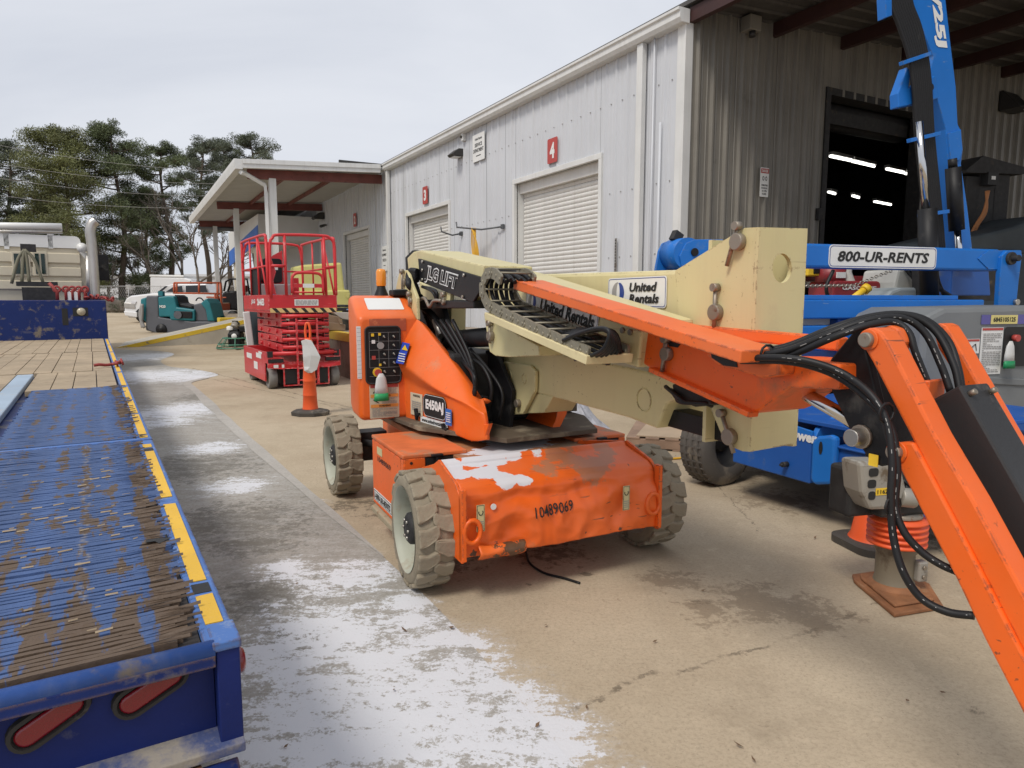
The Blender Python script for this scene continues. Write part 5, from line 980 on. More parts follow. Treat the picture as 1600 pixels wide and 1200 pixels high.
MB().tube(fan([TF.at(u, v, y=ey) for u, v in e], 5), .12, 14).ob('exhaust_pipe', chrome2, tk); q, q2 = TF.at(150, 345, y=ey), TF.at(146, 349, y=ey); MB().cyl(q, q+(q-q2).normalized()*.02, .11).ob('pipe_mouth', inkblack, tk)
MB().tube([TF.at(139, 470, y=ey), TF.at(138, 400, y=ey)], .075, 10).ob('intake_pipe', chrome2, tk)
q = K_(128, 387, TY-.1); MB().lathe([(.03, .12), (.11, .03), (.12, 0), (.001, -.02)], q, (0, 1, 0)).ob('work_lamp', wcap, tk)
q = K_(161, 418, TY+2.0); MB().box(q.x-.14, q.x+.14, q.y, q.y+.12, q.z-.36, q.z+.36).tube([q, q-X_*.6], .03).ob('mirror', black, tk, .03)
MB().box(-1.75, -.95, LEN+1.6, LEN+2.0, gz+.33, gz+.43).box(-1.65, -1.0, LEN+1.6, LEN+2.2, gz-.1, gz+.3).ob('hose_platform', darkm, tk)
hp = mat('hose_stand', (.16, .15, .10), .6)
for u, v in ((18, 443), (34, 443), (46, 443), (68, 443)): MB().tube(fan([TF.at(38, 390, y=LEN+1.8), TF.at(38+(u-38)*.5, 405, y=LEN+1.75), TF.at(u, v, y=LEN+1.7)], 4), .035, 7).ob('air_hose', hp, tk)
q = TF.at(44, 388, y=LEN+1.8); MB().box(q.x-.15, q.x+.15, q.y, q.y+.08, q.z-.08, q.z+.1).ob('hose_block', darkm, tk)
for x in (-.5, -2.1): MB().lathe([(.2, -.14), (.5, -.14), (.52, 0), (.5, .14), (.2, .14)], (x, TY-1.0, .52), (1, 0, 0), 28).ob('truck_wheel', rubber, tk)
MB().box(-1.75, -.8, LEN+1.2, TY+3, .6, 1.0).ob('chassis_rail', darkm, tk)
MB().loft([rrect((-1.35, y, z0), X_, Z_, w0, h0, .15) for y, z0, w0, h0 in ((TY+3.4, 1.9, 2.3, 2.2), (TY+4.8, 1.9, 2.2, 2.1), (TY+5.3, 1.5, 2.0, 1.3), (TY+7.0, 1.4, 1.7, 1.1))]).ob('bonnet', beige, tk)
# ================================================================ DELINEATOR POST with a plastic sleeve
q = gp(482, 650); vin = mat('orange_vinyl', (.80, .105, .022), .45, dirt=((.5, .13, .06), .35, 4), dirt2=((.25, .12, .08), .2, 12)); rub2 = mat('rubber_base', (.06, .053, .045), .85, dirt=((.20, .17, .13), .45, 6), bump=.2)
de = thing('delineator_post', 'tall orange delineator post on a black rubber foot in front of the red scissor lift', 'delineator', loc=(q.x, q.y+.1, 0))
MB().loft([[(r*math.cos(a+.39)*1.15, r*math.sin(a+.39)*.9, z) for a in np.linspace(0, 6.283, 9)[:-1]] for r, z in ((.225, 0), (.23, .05), (.20, .07), (.10, .085))]).ob('base', rub2, de, .006)
MB().lathe([(.105, .085), (.10, .12), (.090, .265), (.094, .268), (.093, .28), (.082, .46), (.086, .463), (.085, .475), (.075, .655), (.079, .658), (.077, .67), (.066, .85), (.058, 1.02), (.045, 1.03), (.040, 1.05), (.001, 1.05)], n=28).ob('post', vin, de)
MB().tube(fan([(-.028, 0, 1.04), (-.033, 0, 1.15), (-.02, 0, 1.235), (0, 0, 1.25), (.02, 0, 1.235), (.033, 0, 1.15), (.028, 0, 1.04)], 4), .017, 8).ob('handle', vin, de)
plast = mat('clear_sleeve', (.62, .62, .60), .3, alpha=.92, bump=.3, bs=14); o = MB()
prof = [(-.07, -.075, .074, 1.03), (-.055, -.07, .13, .95), (-.05, -.072, .19, .80), (-.05, -.07, .13, .66), (-.04, -.06, .06, .60)]
o.loft([[(x0 if k == 0 else x1 if k == 2 else (x0+x1)/2, -.085-.02*(k == 1)+(.01 if k == 3 else 0)+.008*math.sin(z*30), z+.02*math.sin(k*2)+.015*math.sin(z*23+k)) for k in range(4)] for x0, y0, x1, z in prof])
o = o.ob('plastic_bag', plast, None, bev=.004); o.location = (q.x, q.y+.1, 0); tag(o, 'crumpled clear plastic bag hanging down the front of the orange delineator post', 'plastic bag')
# ================================================================ RED SCISSOR LIFT (frame: x = across its front, y = along it, away)
SF = Fr(-4.2, 12.03, 31); sc = thing('scissor_lift', 'red scissor lift with railed platform standing before the loading dock', 'scissor lift', SF)
red = mat('red_paint', (.54, .020, .026), .45, edge=((.62, .3, .28), .02, .4), scratch=((.6, .35, .3), .6), var=.12, vs=2, dirt=((.55, .20, .18), .30, 3), dirt2=((.12, .03, .03), .2, 10), coat=.2); redt = mat('red_tube', (.58, .03, .035), .4, dirt=((.60, .28, .26), .3, 5)); grey_t = mat('grey_tyre', (.20, .19, .175), .85, dirt=((.32, .28, .22), .45, 5), dirt2=((.10, .09, .08), .3, 12))
for x in (.0, 1.15):
    for y in (.2, 1.75): MB().lathe([(.001, .03), (.10, .03), (.13, .05), (.17, .06), (.19, .045), (.19, -.075), (.17, -.085), (.001, -.085)], (x-.0 if x else x+.02, y, .19), (-1 if not x else 1, 0, 0), 28).ob('wheel', grey_t, sc)
MB().box(-.075, -.05, .22, 2.15, .13, .66).box(1.20, 1.225, .22, 2.15, .13, .66).ob('side_plate', red, sc, .004)
MB().box(.20, .95, .12, 2.1, .06, .36).ob('chassis_box', darkm, sc)
MB().ext([(-.07, -.02, .38), (.15, -.06, .36), (1.0, -.06, .36), (1.22, -.02, .38), (1.22, -.02, .46), (1.0, -.06, .46), (.15, -.06, .46), (-.07, -.02, .46)], (0, .03, 0)).ob('bumper', red, sc, .004)
MB().box(-.05, 1.2, .0, 2.2, .46, .475).ob('tray', red, sc); MB().box(-.07, -.04, -.02, 2.2, .46, .66).box(1.19, 1.22, -.02, 2.2, .46, .66).box(-.07, 1.22, 2.17, 2.2, .46, .66).ob('tray_rim', red, sc, .004)
for a, c in ((-.06, .20), (.95, 1.21)): MB().box(a, c, -.03, .02, .475, .54).ob('pocket', inkblack, sc); MB().box(a, c, -.035, .25, .54, .555).ob('pocket_plate', red, sc)
for a, c in ((.02, .10), (.16, .20)): MB().box(a, c, -.0655, -.062, .385, .44).ob('reflector', white, sc)
MB().box(.22, .44, -.02, 0, .09, .34).ob('front_panel', inkblack, sc); MB().box(.80, .98, -.02, 0, .09, .34).ob('front_panel', inkblack, sc)
for x in (.20, .45, .79, .99): MB().box(x-.012, x+.012, -.035, -.01, .06, .36).ob('front_frame', red, sc)
MB().box(.19, 1.0, -.035, -.01, .05, .07).ob('front_sill', red, sc)
MB().cyl((.02, -.01, .63), (1.15, -.01, .63), .035).ob('roller_tube', redt, sc); 
for x in (-.02, 1.15): MB().box(x-.05, x+.04, -.04, .04, .57, .67).ob('roller_block', inkblack, sc)
for x in (.43, .79): MB().box(x-.014, x+.014, -.10, -.07, .08, 1.24).ob('ladder_rail', red, sc)
for z in (.15, .36, .62, .88, 1.20): MB().cyl((.43, -.085, z), (.79, -.085, z), .014, n=8).ob('ladder_rung', red, sc)
for x in (.235, .36, .86, .985):
    for k in range(5):
        z = .735+k*.137; t = (.012 if k % 2 else -.012)*(1 if x in (.235, .985) else -1)
        MB().ext([(x-.045, .0, z-.060+t), (x+.045, .0, z-.060+t), (x+.045, .0, z+.060+t), (x-.045, .0, z+.060+t)], (0, 2.05, -2*t)).ob('scissor_arm', red, sc, .003)
        MB().box(x-.037, x+.037, -.002, .0, z-.045+t, z+.045+t).ob('arm_end', inkblack, sc)
for k in range(5):
    z = .735+k*.137
    MB().cyl((.20, -.012, z), (1.02, -.012, z), .032, n=12).ob('cross_tube', redt, sc)
    for y in (.35, 1.0, 1.7): MB().cyl((.165, y, z), (.19, y, z), .034, n=12).ob('pivot_pin', red, sc)
MB().cyl((.66, .05, .6), (.66, .2, 1.3), .05).ob('lift_cylinder', inkblack, sc)
hp_ = mat('hazard_yellow', (.70, .48, .20), .5)
MB().box(.0, 1.18, 0, 2.35, 1.34, 1.385).ob('platform_floor', red, sc, .004)
PB = 2.3
for a in ((-.004, 1.184, -.012, 0, 1.385, 1.655), (-.012, -.002, 0, PB, 1.385, 1.655), (1.182, 1.192, 0, PB, 1.385, 1.655), (0, 1.18, PB, PB+.01, 1.385, 1.655)): MB().box(*a).ob('toe_board', red, sc, .002)
o = MB().box(.01, 1.17, -.017, -.013, 1.345, 1.425).ob('hazard_strip', hp_, sc)
for k in range(7): x = .05+k*.165; MB().ext([(x+.06, -.0185, 1.347), (x+.13, -.0185, 1.347), (x+.06, -.0185, 1.423), (x-.01, -.0185, 1.423)], (0, .0012, 0)).ob('hazard_stripe', inkblack, o)
sticker(sc, (.64, -.0125, 1.52), X_, Z_, .42, .11, white, 'notice', .004); lines(MB(), (.64, -.0145, 1.52), X_, Z_, .38, .08, 4).ob('small_print', inkgrey, sc)
o = sticker(sc, (-.0125, 1.0, 1.53), (0, -1, 0), Z_, 1.3, .16, red, 'model_panel', .004); text(MB(), 'JLG', (-.016, 1.3, 1.53), (0, -1, 0), Z_, .4, .1, .04, .2).ob('lettering', white, o); text(MB(), '2646ES', (-.016, .62, 1.53), (0, -1, 0), Z_, .62, .13, .05).ob('lettering', white, o)
def rail(pts, r=.026): return MB().tube(pts, r, 8).ob('guard_rail', redt, sc)
F0 = lambda u, v: SF.at(u, v, y=0)
rail(fan([(.04, 0, 1.6), (.05, 0, 2.45), (.10, 0, 2.62), (.22, 0, 2.68), (.95, 0, 2.70), (1.10, 0, 2.66), (1.17, 0, 2.55), (1.18, 0, 2.3), (1.18, 0, 1.65)], 4))
rail([(.30, 0, 1.65), (.30, 0, 2.68)]); rail([(1.0, 0, 1.65), (.98, 0, 2.68)]); rail([(.04, 0, 2.15), (.30, 0, 2.15)]); rail([(.98, 0, 2.15), (1.18, 0, 2.15)])
rail(fan([(.40, -.02, 1.68), (.40, -.02, 1.92), (.44, -.02, 2.01), (.54, -.02, 2.04), (.80, -.02, 2.04), (.90, -.02, 2.01), (.94, -.02, 1.92), (.94, -.02, 1.68)], 3)); 
MB().box(.40, .94, -.035, -.02, 1.78, 1.85).ob('gate_bar', red, sc); MB().box(.58, .78, -.038, -.0355, 1.78, 1.85).ob('gate_label', white, sc); rail([(.42, -.02, 1.70), (.92, -.02, 1.70)], .015)
MB().ext([(.02, .01, 1.66), (.13, .01, 1.66), (.09, .01, 1.9), (.14, .01, 2.05), (.02, .01, 2.45)], (0, .01, 0)).ob('corner_gusset', red, sc)
for x in (0, 1.18):
    rail(fan([(x, .04, 2.30), (x, .06, 2.60), (x, .16, 2.68), (x, 1.0, 2.70), (x, 2.2, 2.70), (x, PB, 2.6), (x, PB, 1.65)], 3)); rail([(x, .05, 2.15), (x, PB, 2.15)], .018)
    rail([(x, .03, 1.65), (x, .03, 2.6)]); rail([(x, .12, 1.66), (x, .75, 2.68)], .018)
    for y in (.8, 1.5): rail([(x, y, 1.65), (x, y, 2.7)], .018)
rail(fan([(0, PB, 2.3), (.06, PB, 2.62), (.2, PB, 2.7), (1.0, PB, 2.7), (1.14, PB, 2.6), (1.18, PB, 2.3)], 3)); rail([(0, PB, 2.15), (1.18, PB, 2.15)], .018)
for x in (.5,): rail([(x, PB, 1.65), (x, PB, 2.7)], .018)
MB().ext([(.16, 1.5, 1.42), (.62, 1.5, 1.42), (.60, 1.5, 2.52), (.42, 1.5, 2.42), (.34, 1.5, 2.34), (.16, 1.5, 2.30)], (0, .02, 0)).ob('mesh_panel', red, sc)
MB().loft([rrect((.36, y, 2.12), X_, Z_, .36, .46, .06) for y in (1.3, 1.48)]).ob('control_case', black, sc, .01); sticker(sc, (.36, 1.298, 2.17), X_, Z_, .20, .07, white, 'case_label'); 
MB().box(.04, .6, .9, 1.2, 1.39, 1.86).ob('battery_pack', inkgrey, sc, .02); MB().box(.20, .30, .88, .9, 1.42, 1.84).ob('blue_strip', bluest, sc); MB().box(.80, .92, 1.6, 1.7, 1.40, 2.0).ob('control_post', red, sc); MB().box(.02, .06, .9, 1.6, 1.45, 2.15).ob('dark_case', black, sc)
o = sticker(sc, (-.0765, 1.0, .36), (0, -1, 0), Z_, .34, .14, white, 'side_notice', .004); sticker(sc, (-.0765, 1.6, .5), (0, -1, 0), Z_, .5, .10, white, 'side_notice', .004); sticker(sc, (-.0765, .7, .56), (0, -1, 0), Z_, .45, .09, white, 'side_notice', .004); sticker(sc, (-.0765, .55, .62), (0, -1, 0), Z_, .3, .04, white, 'side_notice', .004)
# ================================================================ BLUE BOOM LIFT (chassis frame parallel to the orange lift; upper works swung across)
KF = Fr(2.06, 4.67, 25.85); UF = Fr(1.30, 5.6, 18)
bl = thing('blue_boom_lift', 'bright blue boom lift with raised mast parked under the dark roof overhang', 'boom lift', KF)
up = None
blu = mat('bright_blue_paint', (.011, .15, .52), .45, spec=.35, edge=((.10, .12, .16), .014, .3), scratch=((.25, .32, .42), .5), var=.10, vs=1.5, dirt=((.10, .20, .42), .28, 3), dirt2=((.04, .05, .08), .17, 12))
bluc = mat('chassis_blue', (.012, .09, .36), .45, var=.15, vs=2, dirt=((.10, .14, .22), .42, 4), dirt2=((.05, .05, .06), .25, 10))
gcov = mat('grey_cover', (.17, .18, .185), .6, var=.08, dirt=((.25, .24, .22), .3, 4), bump=.1, bs=80)
def k2(q): return Vector(KF.loc(UF.wld(*q)))                  # upper-frame point -> chassis frame
KX = (k2((1, 0, 0))-k2((0, 0, 0))).normalized(); KY = (k2((0, 1, 0))-k2((0, 0, 0))).normalized()
def U_(u, v, y=0): return k2(UF.at(u, v, y=y))
def upl(name, px, y, th, m_, bev=.006): return MB().ext([U_(u, v, y) for u, v in px], KY*th).ob(name, m_, bl, bev)
def ubox(name, x0, x1, y0, y1, z0, z1, m_, bev=.008): return MB().ext([k2((x0, y0, z0)), k2((x1, y0, z0)), k2((x1, y0, z1)), k2((x0, y0, z1))], KY*(y1-y0)).ob(name, m_, bl, bev)
# chassis
MB().box(.0, 1.75, -.0, .74, .29, .60).ob('chassis', bluc, bl, .01); MB().box(.5, 1.3, .74, 1.9, .31, .58).ob('rear_chassis', bluc, bl, .01)
MB().ext([(0, -.0, .60), (0, .75, .60), (0, .60, .72), (0, -.0, .66)], (.02, 0, 0)).ext([(.0, -.02, .6), (1.7, -.02, .6), (1.7, -.02, .78), (.3, -.02, .78), (.05, -.02, .68)], (0, .04, 0)).ob('chassis_cheek', blu, bl, .004)
MB().ext([(.03, -.45, .70), (1.6, -.85, .76), (1.6, .74, .76), (.03, .74, .70)], (0, 0, .03)).ob('deck_plate', bluc, bl, .006)
MB().ext([KF.at(u, v, x=-.03) for u, v in ((1268, 690), (1276, 682), (1296, 680), (1305, 684), (1302, 752), (1296, 757), (1272, 758), (1265, 750))], (.06, 0, 0)).ob('axle_stop', blu, bl, .02)
q = KF.at(1282, 700, x=-.034); MB().ext([q+Vector((0, .015*math.cos(a), .045*math.sin(a))) for a in np.linspace(0, 6.283, 13)[:-1]], (.003, 0, 0)).ob('stop_slot', inkblack, bl)
MB().box(.02, 1.7, -.85, -.20, .28, .58).box(-.005, 1.7, -.86, -.19, .582, .60).ob('front_axle_box', bluc, bl, .008)
q = KF.at(1230, 725, x=-.002); MB().cyl(q, q-X_*.05, .02, n=8).cyl(q, q-X_*.07, .01, n=6).ob('axle_bolt', darkm, bl)
q = KF.at(1258, 687, x=.0); text(MB(), 'Power', Vector((-.003, .085, .615)), (0, -1, 0), Z_, .27, .075, .05, .1).ob('lettering', white, bl)
for a in ((.22, -.35), (.45, -.62)): MB().ext([(a[0]-.1, a[1]+.14, .738), (a[0]+.16, a[1]+.02, .745), (a[0]+.02, a[1]-.06, .742)], (0, 0, .004)).ob('arrow_decal', yellow, bl)
tyb = mat('road_tyre', (.10, .09, .08), .85, dirt=((.22, .19, .15), .5, 5), bump=.2)
def rtyre(x, y):
    wh = MB().lathe([(.001, .05), (.08, .05), (.09, -.05), (.001, -.05)], ax=(-1, 0, 0)).ob('wheel', darkm, bl, loc=(x, y, .36))
    MB().lathe([(.20, -.13), (.27, -.15), (.335, -.125), (.36, -.105), (.36, -.085), (.345, -.08), (.345, -.07), (.362, -.065), (.362, -.025), (.347, -.02), (.347, -.008), (.363, -.003), (.363, .035), (.347, .04), (.347, .05), (.362, .055), (.36, .105), (.335, .125), (.27, .15), (.20, .13), (.20, -.13)], ax=(1, 0, 0), n=48).ob('tyre', tyb, wh)
    MB().lathe([(.20, .13), (.19, .05), (.08, .02), (.08, 0), (.19, .03), (.2, -.13)], ax=(-1, 0, 0), n=32).ob('rim', darkm, wh)  # dark rim colour stands in for the shade over the wheel disc
    for k in range(36):
        a = k*math.pi/18; b = MB()
        for x0 in (-.105, -.045, .015, .075): b.box(x0-.003, x0+.032, -.006, .006, .356, .3655)
        o = b.ob('tread_sipes', tyb, wh); o['kind'] = 'stuff'; o.rotation_euler = (a, 0, 0)
    return wh
for x, y, a in ((.22, 1.15, 1.75), (1.6, 1.15, 0), (1.7, -1.0, 0)): rtyre(x, y).rotation_euler = (0, 0, a)
# turntable cover nearest the camera
cvr = [(1440, 560), (1447, 500), (1455, 492), (1477, 481), (1530, 480), (1660, 477), (1670, 642), (1560, 645), (1450, 642)]
upl('turntable_cover', cvr, -.75, .9, gcov, .04)
upl('cover_crease', [(1530, 588), (1660, 596), (1660, 606), (1534, 600)], -.765, .02, gcov, .008)
upl('cover_base', [(1440, 645), (1670, 643), (1675, 700), (1440, 700)], -.70, .8, bluc)
def usign(u0, v0, u1, v1, m_, name, y=-.755): 
    a, c = UF.at(u0, v0, y=y), UF.at(u1, v1, y=y); ctr = (a+c)/2; return sticker(bl, k2(ctr), KX, Z_, c.x-a.x, a.z-c.z, m_, name, .004), k2(ctr), c.x-a.x, a.z-c.z
purp = mat('purple_label', (.10, .09, .30), .5)
o, c_, w_, h_ = usign(1534, 492, 1602, 506, purp, 'serial_label'); yl = sticker(bl, c_-KY*.004, KX, Z_, w_*.6, h_*.95, mat('pale_yellow', (.62, .54, .20), .5), 'serial_plate', .002); text(MB(), '6845105125', c_-KY*.006, KX, Z_, w_*.5, h_*.5, .03).ob('lettering', inkblack, yl)
o, c_, w_, h_ = usign(1534, 512, 1562, 584, white, 'instruction_label'); MB().ext([c_-KY*.004+KX*a*w_*.47+Z_*b_ for a, b_ in ((-1, h_*.44), (1, h_*.44), (1, h_*.49), (-1, h_*.49))], -KY*.001).ob('label_band', red_sign, o); lines(MB(), c_-KY*.003-Z_*h_*.04, KX, Z_, w_*.85, h_*.85, 22, seed=5).ob('small_print', inkgrey, o)
o, c_, w_, h_ = usign(1497, 530, 1529, 552, white, 'tip_over_label'); MB().ext([c_-KY*.004+KX*a*w_*.47+Z_*b_ for a, b_ in ((-1, h_*.33), (1, h_*.33), (1, h_*.47), (-1, h_*.47))], -KY*.001).ob('label_band', red_sign, o); MB().tube([c_-KY*.005+KX*a*w_+Z_*b_*h_ for a, b_ in ((-.35, -.35), (-.28, .1), (-.15, -.3))], .004, 4).tube([c_-KY*.005+KX*a*w_+Z_*b_*h_ for a, b_ in ((.12, -.1), (.3, .15), (.36, -.3))], .004, 4).ob('pictogram', inkblack, o)
a, c_ = UF.at(1570, 511, y=-.76), UF.at(1640, 570, y=-.76); MB().ext(rrect(k2((a+c_)/2), KX, Z_, c_.x-a.x, a.z-c_.z, .03), -KY*.004).ob('control_recess', inkblack, bl)
q = UF.at(1584, 528, y=-.775); MB().cyl(k2(q), k2(q)-KY*.04, .028).ob('stop_button', red_sign, bl)
q = UF.at(1580, 533, y=-.82); sleeve('tag_sleeve', 'white plastic sleeve with green hem in the recess of the grey turntable cover', UF.wld(*q), UF.a, 1.35, (.01, .22, .08))
q = UF.at(1480, 642, y=-.4); a = UF.at(1592, 645, y=-.77); 
# secondary arms with end links
AZ0, AZ1 = 1.833, 2.035
ubox('upper_arm', .25, 3.5, -.02, .2, AZ0, AZ1, blu, .02)
upl('arm_end_plate', [(1528, 404), (1545, 391), (1572, 391), (1572, 421), (1545, 421)], -.028, .008, blu, .003)
ubox('lower_arm', .2, 3.35, -.02, .2, 1.395, 1.56, blu, .012); ubox('lower_arm_cap', .2, 3.05, .01, .18, 1.56, 1.60, blu, .006)
ubox('third_arm', .2, 2.9, -.02, .2, 1.12, 1.335, blu, .012); ubox('white_panel', .3, 2.1, .15, .19, 1.31, 1.42, white, 0)
upl('end_link', [(1566, 400), (1574, 391), (1596, 391), (1597, 400), (1592, 440), (1588, 478), (1568, 486), (1560, 480), (1563, 430)], -.06, .05, blu, .006)
q = UF.at(1578, 404, y=-.06); MB().cyl(k2(q), k2(q)-KY*.03, .06).cyl(k2(q), k2(q)-KY*.09, .03).ob('link_pin', darkm, bl, .003)
q = UF.at(1586, 472, y=-.06); MB().cyl(k2(q), k2(q)-KY*.03, .03).ob('link_pin', steel, bl, .003)
for y in (-.06, .20): upl('clevis_plate', [(1068, 428), (1062, 400), (1072, 380), (1085, 374), (1130, 374), (1140, 440), (1070, 440)], y, .03, blu, .006) if y < 0 else upl('clevis_plate', [(1024, 424), (1030, 392), (1036, 380), (1046, 376), (1075, 376), (1075, 424)], y, .03, blu, .006)
q = UF.at(1075, 396, y=-.05); r_ = k2(UF.at(1052, 398, y=.19)); MB().cyl(k2(q), r_, .125, n=28).ob('pivot_tube', blu, bl); q = UF.at(1085, 394, y=-.062); MB().cyl(k2(q), k2(q)-KY*.012, .032).ob('pivot_pin', black, bl)
q = UF.at(1056, 372, y=.1); MB().box(-.04, .04, -.03, .03, -.03, .05, Matrix.Translation(k2(q))@Matrix.Rotation(.5, 4, 'Y')).ob('grease_box', darkm, bl)
a, c_ = UF.at(1297, 380.5, y=-.03), UF.at(1463, 417.5, y=-.03); ctr = k2((a+c_)/2); w_, h_ = c_.x-a.x, .195
o = sticker(bl, k2(((a.x+c_.x)/2, -.0205, (AZ0+AZ1)/2)), KX, Z_, w_, h_, white, 'phone_sign', .04, .004, (inkblue, .006)); text(MB(), '800-UR-RENTS', k2(((a.x+c_.x)/2, -.026, (AZ0+AZ1)/2)), KX, Z_, w_*.85, h_*.48, .03, .2).ob('lettering', inkblack, o)
for y in (-.055, .205): ubox('arm_link', .06, .34, y, y+.03, 1.08, 1.86, blu, .01)
ubox('pedestal', 1.7, 2.5, .05, .5, .80, 1.40, bluc, .02); q = k2((2.0, .2, .79)); MB().cyl((q.x, q.y, .77), (q.x, q.y, .84), .5, n=32).ob('slew_ring', darkm, bl)
# raised mast with hoses
MY = .4
upl('mast', [(1401, -60), (1476, -60), (1478, 0), (1486, 70), (1494, 135), (1497, 194), (1502, 204), (1505, 233), (1502, 256), (1512, 324), (1519, 384), (1522, 420), (1500, 420), (1495, 380), (1482, 256), (1478, 202), (1465, 155), (1450, 128), (1458, 88), (1440, 40), (1415, 5)], MY, .14, blu, .01)
upl('mast_pad', [(1482, 208), (1502, 202), (1504, 236), (1500, 250), (1486, 252)], MY-.02, .04, blu)
upl('mast_bracket', [(1404, 168), (1403, 146), (1418, 104), (1424, 112), (1420, 138), (1444, 124), (1462, 118), (1466, 154), (1446, 160)], MY-.05, .10, blu, .01)
q = UF.at(1452, 137, y=MY-.055); MB().cyl(k2(q), k2(q)-KY*.02, .035).ob('mast_pin', black, bl)
upl('mast_clamp', [(1411, 95), (1455, 80), (1456, 86), (1412, 101)], MY-.15, .05, blu, .003); upl('mast_clamp', [(1423, 216), (1470, 205), (1471, 211), (1424, 222)], MY-.15, .05, blu, .003); upl('mast_clamp', [(1440, 333), (1484, 327), (1484, 333), (1440, 339)], MY-.15, .05, blu, .003)
upl('hose_guide', [(1381, -60), (1392, -60), (1394, 24), (1385, 27)], MY-.08, .1, blu, .003)
b = MB()
for k in range(9):
    e = k*3.9; b.tube(fan([U_(1388+e, -60, MY-.06), U_(1391+e, 0, MY-.06), U_(1405+e, 40, MY-.08), U_(1421+e*.85, 90, MY-.10), U_(1428+e*.8, 140, MY-.10), U_(1432+e*.8, 210, MY-.08), U_(1443+e*.8, 320, MY-.08), U_(1450+e*.8, 400, MY-.06)], 5), .022, 7)
b.ob('mast_hoses', rubber, bl)
chr_ = bpy.data.materials['chrome']
MB().cyl(U_(1436, 190, MY-.16), U_(1447, 330, MY-.16), .032).ob('cylinder_rod', chr_, bl); MB().cyl(U_(1449, 326, MY-.16), U_(1452, 470, MY-.16), .085).ob('cylinder_barrel', black, bl)
MB().cyl(U_(1489, 262, MY-.12), U_(1495, 360, MY-.12), .07).cyl(U_(1488, 248, MY-.12), U_(1489, 262, MY-.12), .04).ob('cylinder_barrel', black, bl); MB().cyl(U_(1496, 360, MY-.12), U_(1500, 420, MY-.12), .03).ob('cylinder_rod', chr_, bl)
a = UF.at(1466, 32, y=MY-.004); a2 = UF.at(1470, 65, y=MY); d_ = (k2(UF.at(1472, 66, y=MY))-k2(UF.at(1462, -6, y=MY))).normalized(); ud = d_.cross(-KY); ud = ud if ud.dot(KX) > 0 else -ud
text(MB(), 'Z-45/25J', k2(UF.at(1458, -20, y=MY-.003)), d_, d_.cross(KY)*-1 if (d_.cross(KY)*-1).dot(KX) > 0 else d_.cross(KY), 1.12, .145, .05, .12).ob('lettering', white, bl)
b = MB()
for k in range(3): b.tube(fan([U_(1462-8*k, 410, .3), U_(1466-6*k, 440, .25), U_(1480+8*k, 470, .3)]), .02)
b.ob('loose_hoses', rubber, bl)
upl('mast_foot', [(1488, 415), (1545, 420), (1548, 462), (1485, 462)], .45, .3, bluc, .01); upl('dark_core', [(1450, 418), (1560, 418), (1560, 470), (1450, 470)], .75, .2, darkm, 0)
# ================================================================ things standing around the blue lift
wt = mat('white_tank', (.50, .50, .46), .5); gas = mat('gas_red', (.26, .025, .03), .45, dirt=((.12, .05, .05), .4, 6))
def at_u(name, label, cat, u, v, y, group=None): q = UF.at(u, v, y=y); return thing(name, label, cat, loc=UF.wld(*q), rz=UF.a, group=group)
def sc_(u0, v0, u1, v1, y): a, c = UF.at(u0, v0, y=y), UF.at(u1, v1, y=y); return abs(c.x-a.x), abs(a.z-c.z)
y = 1.3; w_, h_ = sc_(1303, 433, 1375, 468, y)
o = at_u('fuel_caddy', 'red fuel tank lettered GASOLINE UNLEADED seen between the blue arms', 'fuel tank', 1339, 468, y); hh = h_*1.3
MB().loft([rrect((0, yy, 0), X_, Z_, w_, hh*1.3, .05) for yy in (0, .4)]).ob('tank', gas, o, .02); text(MB(), 'GASOLINE', (.02, -.004, hh*.40), X_, Z_, w_*.72, h_*.17, .03).ob('lettering', white, o); text(MB(), 'UNLEADED', (.05, -.004, hh*.08), X_, Z_, w_*.6, h_*.17, .03).ob('lettering', white, o)
MB().ext([(.0, -.004, hh*.19), (.06, -.004, hh*.19), (.04, -.004, hh*.25), (.06, -.004, hh*.31), (0, -.004, hh*.31), (.02, -.004, hh*.25)], (0, -.003, 0)).ob('emblem', yellow, o)
MB().cyl((-.2, .2, hh*.6), (-.2, .2, hh*1.15), .16).ob('pump_drum', gas, o); MB().box(-.26, -.14, .035, .05, hh*.75, hh*.95).ob('pump_label', white, o); MB().lathe([(.09, 0), (.05, .1), (.05, .16)], (.03, .2, hh*.66)).ob('funnel', wt, o); MB().tube(fan([(-.35, 0, hh), (-.45, -.02, hh*.4), (-.38, -.02, -.05)]), .02).ob('pump_hose', rubber, o)
q = UF.at(1330, 500, y=y); MB().box(-w_/2, w_/2, 0, .5, -1.5, -.1).ob('cart_frame', darkm, o)
o = at_u('white_tank', 'pale plastic tank with black hoses standing behind the blue arms', 'tank', 1420, 462, 1.2); w_, h_ = sc_(1397, 420, 1443, 462, 1.2)
MB().ext([(-w_*.5, 0, -1.4), (w_*.5, 0, -1.4), (w_*.5, 0, h_), (-w_*.38, 0, h_), (-w_*.45, 0, h_*.5)], (0, .5, 0)).ob('tank', wt, o, .03)
MB().tube(fan([(-.1, -.02, h_), (-.02, -.08, h_*.6), (.18, -.06, h_*.3), (.25, -.05, -.1)]), .018).tube(fan([(-.05, -.02, h_), (.05, -.1, h_*.55), (.22, -.08, h_*.4), (.3, -.05, 0)]), .018).ob('hoses', rubber, o)
o = at_u('grey_hump', 'rounded grey engine cover behind the lower blue arm', 'engine cover', 1414, 470, .9); w_, h_ = sc_(1380, 449, 1446, 470, .9)
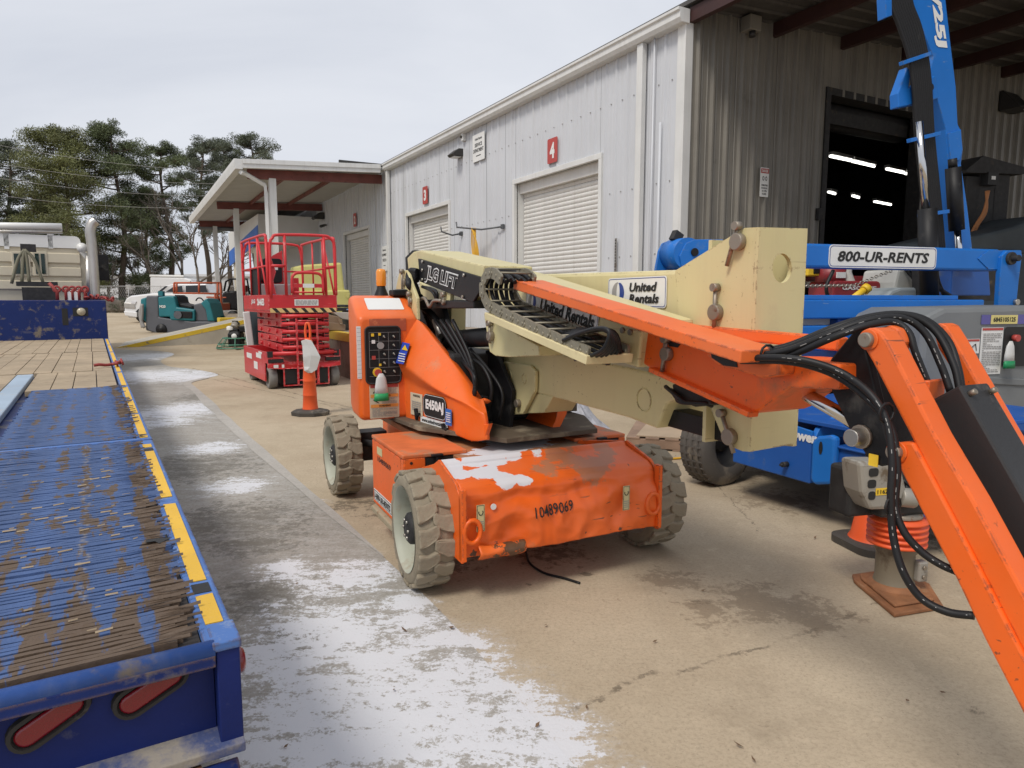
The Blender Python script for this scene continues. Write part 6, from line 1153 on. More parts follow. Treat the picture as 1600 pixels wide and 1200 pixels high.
MB().loft([[(-w_*.5, y_, -.8), (w_*.5, y_, -.8), (w_*.5, y_, h_), (-w_*.1, y_, h_), (-w_*.3, y_, h_*.75), (-w_*.5, y_, 0)] for y_ in (0, .5)]).ob('cover', mat('pale_grey_cover', (.27, .31, .33), .5), o, .03)
o = at_u('tool_clutter', 'yellow and black tool case on dark shelving under the upper blue arm', 'tool case', 1282, 428, 1.5); w_, h_ = sc_(1258, 418, 1296, 430, 1.5)
MB().box(-w_*.5, w_*.5, 0, .3, -.02, h_).ob('case', yellow, o, .01); MB().box(-.1, .1, -.01, .31, .0, h_+.04).ob('lid', black, o, .01)
o = at_u('shelf_rack', 'dark shelf rack with red rails behind the blue arms', 'rack', 1278, 470, 1.8); w_, h_ = sc_(1240, 418, 1302, 470, 1.8)
for z in (-.05, h_*.62): MB().box(-w_*.5, w_*1.6, .0, .5, z, z+.06).ob('shelf', gas, o)
for x in (-w_*.5, w_*.2, w_*1.55): MB().box(x, x+.05, .0, .05, -1.4, h_).ob('upright', darkm, o)
MB().box(-w_*.4, w_*.3, .1, .4, 0, h_*.5).ob('dark_box', darkm, o, .02)
a, c_ = UF.at(1252, 447, y=.9), UF.at(1395, 422, y=.9); o = MB(); n_ = 40
for k in range(n_):
    t = k/n_; p = a.lerp(UF.at(1335, 446, y=.9), t/.6) if t < .6 else UF.at(1335, 446, y=.9).lerp(c_, (t-.6)/.4); ring(o, p, .014, (0, 1, 0) if k % 2 else (0, 0, 1), .005)
o = place(o.ob('safety_chain', steel), UF); tag(o, 'thin steel chain strung below the upper blue arm in front of the fuel tank', 'chain')
o = MB().cyl(UF.at(1328, 470, y=.7), UF.at(1352, 452, y=.7), .035).cyl(UF.at(1350, 454, y=.7), UF.at(1356, 449, y=.7), .05).ob('yellow_handle', yellow); place(o, UF); tag(o, 'short yellow pump handle leaning above the lower blue arm', 'handle')
# covered machine and dark mast at the right edge
tarp = mat('slate_tarp', (.05, .062, .070), .75, var=.2, dirt=((.09, .10, .10), .4, 2), bump=.4, bs=12)
o = at_u('covered_machine', 'machine under a dark slate cover at the right edge behind the raised mast', 'covered machine', 1570, 470, 2.2)
w_, h_ = sc_(1520, 372, 1640, 470, 2.2); MB().loft([[(-w_*.5, y_, -1.6), (w_*.8, y_, -1.6), (w_*.8, y_, h_*1.45), (w_*.35, y_, h_*1.42), (w_*.05, y_, h_*1.22), (-w_*.5, y_, h_*1.0)] for y_ in (0, 1.4)]).ob('cover', tarp, o, .05); MB().box(-w_*.55, w_*.8, -.03, 1.43, h_*.78, h_*.84).ob('cover_hem', tarp, o, .02)
o = at_u('forklift_mast', 'black forklift mast with orange cables right of the raised blue mast', 'forklift mast', 1540, 400, 2.9)
for u0, u1, v0, v1 in ((1510, 1520, 275, 420), (1532, 1545, 262, 420), (1556, 1566, 268, 420)):
    a, c_ = UF.at(u0, v0, y=2.9), UF.at(u1, v1, y=2.9); o_ = UF.at(1540, 400, y=2.9); MB().box(a.x-o_.x, c_.x-o_.x, 0, .2, -2.3, a.z-o_.z).ob('mast_rail', darkm, o)
a, c_ = UF.at(1502, 250, y=2.9), UF.at(1590, 278, y=2.9); MB().ext([(a.x-o_.x, -.1, c_.z-o_.z), (c_.x-o_.x, -.1, c_.z-o_.z+.04), (c_.x-o_.x, -.1, a.z-o_.z-.05), (a.x-o_.x+.3, -.1, a.z-o_.z+.06), (a.x-o_.x, -.1, a.z-o_.z-.15)], (0, .5, 0)).ob('overhead_guard', darkm, o)
a = UF.at(1540, 280, y=2.9); MB().box(a.x-o_.x-.1, a.x-o_.x+.1, -.12, 0, a.z-o_.z-.1, a.z-o_.z+.08).ob('lamp_box', inkblack, o); sticker(o, (a.x-o_.x, -.122, a.z-o_.z+.0), X_, Z_, .08, .05, white, 'label', .002)
for k in range(3):
    MB().tube(fan([UF.at(1541+k*2, 298, y=2.75)-o_, UF.at(1538-k*2+3, 330, y=2.75)-o_, UF.at(1528-2*k, 352, y=2.75)-o_, UF.at(1520-3*k, 372, y=2.75)-o_]), .018).ob('orange_cable', mat('orange_cable', (.42, .17, .06), .6), o)
# ---------------------------------------------------------------- rammer, cone, pallet, bundle, cord
q = gp(1395, 925); ra_ = thing('tamping_rammer', 'tamping rammer with orange bellows on a rusty foot behind the orange jib', 'rammer', loc=(q.x, q.y, 0), rz=.25)
alu = mat('cast_metal', (.33, .31, .27), .5, .3, dirt=((.16, .12, .08), .5, 8)); rustm = mat('rusty_plate', (.26, .11, .045), .75, var=.3, vs=8, dirt=((.36, .22, .12), .4, 6), bump=.3)
RF_ = Fr(q.x, q.y, math.degrees(.25)); fp = [RF_.at(u, v, z=0) for u, v in ((1331, 903), (1334, 912), (1397, 966), (1474, 953), (1452, 918), (1400, 893))]; fc = sum(fp, Vector())/6
MB().ext([p_+Z_*.002 for p_ in fp], (0, 0, .022)).ob('foot', rustm, ra_, .006); MB().ext([fc+(p_-fc)*.82+Z_*.024 for p_ in fp], (0, 0, .018)).ob('foot_plate', rustm, ra_, .01); MB().lathe([(.13, .04), (.12, .055), (.10, .065)]).ob('foot_clamp', rustm, ra_)
MB().lathe([(.105, .045), (.10, .07), (.094, .09), (.094, .225), (.105, .24), (.105, .27)], (0, 0, 0)).ob('leg_tube', mat('leg_metal', (.20, .17, .12), .6, .2, dirt=((.12, .09, .06), .5, 8)), ra_); MB().box(.05, .11, -.11, -.06, .09, .2).ob('leg_bracket', alu, ra_, .01)
for z in (.12, .17): MB().cyl((.08, -.11, z), (.08, -.12, z), .012, n=6).ob('bolt', pinsteel, ra_)
pr = [(.105, .265)]
for k in range(5): z = .285+k*.031; pr += [(.108, z-.015), (.144, z-.008), (.146, z+.004), (.108, z+.013)]
pr.append((.10, .435)); MB().lathe(pr, n=32).ob('bellows', vin, ra_); MB().lathe([(.115, .43), (.115, .45), (.07, .46)]).ob('clamp', pinsteel, ra_)
cv = [(-.378, .763), (-.131, .749), (-.08, .60), (-.10, .545), (-.181, .505), (-.296, .511), (-.352, .606)]
MB().ext([(x, -.13, z) for x, z in cv], (0, .14, 0)).ob('engine_cover', alu, ra_, .02)
for x, z, w2 in ((-.292, .706, .055), (-.298, .648, .048), (-.294, .588, .040)): MB().ext(rrect((x, -.1305, z), X_, Z_, w2, .042, .014), (0, -.003, 0)).ob('vent_slot', inkblack, ra_)
sticker(ra_, (-.225, -.131, .605), X_, Z_, .095, .036, yellow, 'yellow_sticker', .002); text(MB(), '11624', (-.225, -.1335, .605), X_, Z_, .08, .022, .02).ob('lettering', inkblack, ra_)
MB().box(-.33, .10, -.02, .14, .44, .70).box(-.2, .14, -.10, .10, .45, .53).ob('engine', darkm, ra_, .02); MB().cyl((-.1, -.1, .56), (-.02, -.12, .55), .05).ob('air_inlet', alu, ra_, .01)
for k in range(5): MB().tube(fan([(.0, -.09+.02*k, .50+.03*k), (.10, -.06, .46+.02*k), (.18, 0, .52+.03*k)]), .010).ob('engine_hose', rubber, ra_)
MB().tube(fan([(.0, .15, .62), (.0, .3, .8), (.0, .42, .85)]), .018).tube(fan([(-.12, .05, .65), (-.13, .08, .78), (.1, .08, .80), (.13, .05, .66)]), .016).ob('handle', black, ra_)
q = gp(1352, 860); co = thing('traffic_cone', 'orange traffic cone on a black base standing behind the rammer', 'traffic cone', loc=(q.x+.09, q.y+.08, 0), rz=.2)
MB().loft([rrect((0, 0, z), X_, Vector((0, 1, 0)), s, s, .09) for z, s in ((0, .40), (.045, .40), (.055, .36))]).ob('base', rub2, co); MB().lathe([(.15, .055), (.135, .08), (.028, .70), (.022, .71), (.001, .71)], n=32).ob('cone', vin, co)
q = gp(1360, 675, .0); palw = mat('pallet_wood', (.30, .20, .14), .85, var=.3, vs=3, dirt=((.18, .12, .08), .4, 5))
q = gp(1068, 700); pa_ = thing('wood_pallet', 'reddish wooden pallet on the concrete behind the cream arm', 'pallet', loc=(q.x, q.y+.3, 0), rz=math.radians(-16))
for yy in (-.45, 0, .45): MB().box(-.5, .6, yy-.045, yy+.045, .02, .11).ob('stringer', palw, pa_)
for k in range(6): MB().box(-.5+k*.2, -.36+k*.2, -.5, .5, .112, .13).ob('deck_board', palw, pa_, .002)
for k in range(3): MB().box(-.5+k*.48, -.4+k*.48, -.5, .5, 0, .018).ob('bottom_board', palw, pa_, .002)
o = thing('pallet_load', 'brown board and red box lying on the wooden pallet', 'board', loc=(q.x, q.y+.3, .132), rz=math.radians(-16)); MB().ext([(-.4, -.45, 0), (.5, -.5, 0), (.55, .3, 0), (-.35, .4, 0)], (0, 0, .012)).ob('board', mat('card_board', (.42, .32, .22), .8), o); MB().box(.1, .45, -.1, .3, .014, .14).ob('red_box', gas, o)
q = gp(905, 678); wr = mat('plastic_wrap', (.45, .46, .50), .22, var=.25, vs=8, bump=.6, bs=18, dirt=((.24, .25, .29), .45, 12)); o = MB()
def wf(u, v):
    a = u*6.283; r = (.30-.26*v**.8)*(1+.22*noise.noise(Vector((math.cos(a)*4, math.sin(a)*4, v*1.5)))); return Vector((r*math.cos(a)*1.35+.02*math.sin(a*9)*(1-v)-.12*v, r*math.sin(a)+.015*math.sin(a*13), .52*v+.015*noise.noise(Vector((a*3, v*5, 2)))))
o.grid(wf, 90, 22); o = o.ob('wrapped_bundle', wr); o.location = (q.x, q.y+.28, .0); tag(o, 'heap of clear grey plastic wrap on the ground behind the orange lift', 'plastic wrap')
o = MB().tube(fan([gp(u, v, .012) for u, v in ((1038, 718), (1060, 716), (1085, 715), (1100, 722), (1105, 728), (1092, 729), (1088, 722), (1100, 715), (1140, 712))], 6), .011, 7).ob('extension_cord', cordm); tag(o, 'thin yellow cord lying on the concrete beside the blue lift wheel', 'cord')
o = MB().tube(fan([gp(u, v, .009) for u, v in ((822, 862), (828, 880), (850, 895), (880, 903), (906, 911))], 6), .007, 6).ob('loose_wire', rubber); tag(o, 'thin black wire trailing on the ground under the dented orange cover', 'wire')
# ================================================================ BACKGROUND YARD
def far(name, label, cat, Y, u, group=None):
    r = ray(u, 470); x = r[0]/r[1]*Y; return thing(name, label, cat, loc=(x, Y, hgt(Y)), group=group)
def fpx(o, px, dy=0.0):                                     # pixel outline on the plane through a far thing, in its own axes
    L0 = Vector(o.location); return [G.at(u, v, y=L0.y+dy)-L0 for u, v in px]
Y_ = Vector((0, 1, 0))
def fpl(o, name, px, th, m_, dy=0.0, bev=.02): return MB().ext(fpx(o, px, dy), (0, th, 0)).ob(name, m_, o, bev)
teal = mat('teal_plastic', (.012, .16, .19), .45, dirt=((.1, .2, .2), .25, 2)); sgrey = mat('sweeper_grey', (.095, .10, .115), .6, dirt=((.18, .17, .16), .3, 2))
sw = far('floor_sweeper', 'teal and grey ride-on floor sweeper parked behind the concrete ramp', 'sweeper', 30, 275)
fpl(sw, 'chassis', [(228, 462), (247, 462), (248, 495), (266, 498), (300, 502), (336, 502), (338, 511), (330, 516), (248, 522), (227, 516)], 1.3, sgrey, 0, .06)
fpl(sw, 'rear_tank', [(219, 467), (229, 464), (229, 505), (221, 498), (219, 485)], 1.2, teal, .05, .06); fpl(sw, 'body_panel', [(246.5, 464), (263, 462), (272, 463), (276, 480), (304, 484), (304, 501.5), (266, 500), (265, 495), (248, 495)], 1.3, teal, -.03, .05)
fpl(sw, 'seat', [(272, 460), (276, 462), (282, 474), (300, 478), (302, 483), (278, 482), (274, 476)], .9, black, .2, .05)
fpl(sw, 'console', [(302, 476), (314, 473), (322, 484), (326, 502), (304, 502)], 1.1, sgrey, .1, .05); fpl(sw, 'front_cowl', [(313, 474), (322, 466), (328, 474), (335, 502), (324, 502), (321, 484)], 1.2, teal, -.02, .05)
fpl(sw, 'engine_grille', [(272, 486), (300, 487), (300, 497.5), (272, 496.5)], .05, black, -.07, .02); q = fpx(sw, [(278, 492)], -.09)[0]; MB().cyl(q, q-Y_*.03, .17).ob('grille_ring', sgrey, sw)
q = fpx(sw, [(254, 479)], -.045)[0]; text(MB(), 'M20', q, X_, Z_, .26, .12, .04).ob('lettering', white, sw)
q = fpx(sw, [(251.5, 514.5)], -.05)[0]; MB().lathe([(.001, -.04), (.1, -.04), (.12, 0), (.22, -.02), (.25, .1), (.22, .2)], q, (0, 1, 0)).ob('wheel', rubber, sw)
q = fpx(sw, [(330, 512)], .6)[0]; MB().lathe([(.001, -.04), (.1, -.04), (.12, 0), (.22, -.02), (.25, .1), (.22, .2)], q, (0, 1, 0)).ob('wheel', rubber, sw)
for k in range(2): MB().tube(fan(fpx(sw, [(222, 475), (219+k*3, 490), (221, 502), (226-k*3, 512)], -.1), 4), .07, 8).ob('suction_hose', inkgrey, sw)
MB().tube(fan(fpx(sw, [(318, 470), (314, 466), (309, 466), (306, 470)], .3), 4), .03).ob('steering_wheel', black, sw)
q = fpx(sw, [(252, 455)], .5)[0]; MB().box(q.x-.1, q.x+.1, .4, .6, q.z-.2, q.z+.0).ob('warning_light', teal, sw)
wp = mat('white_car_paint', (.70, .70, .70), .25, var=.03, coat=.4); gl_ = mat('dark_glass', (.02, .022, .026), .08)
pk = far('pickup_truck', 'white pickup truck parked behind the teal floor sweeper', 'pickup truck', 38, 265)
MB().loft([[p+Vector((0, dy, 0)) for p in fpx(pk, [(194, 472), (197, 466), (204, 462), (240, 458), (346, 458), (348, 490), (330, 495), (200, 497), (194, 488)])] for dy in (0, 2.0)]).ob('body', wp, pk, .08)
MB().loft([[(p.x, dy+(.15 if dy < 1 else -.15)*(p.z > 1.5), p.z) for p in fpx(pk, [(241, 458.5), (256, 446), (266, 443.5), (320, 443.5), (326, 458.5)])] for dy in (.03, 1.97)]).ob('cab', wp, pk, .06)
fpl(pk, 'side_window', [(259, 456), (270, 448.5), (284, 446.5), (285, 457)], .05, gl_, .0, .01); fpl(pk, 'side_window', [(290, 446.5), (321, 445.5), (324, 456.5), (290, 457)], .05, gl_, .0, .01); fpl(pk, 'windscreen', [(245, 457), (258, 447), (262, 447), (251, 457)], .05, gl_, .02, .01)
fpl(pk, 'grille', [(193.5, 473), (210, 474), (211, 482), (194, 481)], .1, chrome2, -.05, .02); fpl(pk, 'bumper', [(193, 486), (214, 488), (214, 496), (195, 493)], .2, wp, -.1, .03); fpl(pk, 'headlight', [(205, 470.5), (213, 471), (211, 475.5), (205, 474.5)], .05, mat('headlight', (.6, .6, .62), .15), -.05, .01)
for u in (222, 322): q = fpx(pk, [(u, 493)], .0)[0]; MB().lathe([(.001, -.06), (.2, -.06), (.23, -.02), (.36, -.04), (.41, .05), (.41, .2), (.36, .26)], (q.x, 0, .41), (0, 1, 0)).ob('wheel', rubber, pk)
bt = far('box_truck', 'white truck body behind the fence left of the pickup roof', 'truck', 60, 270)
fpl(bt, 'cargo_body', [(234, 432), (286, 433), (298, 437), (307, 446), (307, 474), (234, 474)], 2.4, wp, 0, .12); fpl(bt, 'roof_edge', [(233, 429), (287, 430), (287, 433.5), (233, 432.5)], 2.5, wcap, -.05, .05); fpl(bt, 'windscreen', [(297, 439), (303, 444), (303, 452), (296, 452)], .1, gl_, -.05, .02)
for u in (245, 296): q = fpx(bt, [(u, 478)], 0)[0]; MB().lathe([(.001, -.06), (.2, -.06), (.36, -.04), (.45, .05), (.45, .3)], (q.x, 0, .45), (0, 1, 0)).ob('wheel', rubber, bt)
orf = mat('faded_orange', (.42, .09, .035), .55, dirt=((.25, .09, .05), .3, 2))
ol = far('small_lift', 'small faded orange platform lift behind the teal sweeper', 'platform lift', 34, 310)
for px in ([(272, 442), (345, 442)], [(272, 458), (345, 459)], [(272, 442), (272, 459)], [(276, 442), (276, 459)], [(336, 459), (337, 476)], [(344, 442), (347, 484)], [(340, 442), (340, 476)], [(311, 442), (311, 458)]): MB().tube(fpx(ol, px), .05, 6).ob('guard_rail', orf, ol); 
for px in ([(272, 442), (345, 442)], [(345, 442), (346, 480)]): MB().tube(fpx(ol, px, 1.0), .05, 6).ob('guard_rail', orf, ol)
fpl(ol, 'base', [(327, 474), (348, 474), (348, 485), (329, 485)], .9, orf); fpl(ol, 'arm', [(322, 463), (353, 464), (353, 466), (322, 465.5)], .1, orf); fpl(ol, 'power_unit', [(324, 466), (338, 466), (338, 474), (324, 474)], .6, black)
for u in (338, 348): q = fpx(ol, [(u, 490)], 0)[0]; MB().lathe([(.001, -.04), (.2, -.04), (.26, .05), (.26, .2)], (q.x, 0, .26+.03), (0, 1, 0)).ob('wheel', rubber, ol)
ut = far('utility_vehicle', 'black utility vehicle with a roll cage behind the canopy post', 'utility vehicle', 36, 365)
fpl(ut, 'body', [(346, 458), (352, 455), (366, 454), (371, 461), (388, 462), (388, 486), (352, 484), (347, 475)], 1.5, black, 0, .1); fpl(ut, 'bumper', [(348, 473), (358, 473), (358, 484), (349, 483)], .2, mat('tan_bumper', (.17, .11, .06), .7), -.1)
for px in ([(350, 455), (353, 440), (360, 436), (386, 436), (390, 460)], [(356, 455), (362, 437)]):
    for dy in (0, 1.4): MB().tube(fpx(ut, px, dy), .05, 6).ob('roll_cage', black, ut)
fpl(ut, 'red_seat', [(381, 446), (386, 446), (386, 456), (381, 456)], .3, gas, .5)
for u in (363, 384): q = fpx(ut, [(u, 491)], 0)[0]; MB().lathe([(.001, -.03), (.16, -.05), (.18, 0)], (q.x, -.02, .36), (0, 1, 0)).ob('rim', chrome2, ut); MB().lathe([(.18, -.02), (.32, -.02), (.36, .05), (.36, .25), (.2, .25)], (q.x, 0, .36), (0, 1, 0)).ob('wheel', rubber, ut)
# power trowel before the ramp
q = gp(366, 546); pt = thing('power_trowel', 'power trowel with green guard ring and black engine on the concrete before the ramp', 'power trowel', loc=(q.x, q.y+.2, 0))
gr = mat('green_ring', (.07, .22, .15), .5, dirt=((.25, .25, .2), .3, 6))
for r_, z in ((.60, .05), (.55, .16), (.40, .36)): MB().tube([(r_*math.cos(a), r_*math.sin(a), z) for a in np.linspace(0, 6.283, 37)[:-1]], .02, 6, closed=True).ob('guard_ring', gr, pt)
for k in range(8): a = k*.785+.3; MB().tube([(.60*math.cos(a), .60*math.sin(a), .05), (.55*math.cos(a), .55*math.sin(a), .16), (.40*math.cos(a), .40*math.sin(a), .36), (.1*math.cos(a), .1*math.sin(a), .38)], .014, 6).ob('guard_bar', gr, pt)
for k in range(4): a = k*1.57+.5; MB().box(.08, .52, -.07, .07, .01, .03, Matrix.Rotation(a, 4, 'Z')).ob('blade', pinsteel, pt)
MB().loft([rrect((0, 0, z), X_, Y_, s, s, .08) for z, s in ((.08, .30), (.12, .42), (.48, .42), (.58, .34))]).ob('gearbox', black, pt, .02); MB().lathe([(.09, 0), (.08, .02), (.001, .03)], (.02, -.21, .42), (0, -1, 0)).ob('round_badge', white, pt)
MB().box(-.16, .12, -.15, .15, .56, .66).ob('engine_base', black, pt, .02); MB().cyl((-.02, -.1, .66), (-.02, .1, .82), .13).ob('engine_block', alu, pt); MB().lathe([(.11, .62), (.11, .72), (.05, .75)], (-.14, -.1, 0)).ob('air_filter', white, pt); MB().box(.14, .36, -.12, .12, .55, .74).ob('muffler', black, pt, .03); MB().tube([(-.05, 0, .8), (-.1, 0, .9), (.06, 0, .9), (.1, 0, .78)], .02, 6).ob('lift_hook', black, pt)
MB().tube([(.25, .05, .35), (.62, .12, .55), (1.15, .22, .95)], .035, 8).ob('handle', alu, pt); MB().tube([(.2, .05, .30), (.6, .12, .53)], .05, 8).ob('handle_root', black, pt)
# goods on and around the dock
def dockthing(name, label, cat, t, u, v=0, z=DZ): q = BF.at(u, 480, y=t); return thing(name, label, cat, loc=BF.wld(q.x, t, z), rz=BF.a)
def dpx(o, px, t): 
    L0 = Vector(BF.loc(o.location)); return [BF.at(u, v, y=t)-L0 for u, v in px]
ytarp = mat('yellow_tarp', (.60, .56, .20), .6, var=.08, dirt=((.5, .45, .2), .35, 2), bump=.4, bs=9)
o = dockthing('covered_crate', 'stepped crate wrapped in pale yellow sheeting on the dock behind the red lift', 'crate', 21.0, 508)
MB().ext(dpx(o, [(471, 414), (534, 410), (539, 453), (546, 454), (549, 500), (471, 500)], 21.0), (0, 1.6, 0)).ob('sheeting', ytarp, o, .06); MB().ext([p-Y_*.12 for p in dpx(o, [(465, 455), (545, 453), (549, 500), (465, 500)], 21.0)], (0, .15, 0)).ob('front_sheet', ytarp, o, .05); MB().ext([p-Y_*.16 for p in dpx(o, [(540, 457), (545, 458), (542, 466), (538, 464)], 21.0)], (0, .02, 0)).ob('loose_flap', ytarp, o)
bin_m = mat('black_plastic', (.018, .018, .02), .5, dirt=((.08, .075, .07), .3, 3)); card = mat('cardboard', (.30, .22, .15), .8, var=.2, dirt=((.2, .15, .1), .3, 3))
o = dockthing('black_rack', 'long black metal rack lying on cartons at the dock edge beside the red lift', 'rack', 15.2, 540)
MB().ext(dpx(o, [(524, 481), (566, 481), (566, 486), (524, 486)], 15.2), (0, 1.0, 0)).ext(dpx(o, [(526, 477), (532, 477), (532, 480), (526, 480)], 15.2), (0, .8, 0)).ext(dpx(o, [(540, 476), (560, 477), (560, 480), (540, 480)], 15.2), (0, .8, 0)).ob('rack', bin_m, o, .01); lines(MB(), mid(*dpx(o, [(541, 483), (551, 484)], 15.19)), X_, Z_, .13, .035, 1, .9).ob('lettering', mat('pale_blue_print', (.25, .4, .6), .5), o); MB().ext(dpx(o, [(546, 486), (552, 486), (552, 516), (546, 516)], 15.3), (0, .6, 0)).ob('rack_leg', bin_m, o, .01); MB().ext(dpx(o, [(514, 488), (518, 488), (520, 516), (514, 516)], 15.3), (0, .6, 0)).ob('rack_leg', bin_m, o, .01)
o = dockthing('carton_stack', 'torn brown cartons stacked on the dock edge under the black rack', 'cartons', 14.9, 535)
MB().ext(dpx(o, [(508, 490), (530, 495), (532, 508), (512, 504)], 14.9), (0, .6, 0)).ob('carton', card, o, .01); MB().ext(dpx(o, [(512, 503), (540, 507), (540, 517), (514, 516)], 14.85), (0, .6, 0)).ob('carton', card, o, .01); MB().ext(dpx(o, [(520, 488), (550, 488), (546, 500), (534, 498)], 15.05), (0, .5, 0)).ob('carton', mat('white_carton', (.5, .47, .42), .8), o, .01); MB().ext(dpx(o, [(528, 493), (534, 500), (536, 506), (530, 504)], 14.8), (0, .05, 0)).ob('torn_flap', card, o)
q = SF.at(399, 500, y=2.6); o = thing('dark_drum', 'dark drum with a white panel standing at the corner of ramp and dock', 'drum', loc=SF.wld(q.x+.25, 3.2, 0), rz=SF.a); MB().lathe([(.001, 0), (.3, 0), (.3, 1.3), (.26, 1.4), (.001, 1.4)]).ob('drum', mat('dark_teal_drum', (.012, .02, .024), .5), o); MB().box(-.34, -.2, -.36, -.32, .62, 1.35, Matrix.Rotation(-.08, 4, 'Y')).ob('white_panel', white, o, .03)
# office block with blue stripe, beyond the canopy
ob_ = thing('office_block', 'white office front with a slanting blue stripe beyond the canopy', 'building', BF); OX = 5.0
P_ = lambda px, x=OX: [BF.at(u, v, x=x) for u, v in px]
f0, f1 = BF.at(357, 375, x=OX).y, BF.at(403, 355, x=OX).y
zt_, zb_ = BF.at(402, 334, x=OX).z, BF.at(402, 374, x=OX).z
MB().box(OX, 11, f1, f0, zb_, zt_).ob('fascia', wcap, ob_, .03); MB().ext([(OX-.01, f1, zt_-1.15), (OX-.01, f1, zt_-.45), (OX-.01, f0, zt_-1.0), (OX-.01, f0, zt_-1.75)], (.008, 0, 0)).ob('blue_stripe', mat('stripe_blue', (.02, .13, .50), .5), ob_)
MB().box(OX+2.2, 11, f1, f0, hgt(40)-.3, zb_-.01).ob('wall', wallw, ob_)
for t in (f0-1.2, f1+1.5): MB().box(OX+.1, OX+.5, t-.5, t+.5, hgt(40)-.3, zb_-.005).ob('column', beige, ob_, .02)
# fence, hedge, distant warehouse, power lines
fen = thing('chain_link_fence', 'galvanised chain link fence with posts along the far edge of the yard', 'fence', loc=(0, 56, hgt(56))); wire_m = mat('galvanised_wire', (.38, .38, .37), .5, .4)
for k in range(26): x = -62+k*2.6; MB().cyl((x, 0, -.2), (x, 0, 2.0), .035, n=6).ob('post', wire_m, fen)
MB().cyl((-62, 0, 1.95), (5, 0, 1.95), .03, n=6).ob('top_rail', wire_m, fen)
b = MB()
for k in range(420): x = -62+k*.16; b.add([(x, .01, 0), (x+.012, .01, 0), (x+.95, .01, 1.9), (x+.938, .01, 1.9)], [(0, 1, 2, 3)]).add([(x+.938, -.01, 0), (x+.95, -.01, 0), (x+.012, -.01, 1.9), (x, -.01, 1.9)], [(0, 1, 2, 3)])
stuff(b.ob('wire_mesh', wire_m, fen))
wh = thing('far_warehouse', 'pale low warehouse seen far off through the trees', 'building', loc=(-75, 120, hgt(70))); pale = mat('pale_cladding', (.50, .51, .52), .5)
MB().box(-45, 75, 0, 20, -1, 4.6).ob('wall', pale, wh); MB().box(-45.5, 75.5, -.4, 20.4, 4.605, 5.0).ob('roof', wallw, wh)
for k in range(9): MB().box(-40+k*12, -36.5+k*12, -.06, 0, -.5, 3.2).ob('dock_door', inkgrey, wh)
for i, (a, c, lab) in enumerate((((-40, 219), (460, 268), 'uppermost of the thin power lines crossing the pines'), ((-40, 249), (460, 285), 'second power line from the top crossing the pines'), ((-40, 272), (460, 303), 'third power line from the top crossing the pines'), ((-40, 300), (460, 318), 'lowest of the thin power lines crossing the pines'))):
    p, q = G.at(*a, y=52), G.at(*c, y=56); o = MB().tube([p.lerp(q, t)-Z_*(.7*4*t*(1-t)) for t in np.linspace(0, 1, 13)], .012, 5).ob('power_line', inkgrey); tag(o, lab, 'power line', 'power lines before the trees')
# ---------------------------------------------------------------- trees
bark = mat('pine_bark', (.10, .075, .055), .9, var=.35, vs=1.2, bump=.5, bs=8); barkg = mat('grey_bark', (.135, .115, .095), .9, var=.3, vs=1.5)
needle = [mat('pine_needles', (.095, .118, .050), .6, var=.45, vs=.45), mat('yellow_green_needles', (.125, .135, .045), .6, var=.45, vs=.45), mat('grey_green_needles', (.095, .112, .068), .6, var=.45, vs=.45), mat('hedge_leaves', (.03, .05, .018), .6, var=.4, vs=2)]
def leaves(cent, rad, per, size, seed, flat=.6):
    g = np.random.default_rng(seed); n = len(cent)*per; c = np.repeat(np.array(cent), per, 0); r = np.repeat(np.array(rad), per)[:, None]
    d = g.normal(size=(n, 3)); d /= np.linalg.norm(d, axis=1)[:, None]; p = c+d*r*(g.random((n, 1))**.45)*np.array([1, 1, flat])
    a = g.normal(size=(n, 3)); a /= np.linalg.norm(a, axis=1)[:, None]; b = np.cross(a, g.normal(size=(n, 3))); b /= np.linalg.norm(b, axis=1)[:, None]
    s = size*g.uniform(.6, 1.4, (n, 1)); v = np.stack([p-a*s, p+b*s*.24, p+a*s, p-b*s*.24], 1).reshape(-1, 3); return v
def leaf_ob(v, name, m_, parent=None):
    n = len(v)//4; me = bpy.data.meshes.new(name); me.vertices.add(n*4); me.vertices.foreach_set('co', v.astype(np.float32).ravel()); me.loops.add(n*4); me.loops.foreach_set('vertex_index', np.arange(n*4, dtype=np.int32)); me.polygons.add(n); me.polygons.foreach_set('loop_start', np.arange(0, n*4, 4, dtype=np.int32)); me.update(calc_edges=True); me.materials.append(m_)
    return link(name, me, parent)
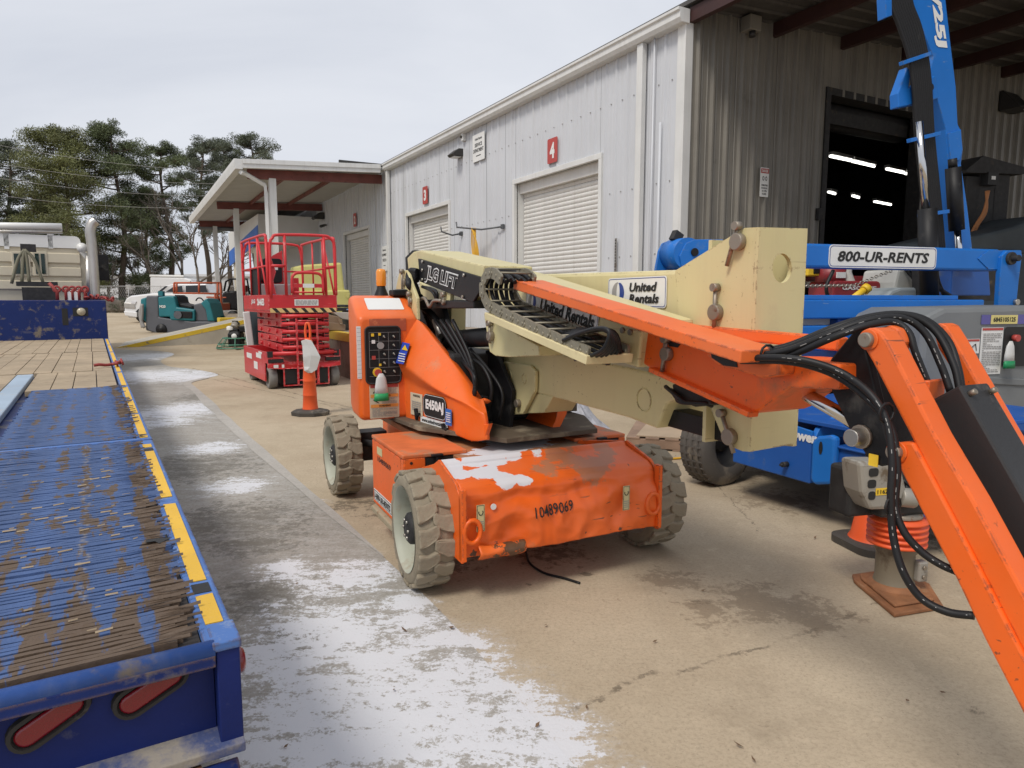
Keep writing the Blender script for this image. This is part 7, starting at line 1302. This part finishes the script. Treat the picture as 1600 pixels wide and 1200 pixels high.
def pine(u, vtop, wpx, vlow, Y, dens, kind, label, seed, lean=0.0):
    r = random.Random(seed); o = far('pine_tree', label, 'tree', Y, u, 'pine trees beyond the yard'); L0 = Vector(o.location)
    top = G.at(u, vtop, y=Y).z-L0.z; low = G.at(u, vlow, y=Y).z-L0.z; R = wpx/2*Y/F*1.02
    tx = lambda h: Vector((lean*h*h/top+.25*math.sin(h*.5+seed), .2*math.cos(h*.4+seed), h))
    b = MB().tube([tx(top*.97*k/12) for k in range(13)], [.30*(1-k/13.5)+.02 for k in range(13)], 8); cent = []; rad = []
    nl = int(34*dens)+20; big = dens > .8
    for k in range(nl):
        f = ((k+r.random())/nl)**(.9 if big else .72); h = low*.8+(top*.97-low*.8)*f
        prof_ = math.sqrt(max(.03, 1-((f-.30)/.72)**2)) if big else (.45+.75*f if f < .7 else .97*math.sqrt(max(.03, 1-((f-.7)/.31)**2)))
        a = r.uniform(0, 6.283); l = R*prof_*r.uniform(.5, 1.02); p0 = tx(h*.97); p1 = p0+Vector((math.cos(a)*l, math.sin(a)*l, l*r.uniform(-.05, .30)+.25*f))
        m_ = p0.lerp(p1, .5)+Vector((0, 0, -.05*l)); b.tube(fan([p0, m_, p1], 3), [.065*(1-i/8)+.010 for i in range(7)], 5)
        for j in range(4 if not big else 6):
            t = r.uniform(.5, 1.02) if j else 1.0; q = p0.lerp(p1, t)+Vector((r.gauss(0, .35), r.gauss(0, .35), r.uniform(.0, .35))); cr2 = r.uniform(.55, 1.0)*(1.15 if big else .9)*(.7+.12*l); cent.append(tuple(q)); rad.append(cr2)
            if r.random() < .6: b.tube([p0.lerp(p1, t*.85), q], [.025, .01], 4)
    for k in range(int(4*dens)+3): cent.append(tuple(tx(top-r.uniform(.3, 1.2))+Vector((r.uniform(-.7, .7), r.uniform(-.7, .7), .0)))); rad.append(r.uniform(.5, .8))
    b.ob('trunk', bark, o); leaf_ob(leaves(cent, rad, 190 if not big else 200, .105, seed, .68), 'crown', needle[kind], o)
pine(28, 214, 82, 420, 68, .55, 2, 'slim open-crowned pine at the left edge behind the truck cab', 1)
pine(-40, 235, 110, 430, 66, .7, 0, 'pine half outside the left edge of the view', 2)
pine(112, 199, 165, 452, 60, 1.5, 1, 'dense broad yellow-green pine above the truck cab', 3)
pine(196, 187, 112, 455, 63, .95, 0, 'tallest pine with a rounded crown right of the dense broad pine', 4)
pine(268, 219, 92, 415, 66, .5, 0, 'straight pine with a small high crown left of the canopy', 5)
pine(325, 212, 96, 350, 72, .5, 2, 'thin pine with bare lower trunk behind the canopy corner', 6)
pine(402, 205, 92, 330, 78, .5, 2, 'pine showing above the middle of the canopy roof', 7)
pine(238, 300, 80, 452, 74, .4, 0, 'low sparse pine between the tall rounded pine and the straight one', 8)
pine(365, 215, 70, 320, 80, .38, 2, 'faint thin pine behind the left half of the canopy roof', 9)
pine(70, 300, 100, 455, 72, .6, 0, 'low dark pine behind the truck roof bar', 10)
def bare(u, vtop, Y, label, seed, spread=.42):
    r = random.Random(seed); o = far('bare_tree', label, 'tree', Y, u, 'bare trees beyond the yard'); b = MB(); t = MB(); H_ = G.at(u, vtop, y=Y).z-o.location.z
    def grow(p, d, l, rd, lev, mb):
        q = p+d*l; mb.tube([p, p.lerp(q, .5)+Vector((r.uniform(-.05, .05)*l, r.uniform(-.05, .05)*l, 0)), q], [rd, rd*.85, rd*.68], 5 if lev > 2 else 4)
        if lev == 0: return
        for k in range(3 if lev > 1 else 3):
            nd = (d+Vector((r.gauss(0, spread), r.gauss(0, spread), r.uniform(.0, .25)))).normalized(); grow(p.lerp(q, r.uniform(.55, 1)), nd, l*r.uniform(.55, .8), rd*.6, lev-1, t)
    grow(Vector((0, 0, 0)), Vector((0, 0, 1)), H_*.36, .15, 5, b); b.ob('trunk', barkg, o); t.ob('branches', barkg, o)
for i, (u, v, Y, lab) in enumerate(((240, 330, 62, 'bare brown tree left of the straight small-crowned pine'), (288, 262, 64, 'bare twiggy tree just right of the straight small-crowned pine'), (310, 300, 60, 'bare tree with forked trunk left of the far canopy post'), (215, 380, 64, 'short bare tree by the fence behind the white pickup'), (345, 340, 66, 'bare tree between the two far canopy posts'), (170, 370, 60, 'short bare tree beside the chrome exhaust pipe'))): bare(u, v, Y, lab, 20+i)
g_ = random.Random(5); cent = [(g_.uniform(-60, 0), g_.uniform(60, 66), hgt(62)+g_.uniform(.1, 1.6)) for k in range(330)]
stuff(leaf_ob(leaves(cent, [g_.uniform(.4, .9) for c_ in cent], 40, .16, 31, .8), 'undergrowth', mat('brown_brush', (.10, .075, .045), .8, var=.5, vs=.5)))
q = G.at(170, 487, y=52); hd_ = thing('clipped_hedge', 'low clipped dark green hedge right of the truck below the fence', 'hedge', loc=(q.x, 52, hgt(52)))
cent = [(g_.uniform(-4.5, 1.6), g_.uniform(-.5, .5), g_.uniform(.15, .95)) for k in range(150)]; leaf_ob(leaves(cent, [.3]*150, 70, .07, 33, 1), 'foliage', needle[3], hd_); MB().loft([rrect((x, 0, .5), Y_, Z_, .9, .9, .2) for x in (-4.4, 1.4)]).ob('twigs', barkg, hd_)
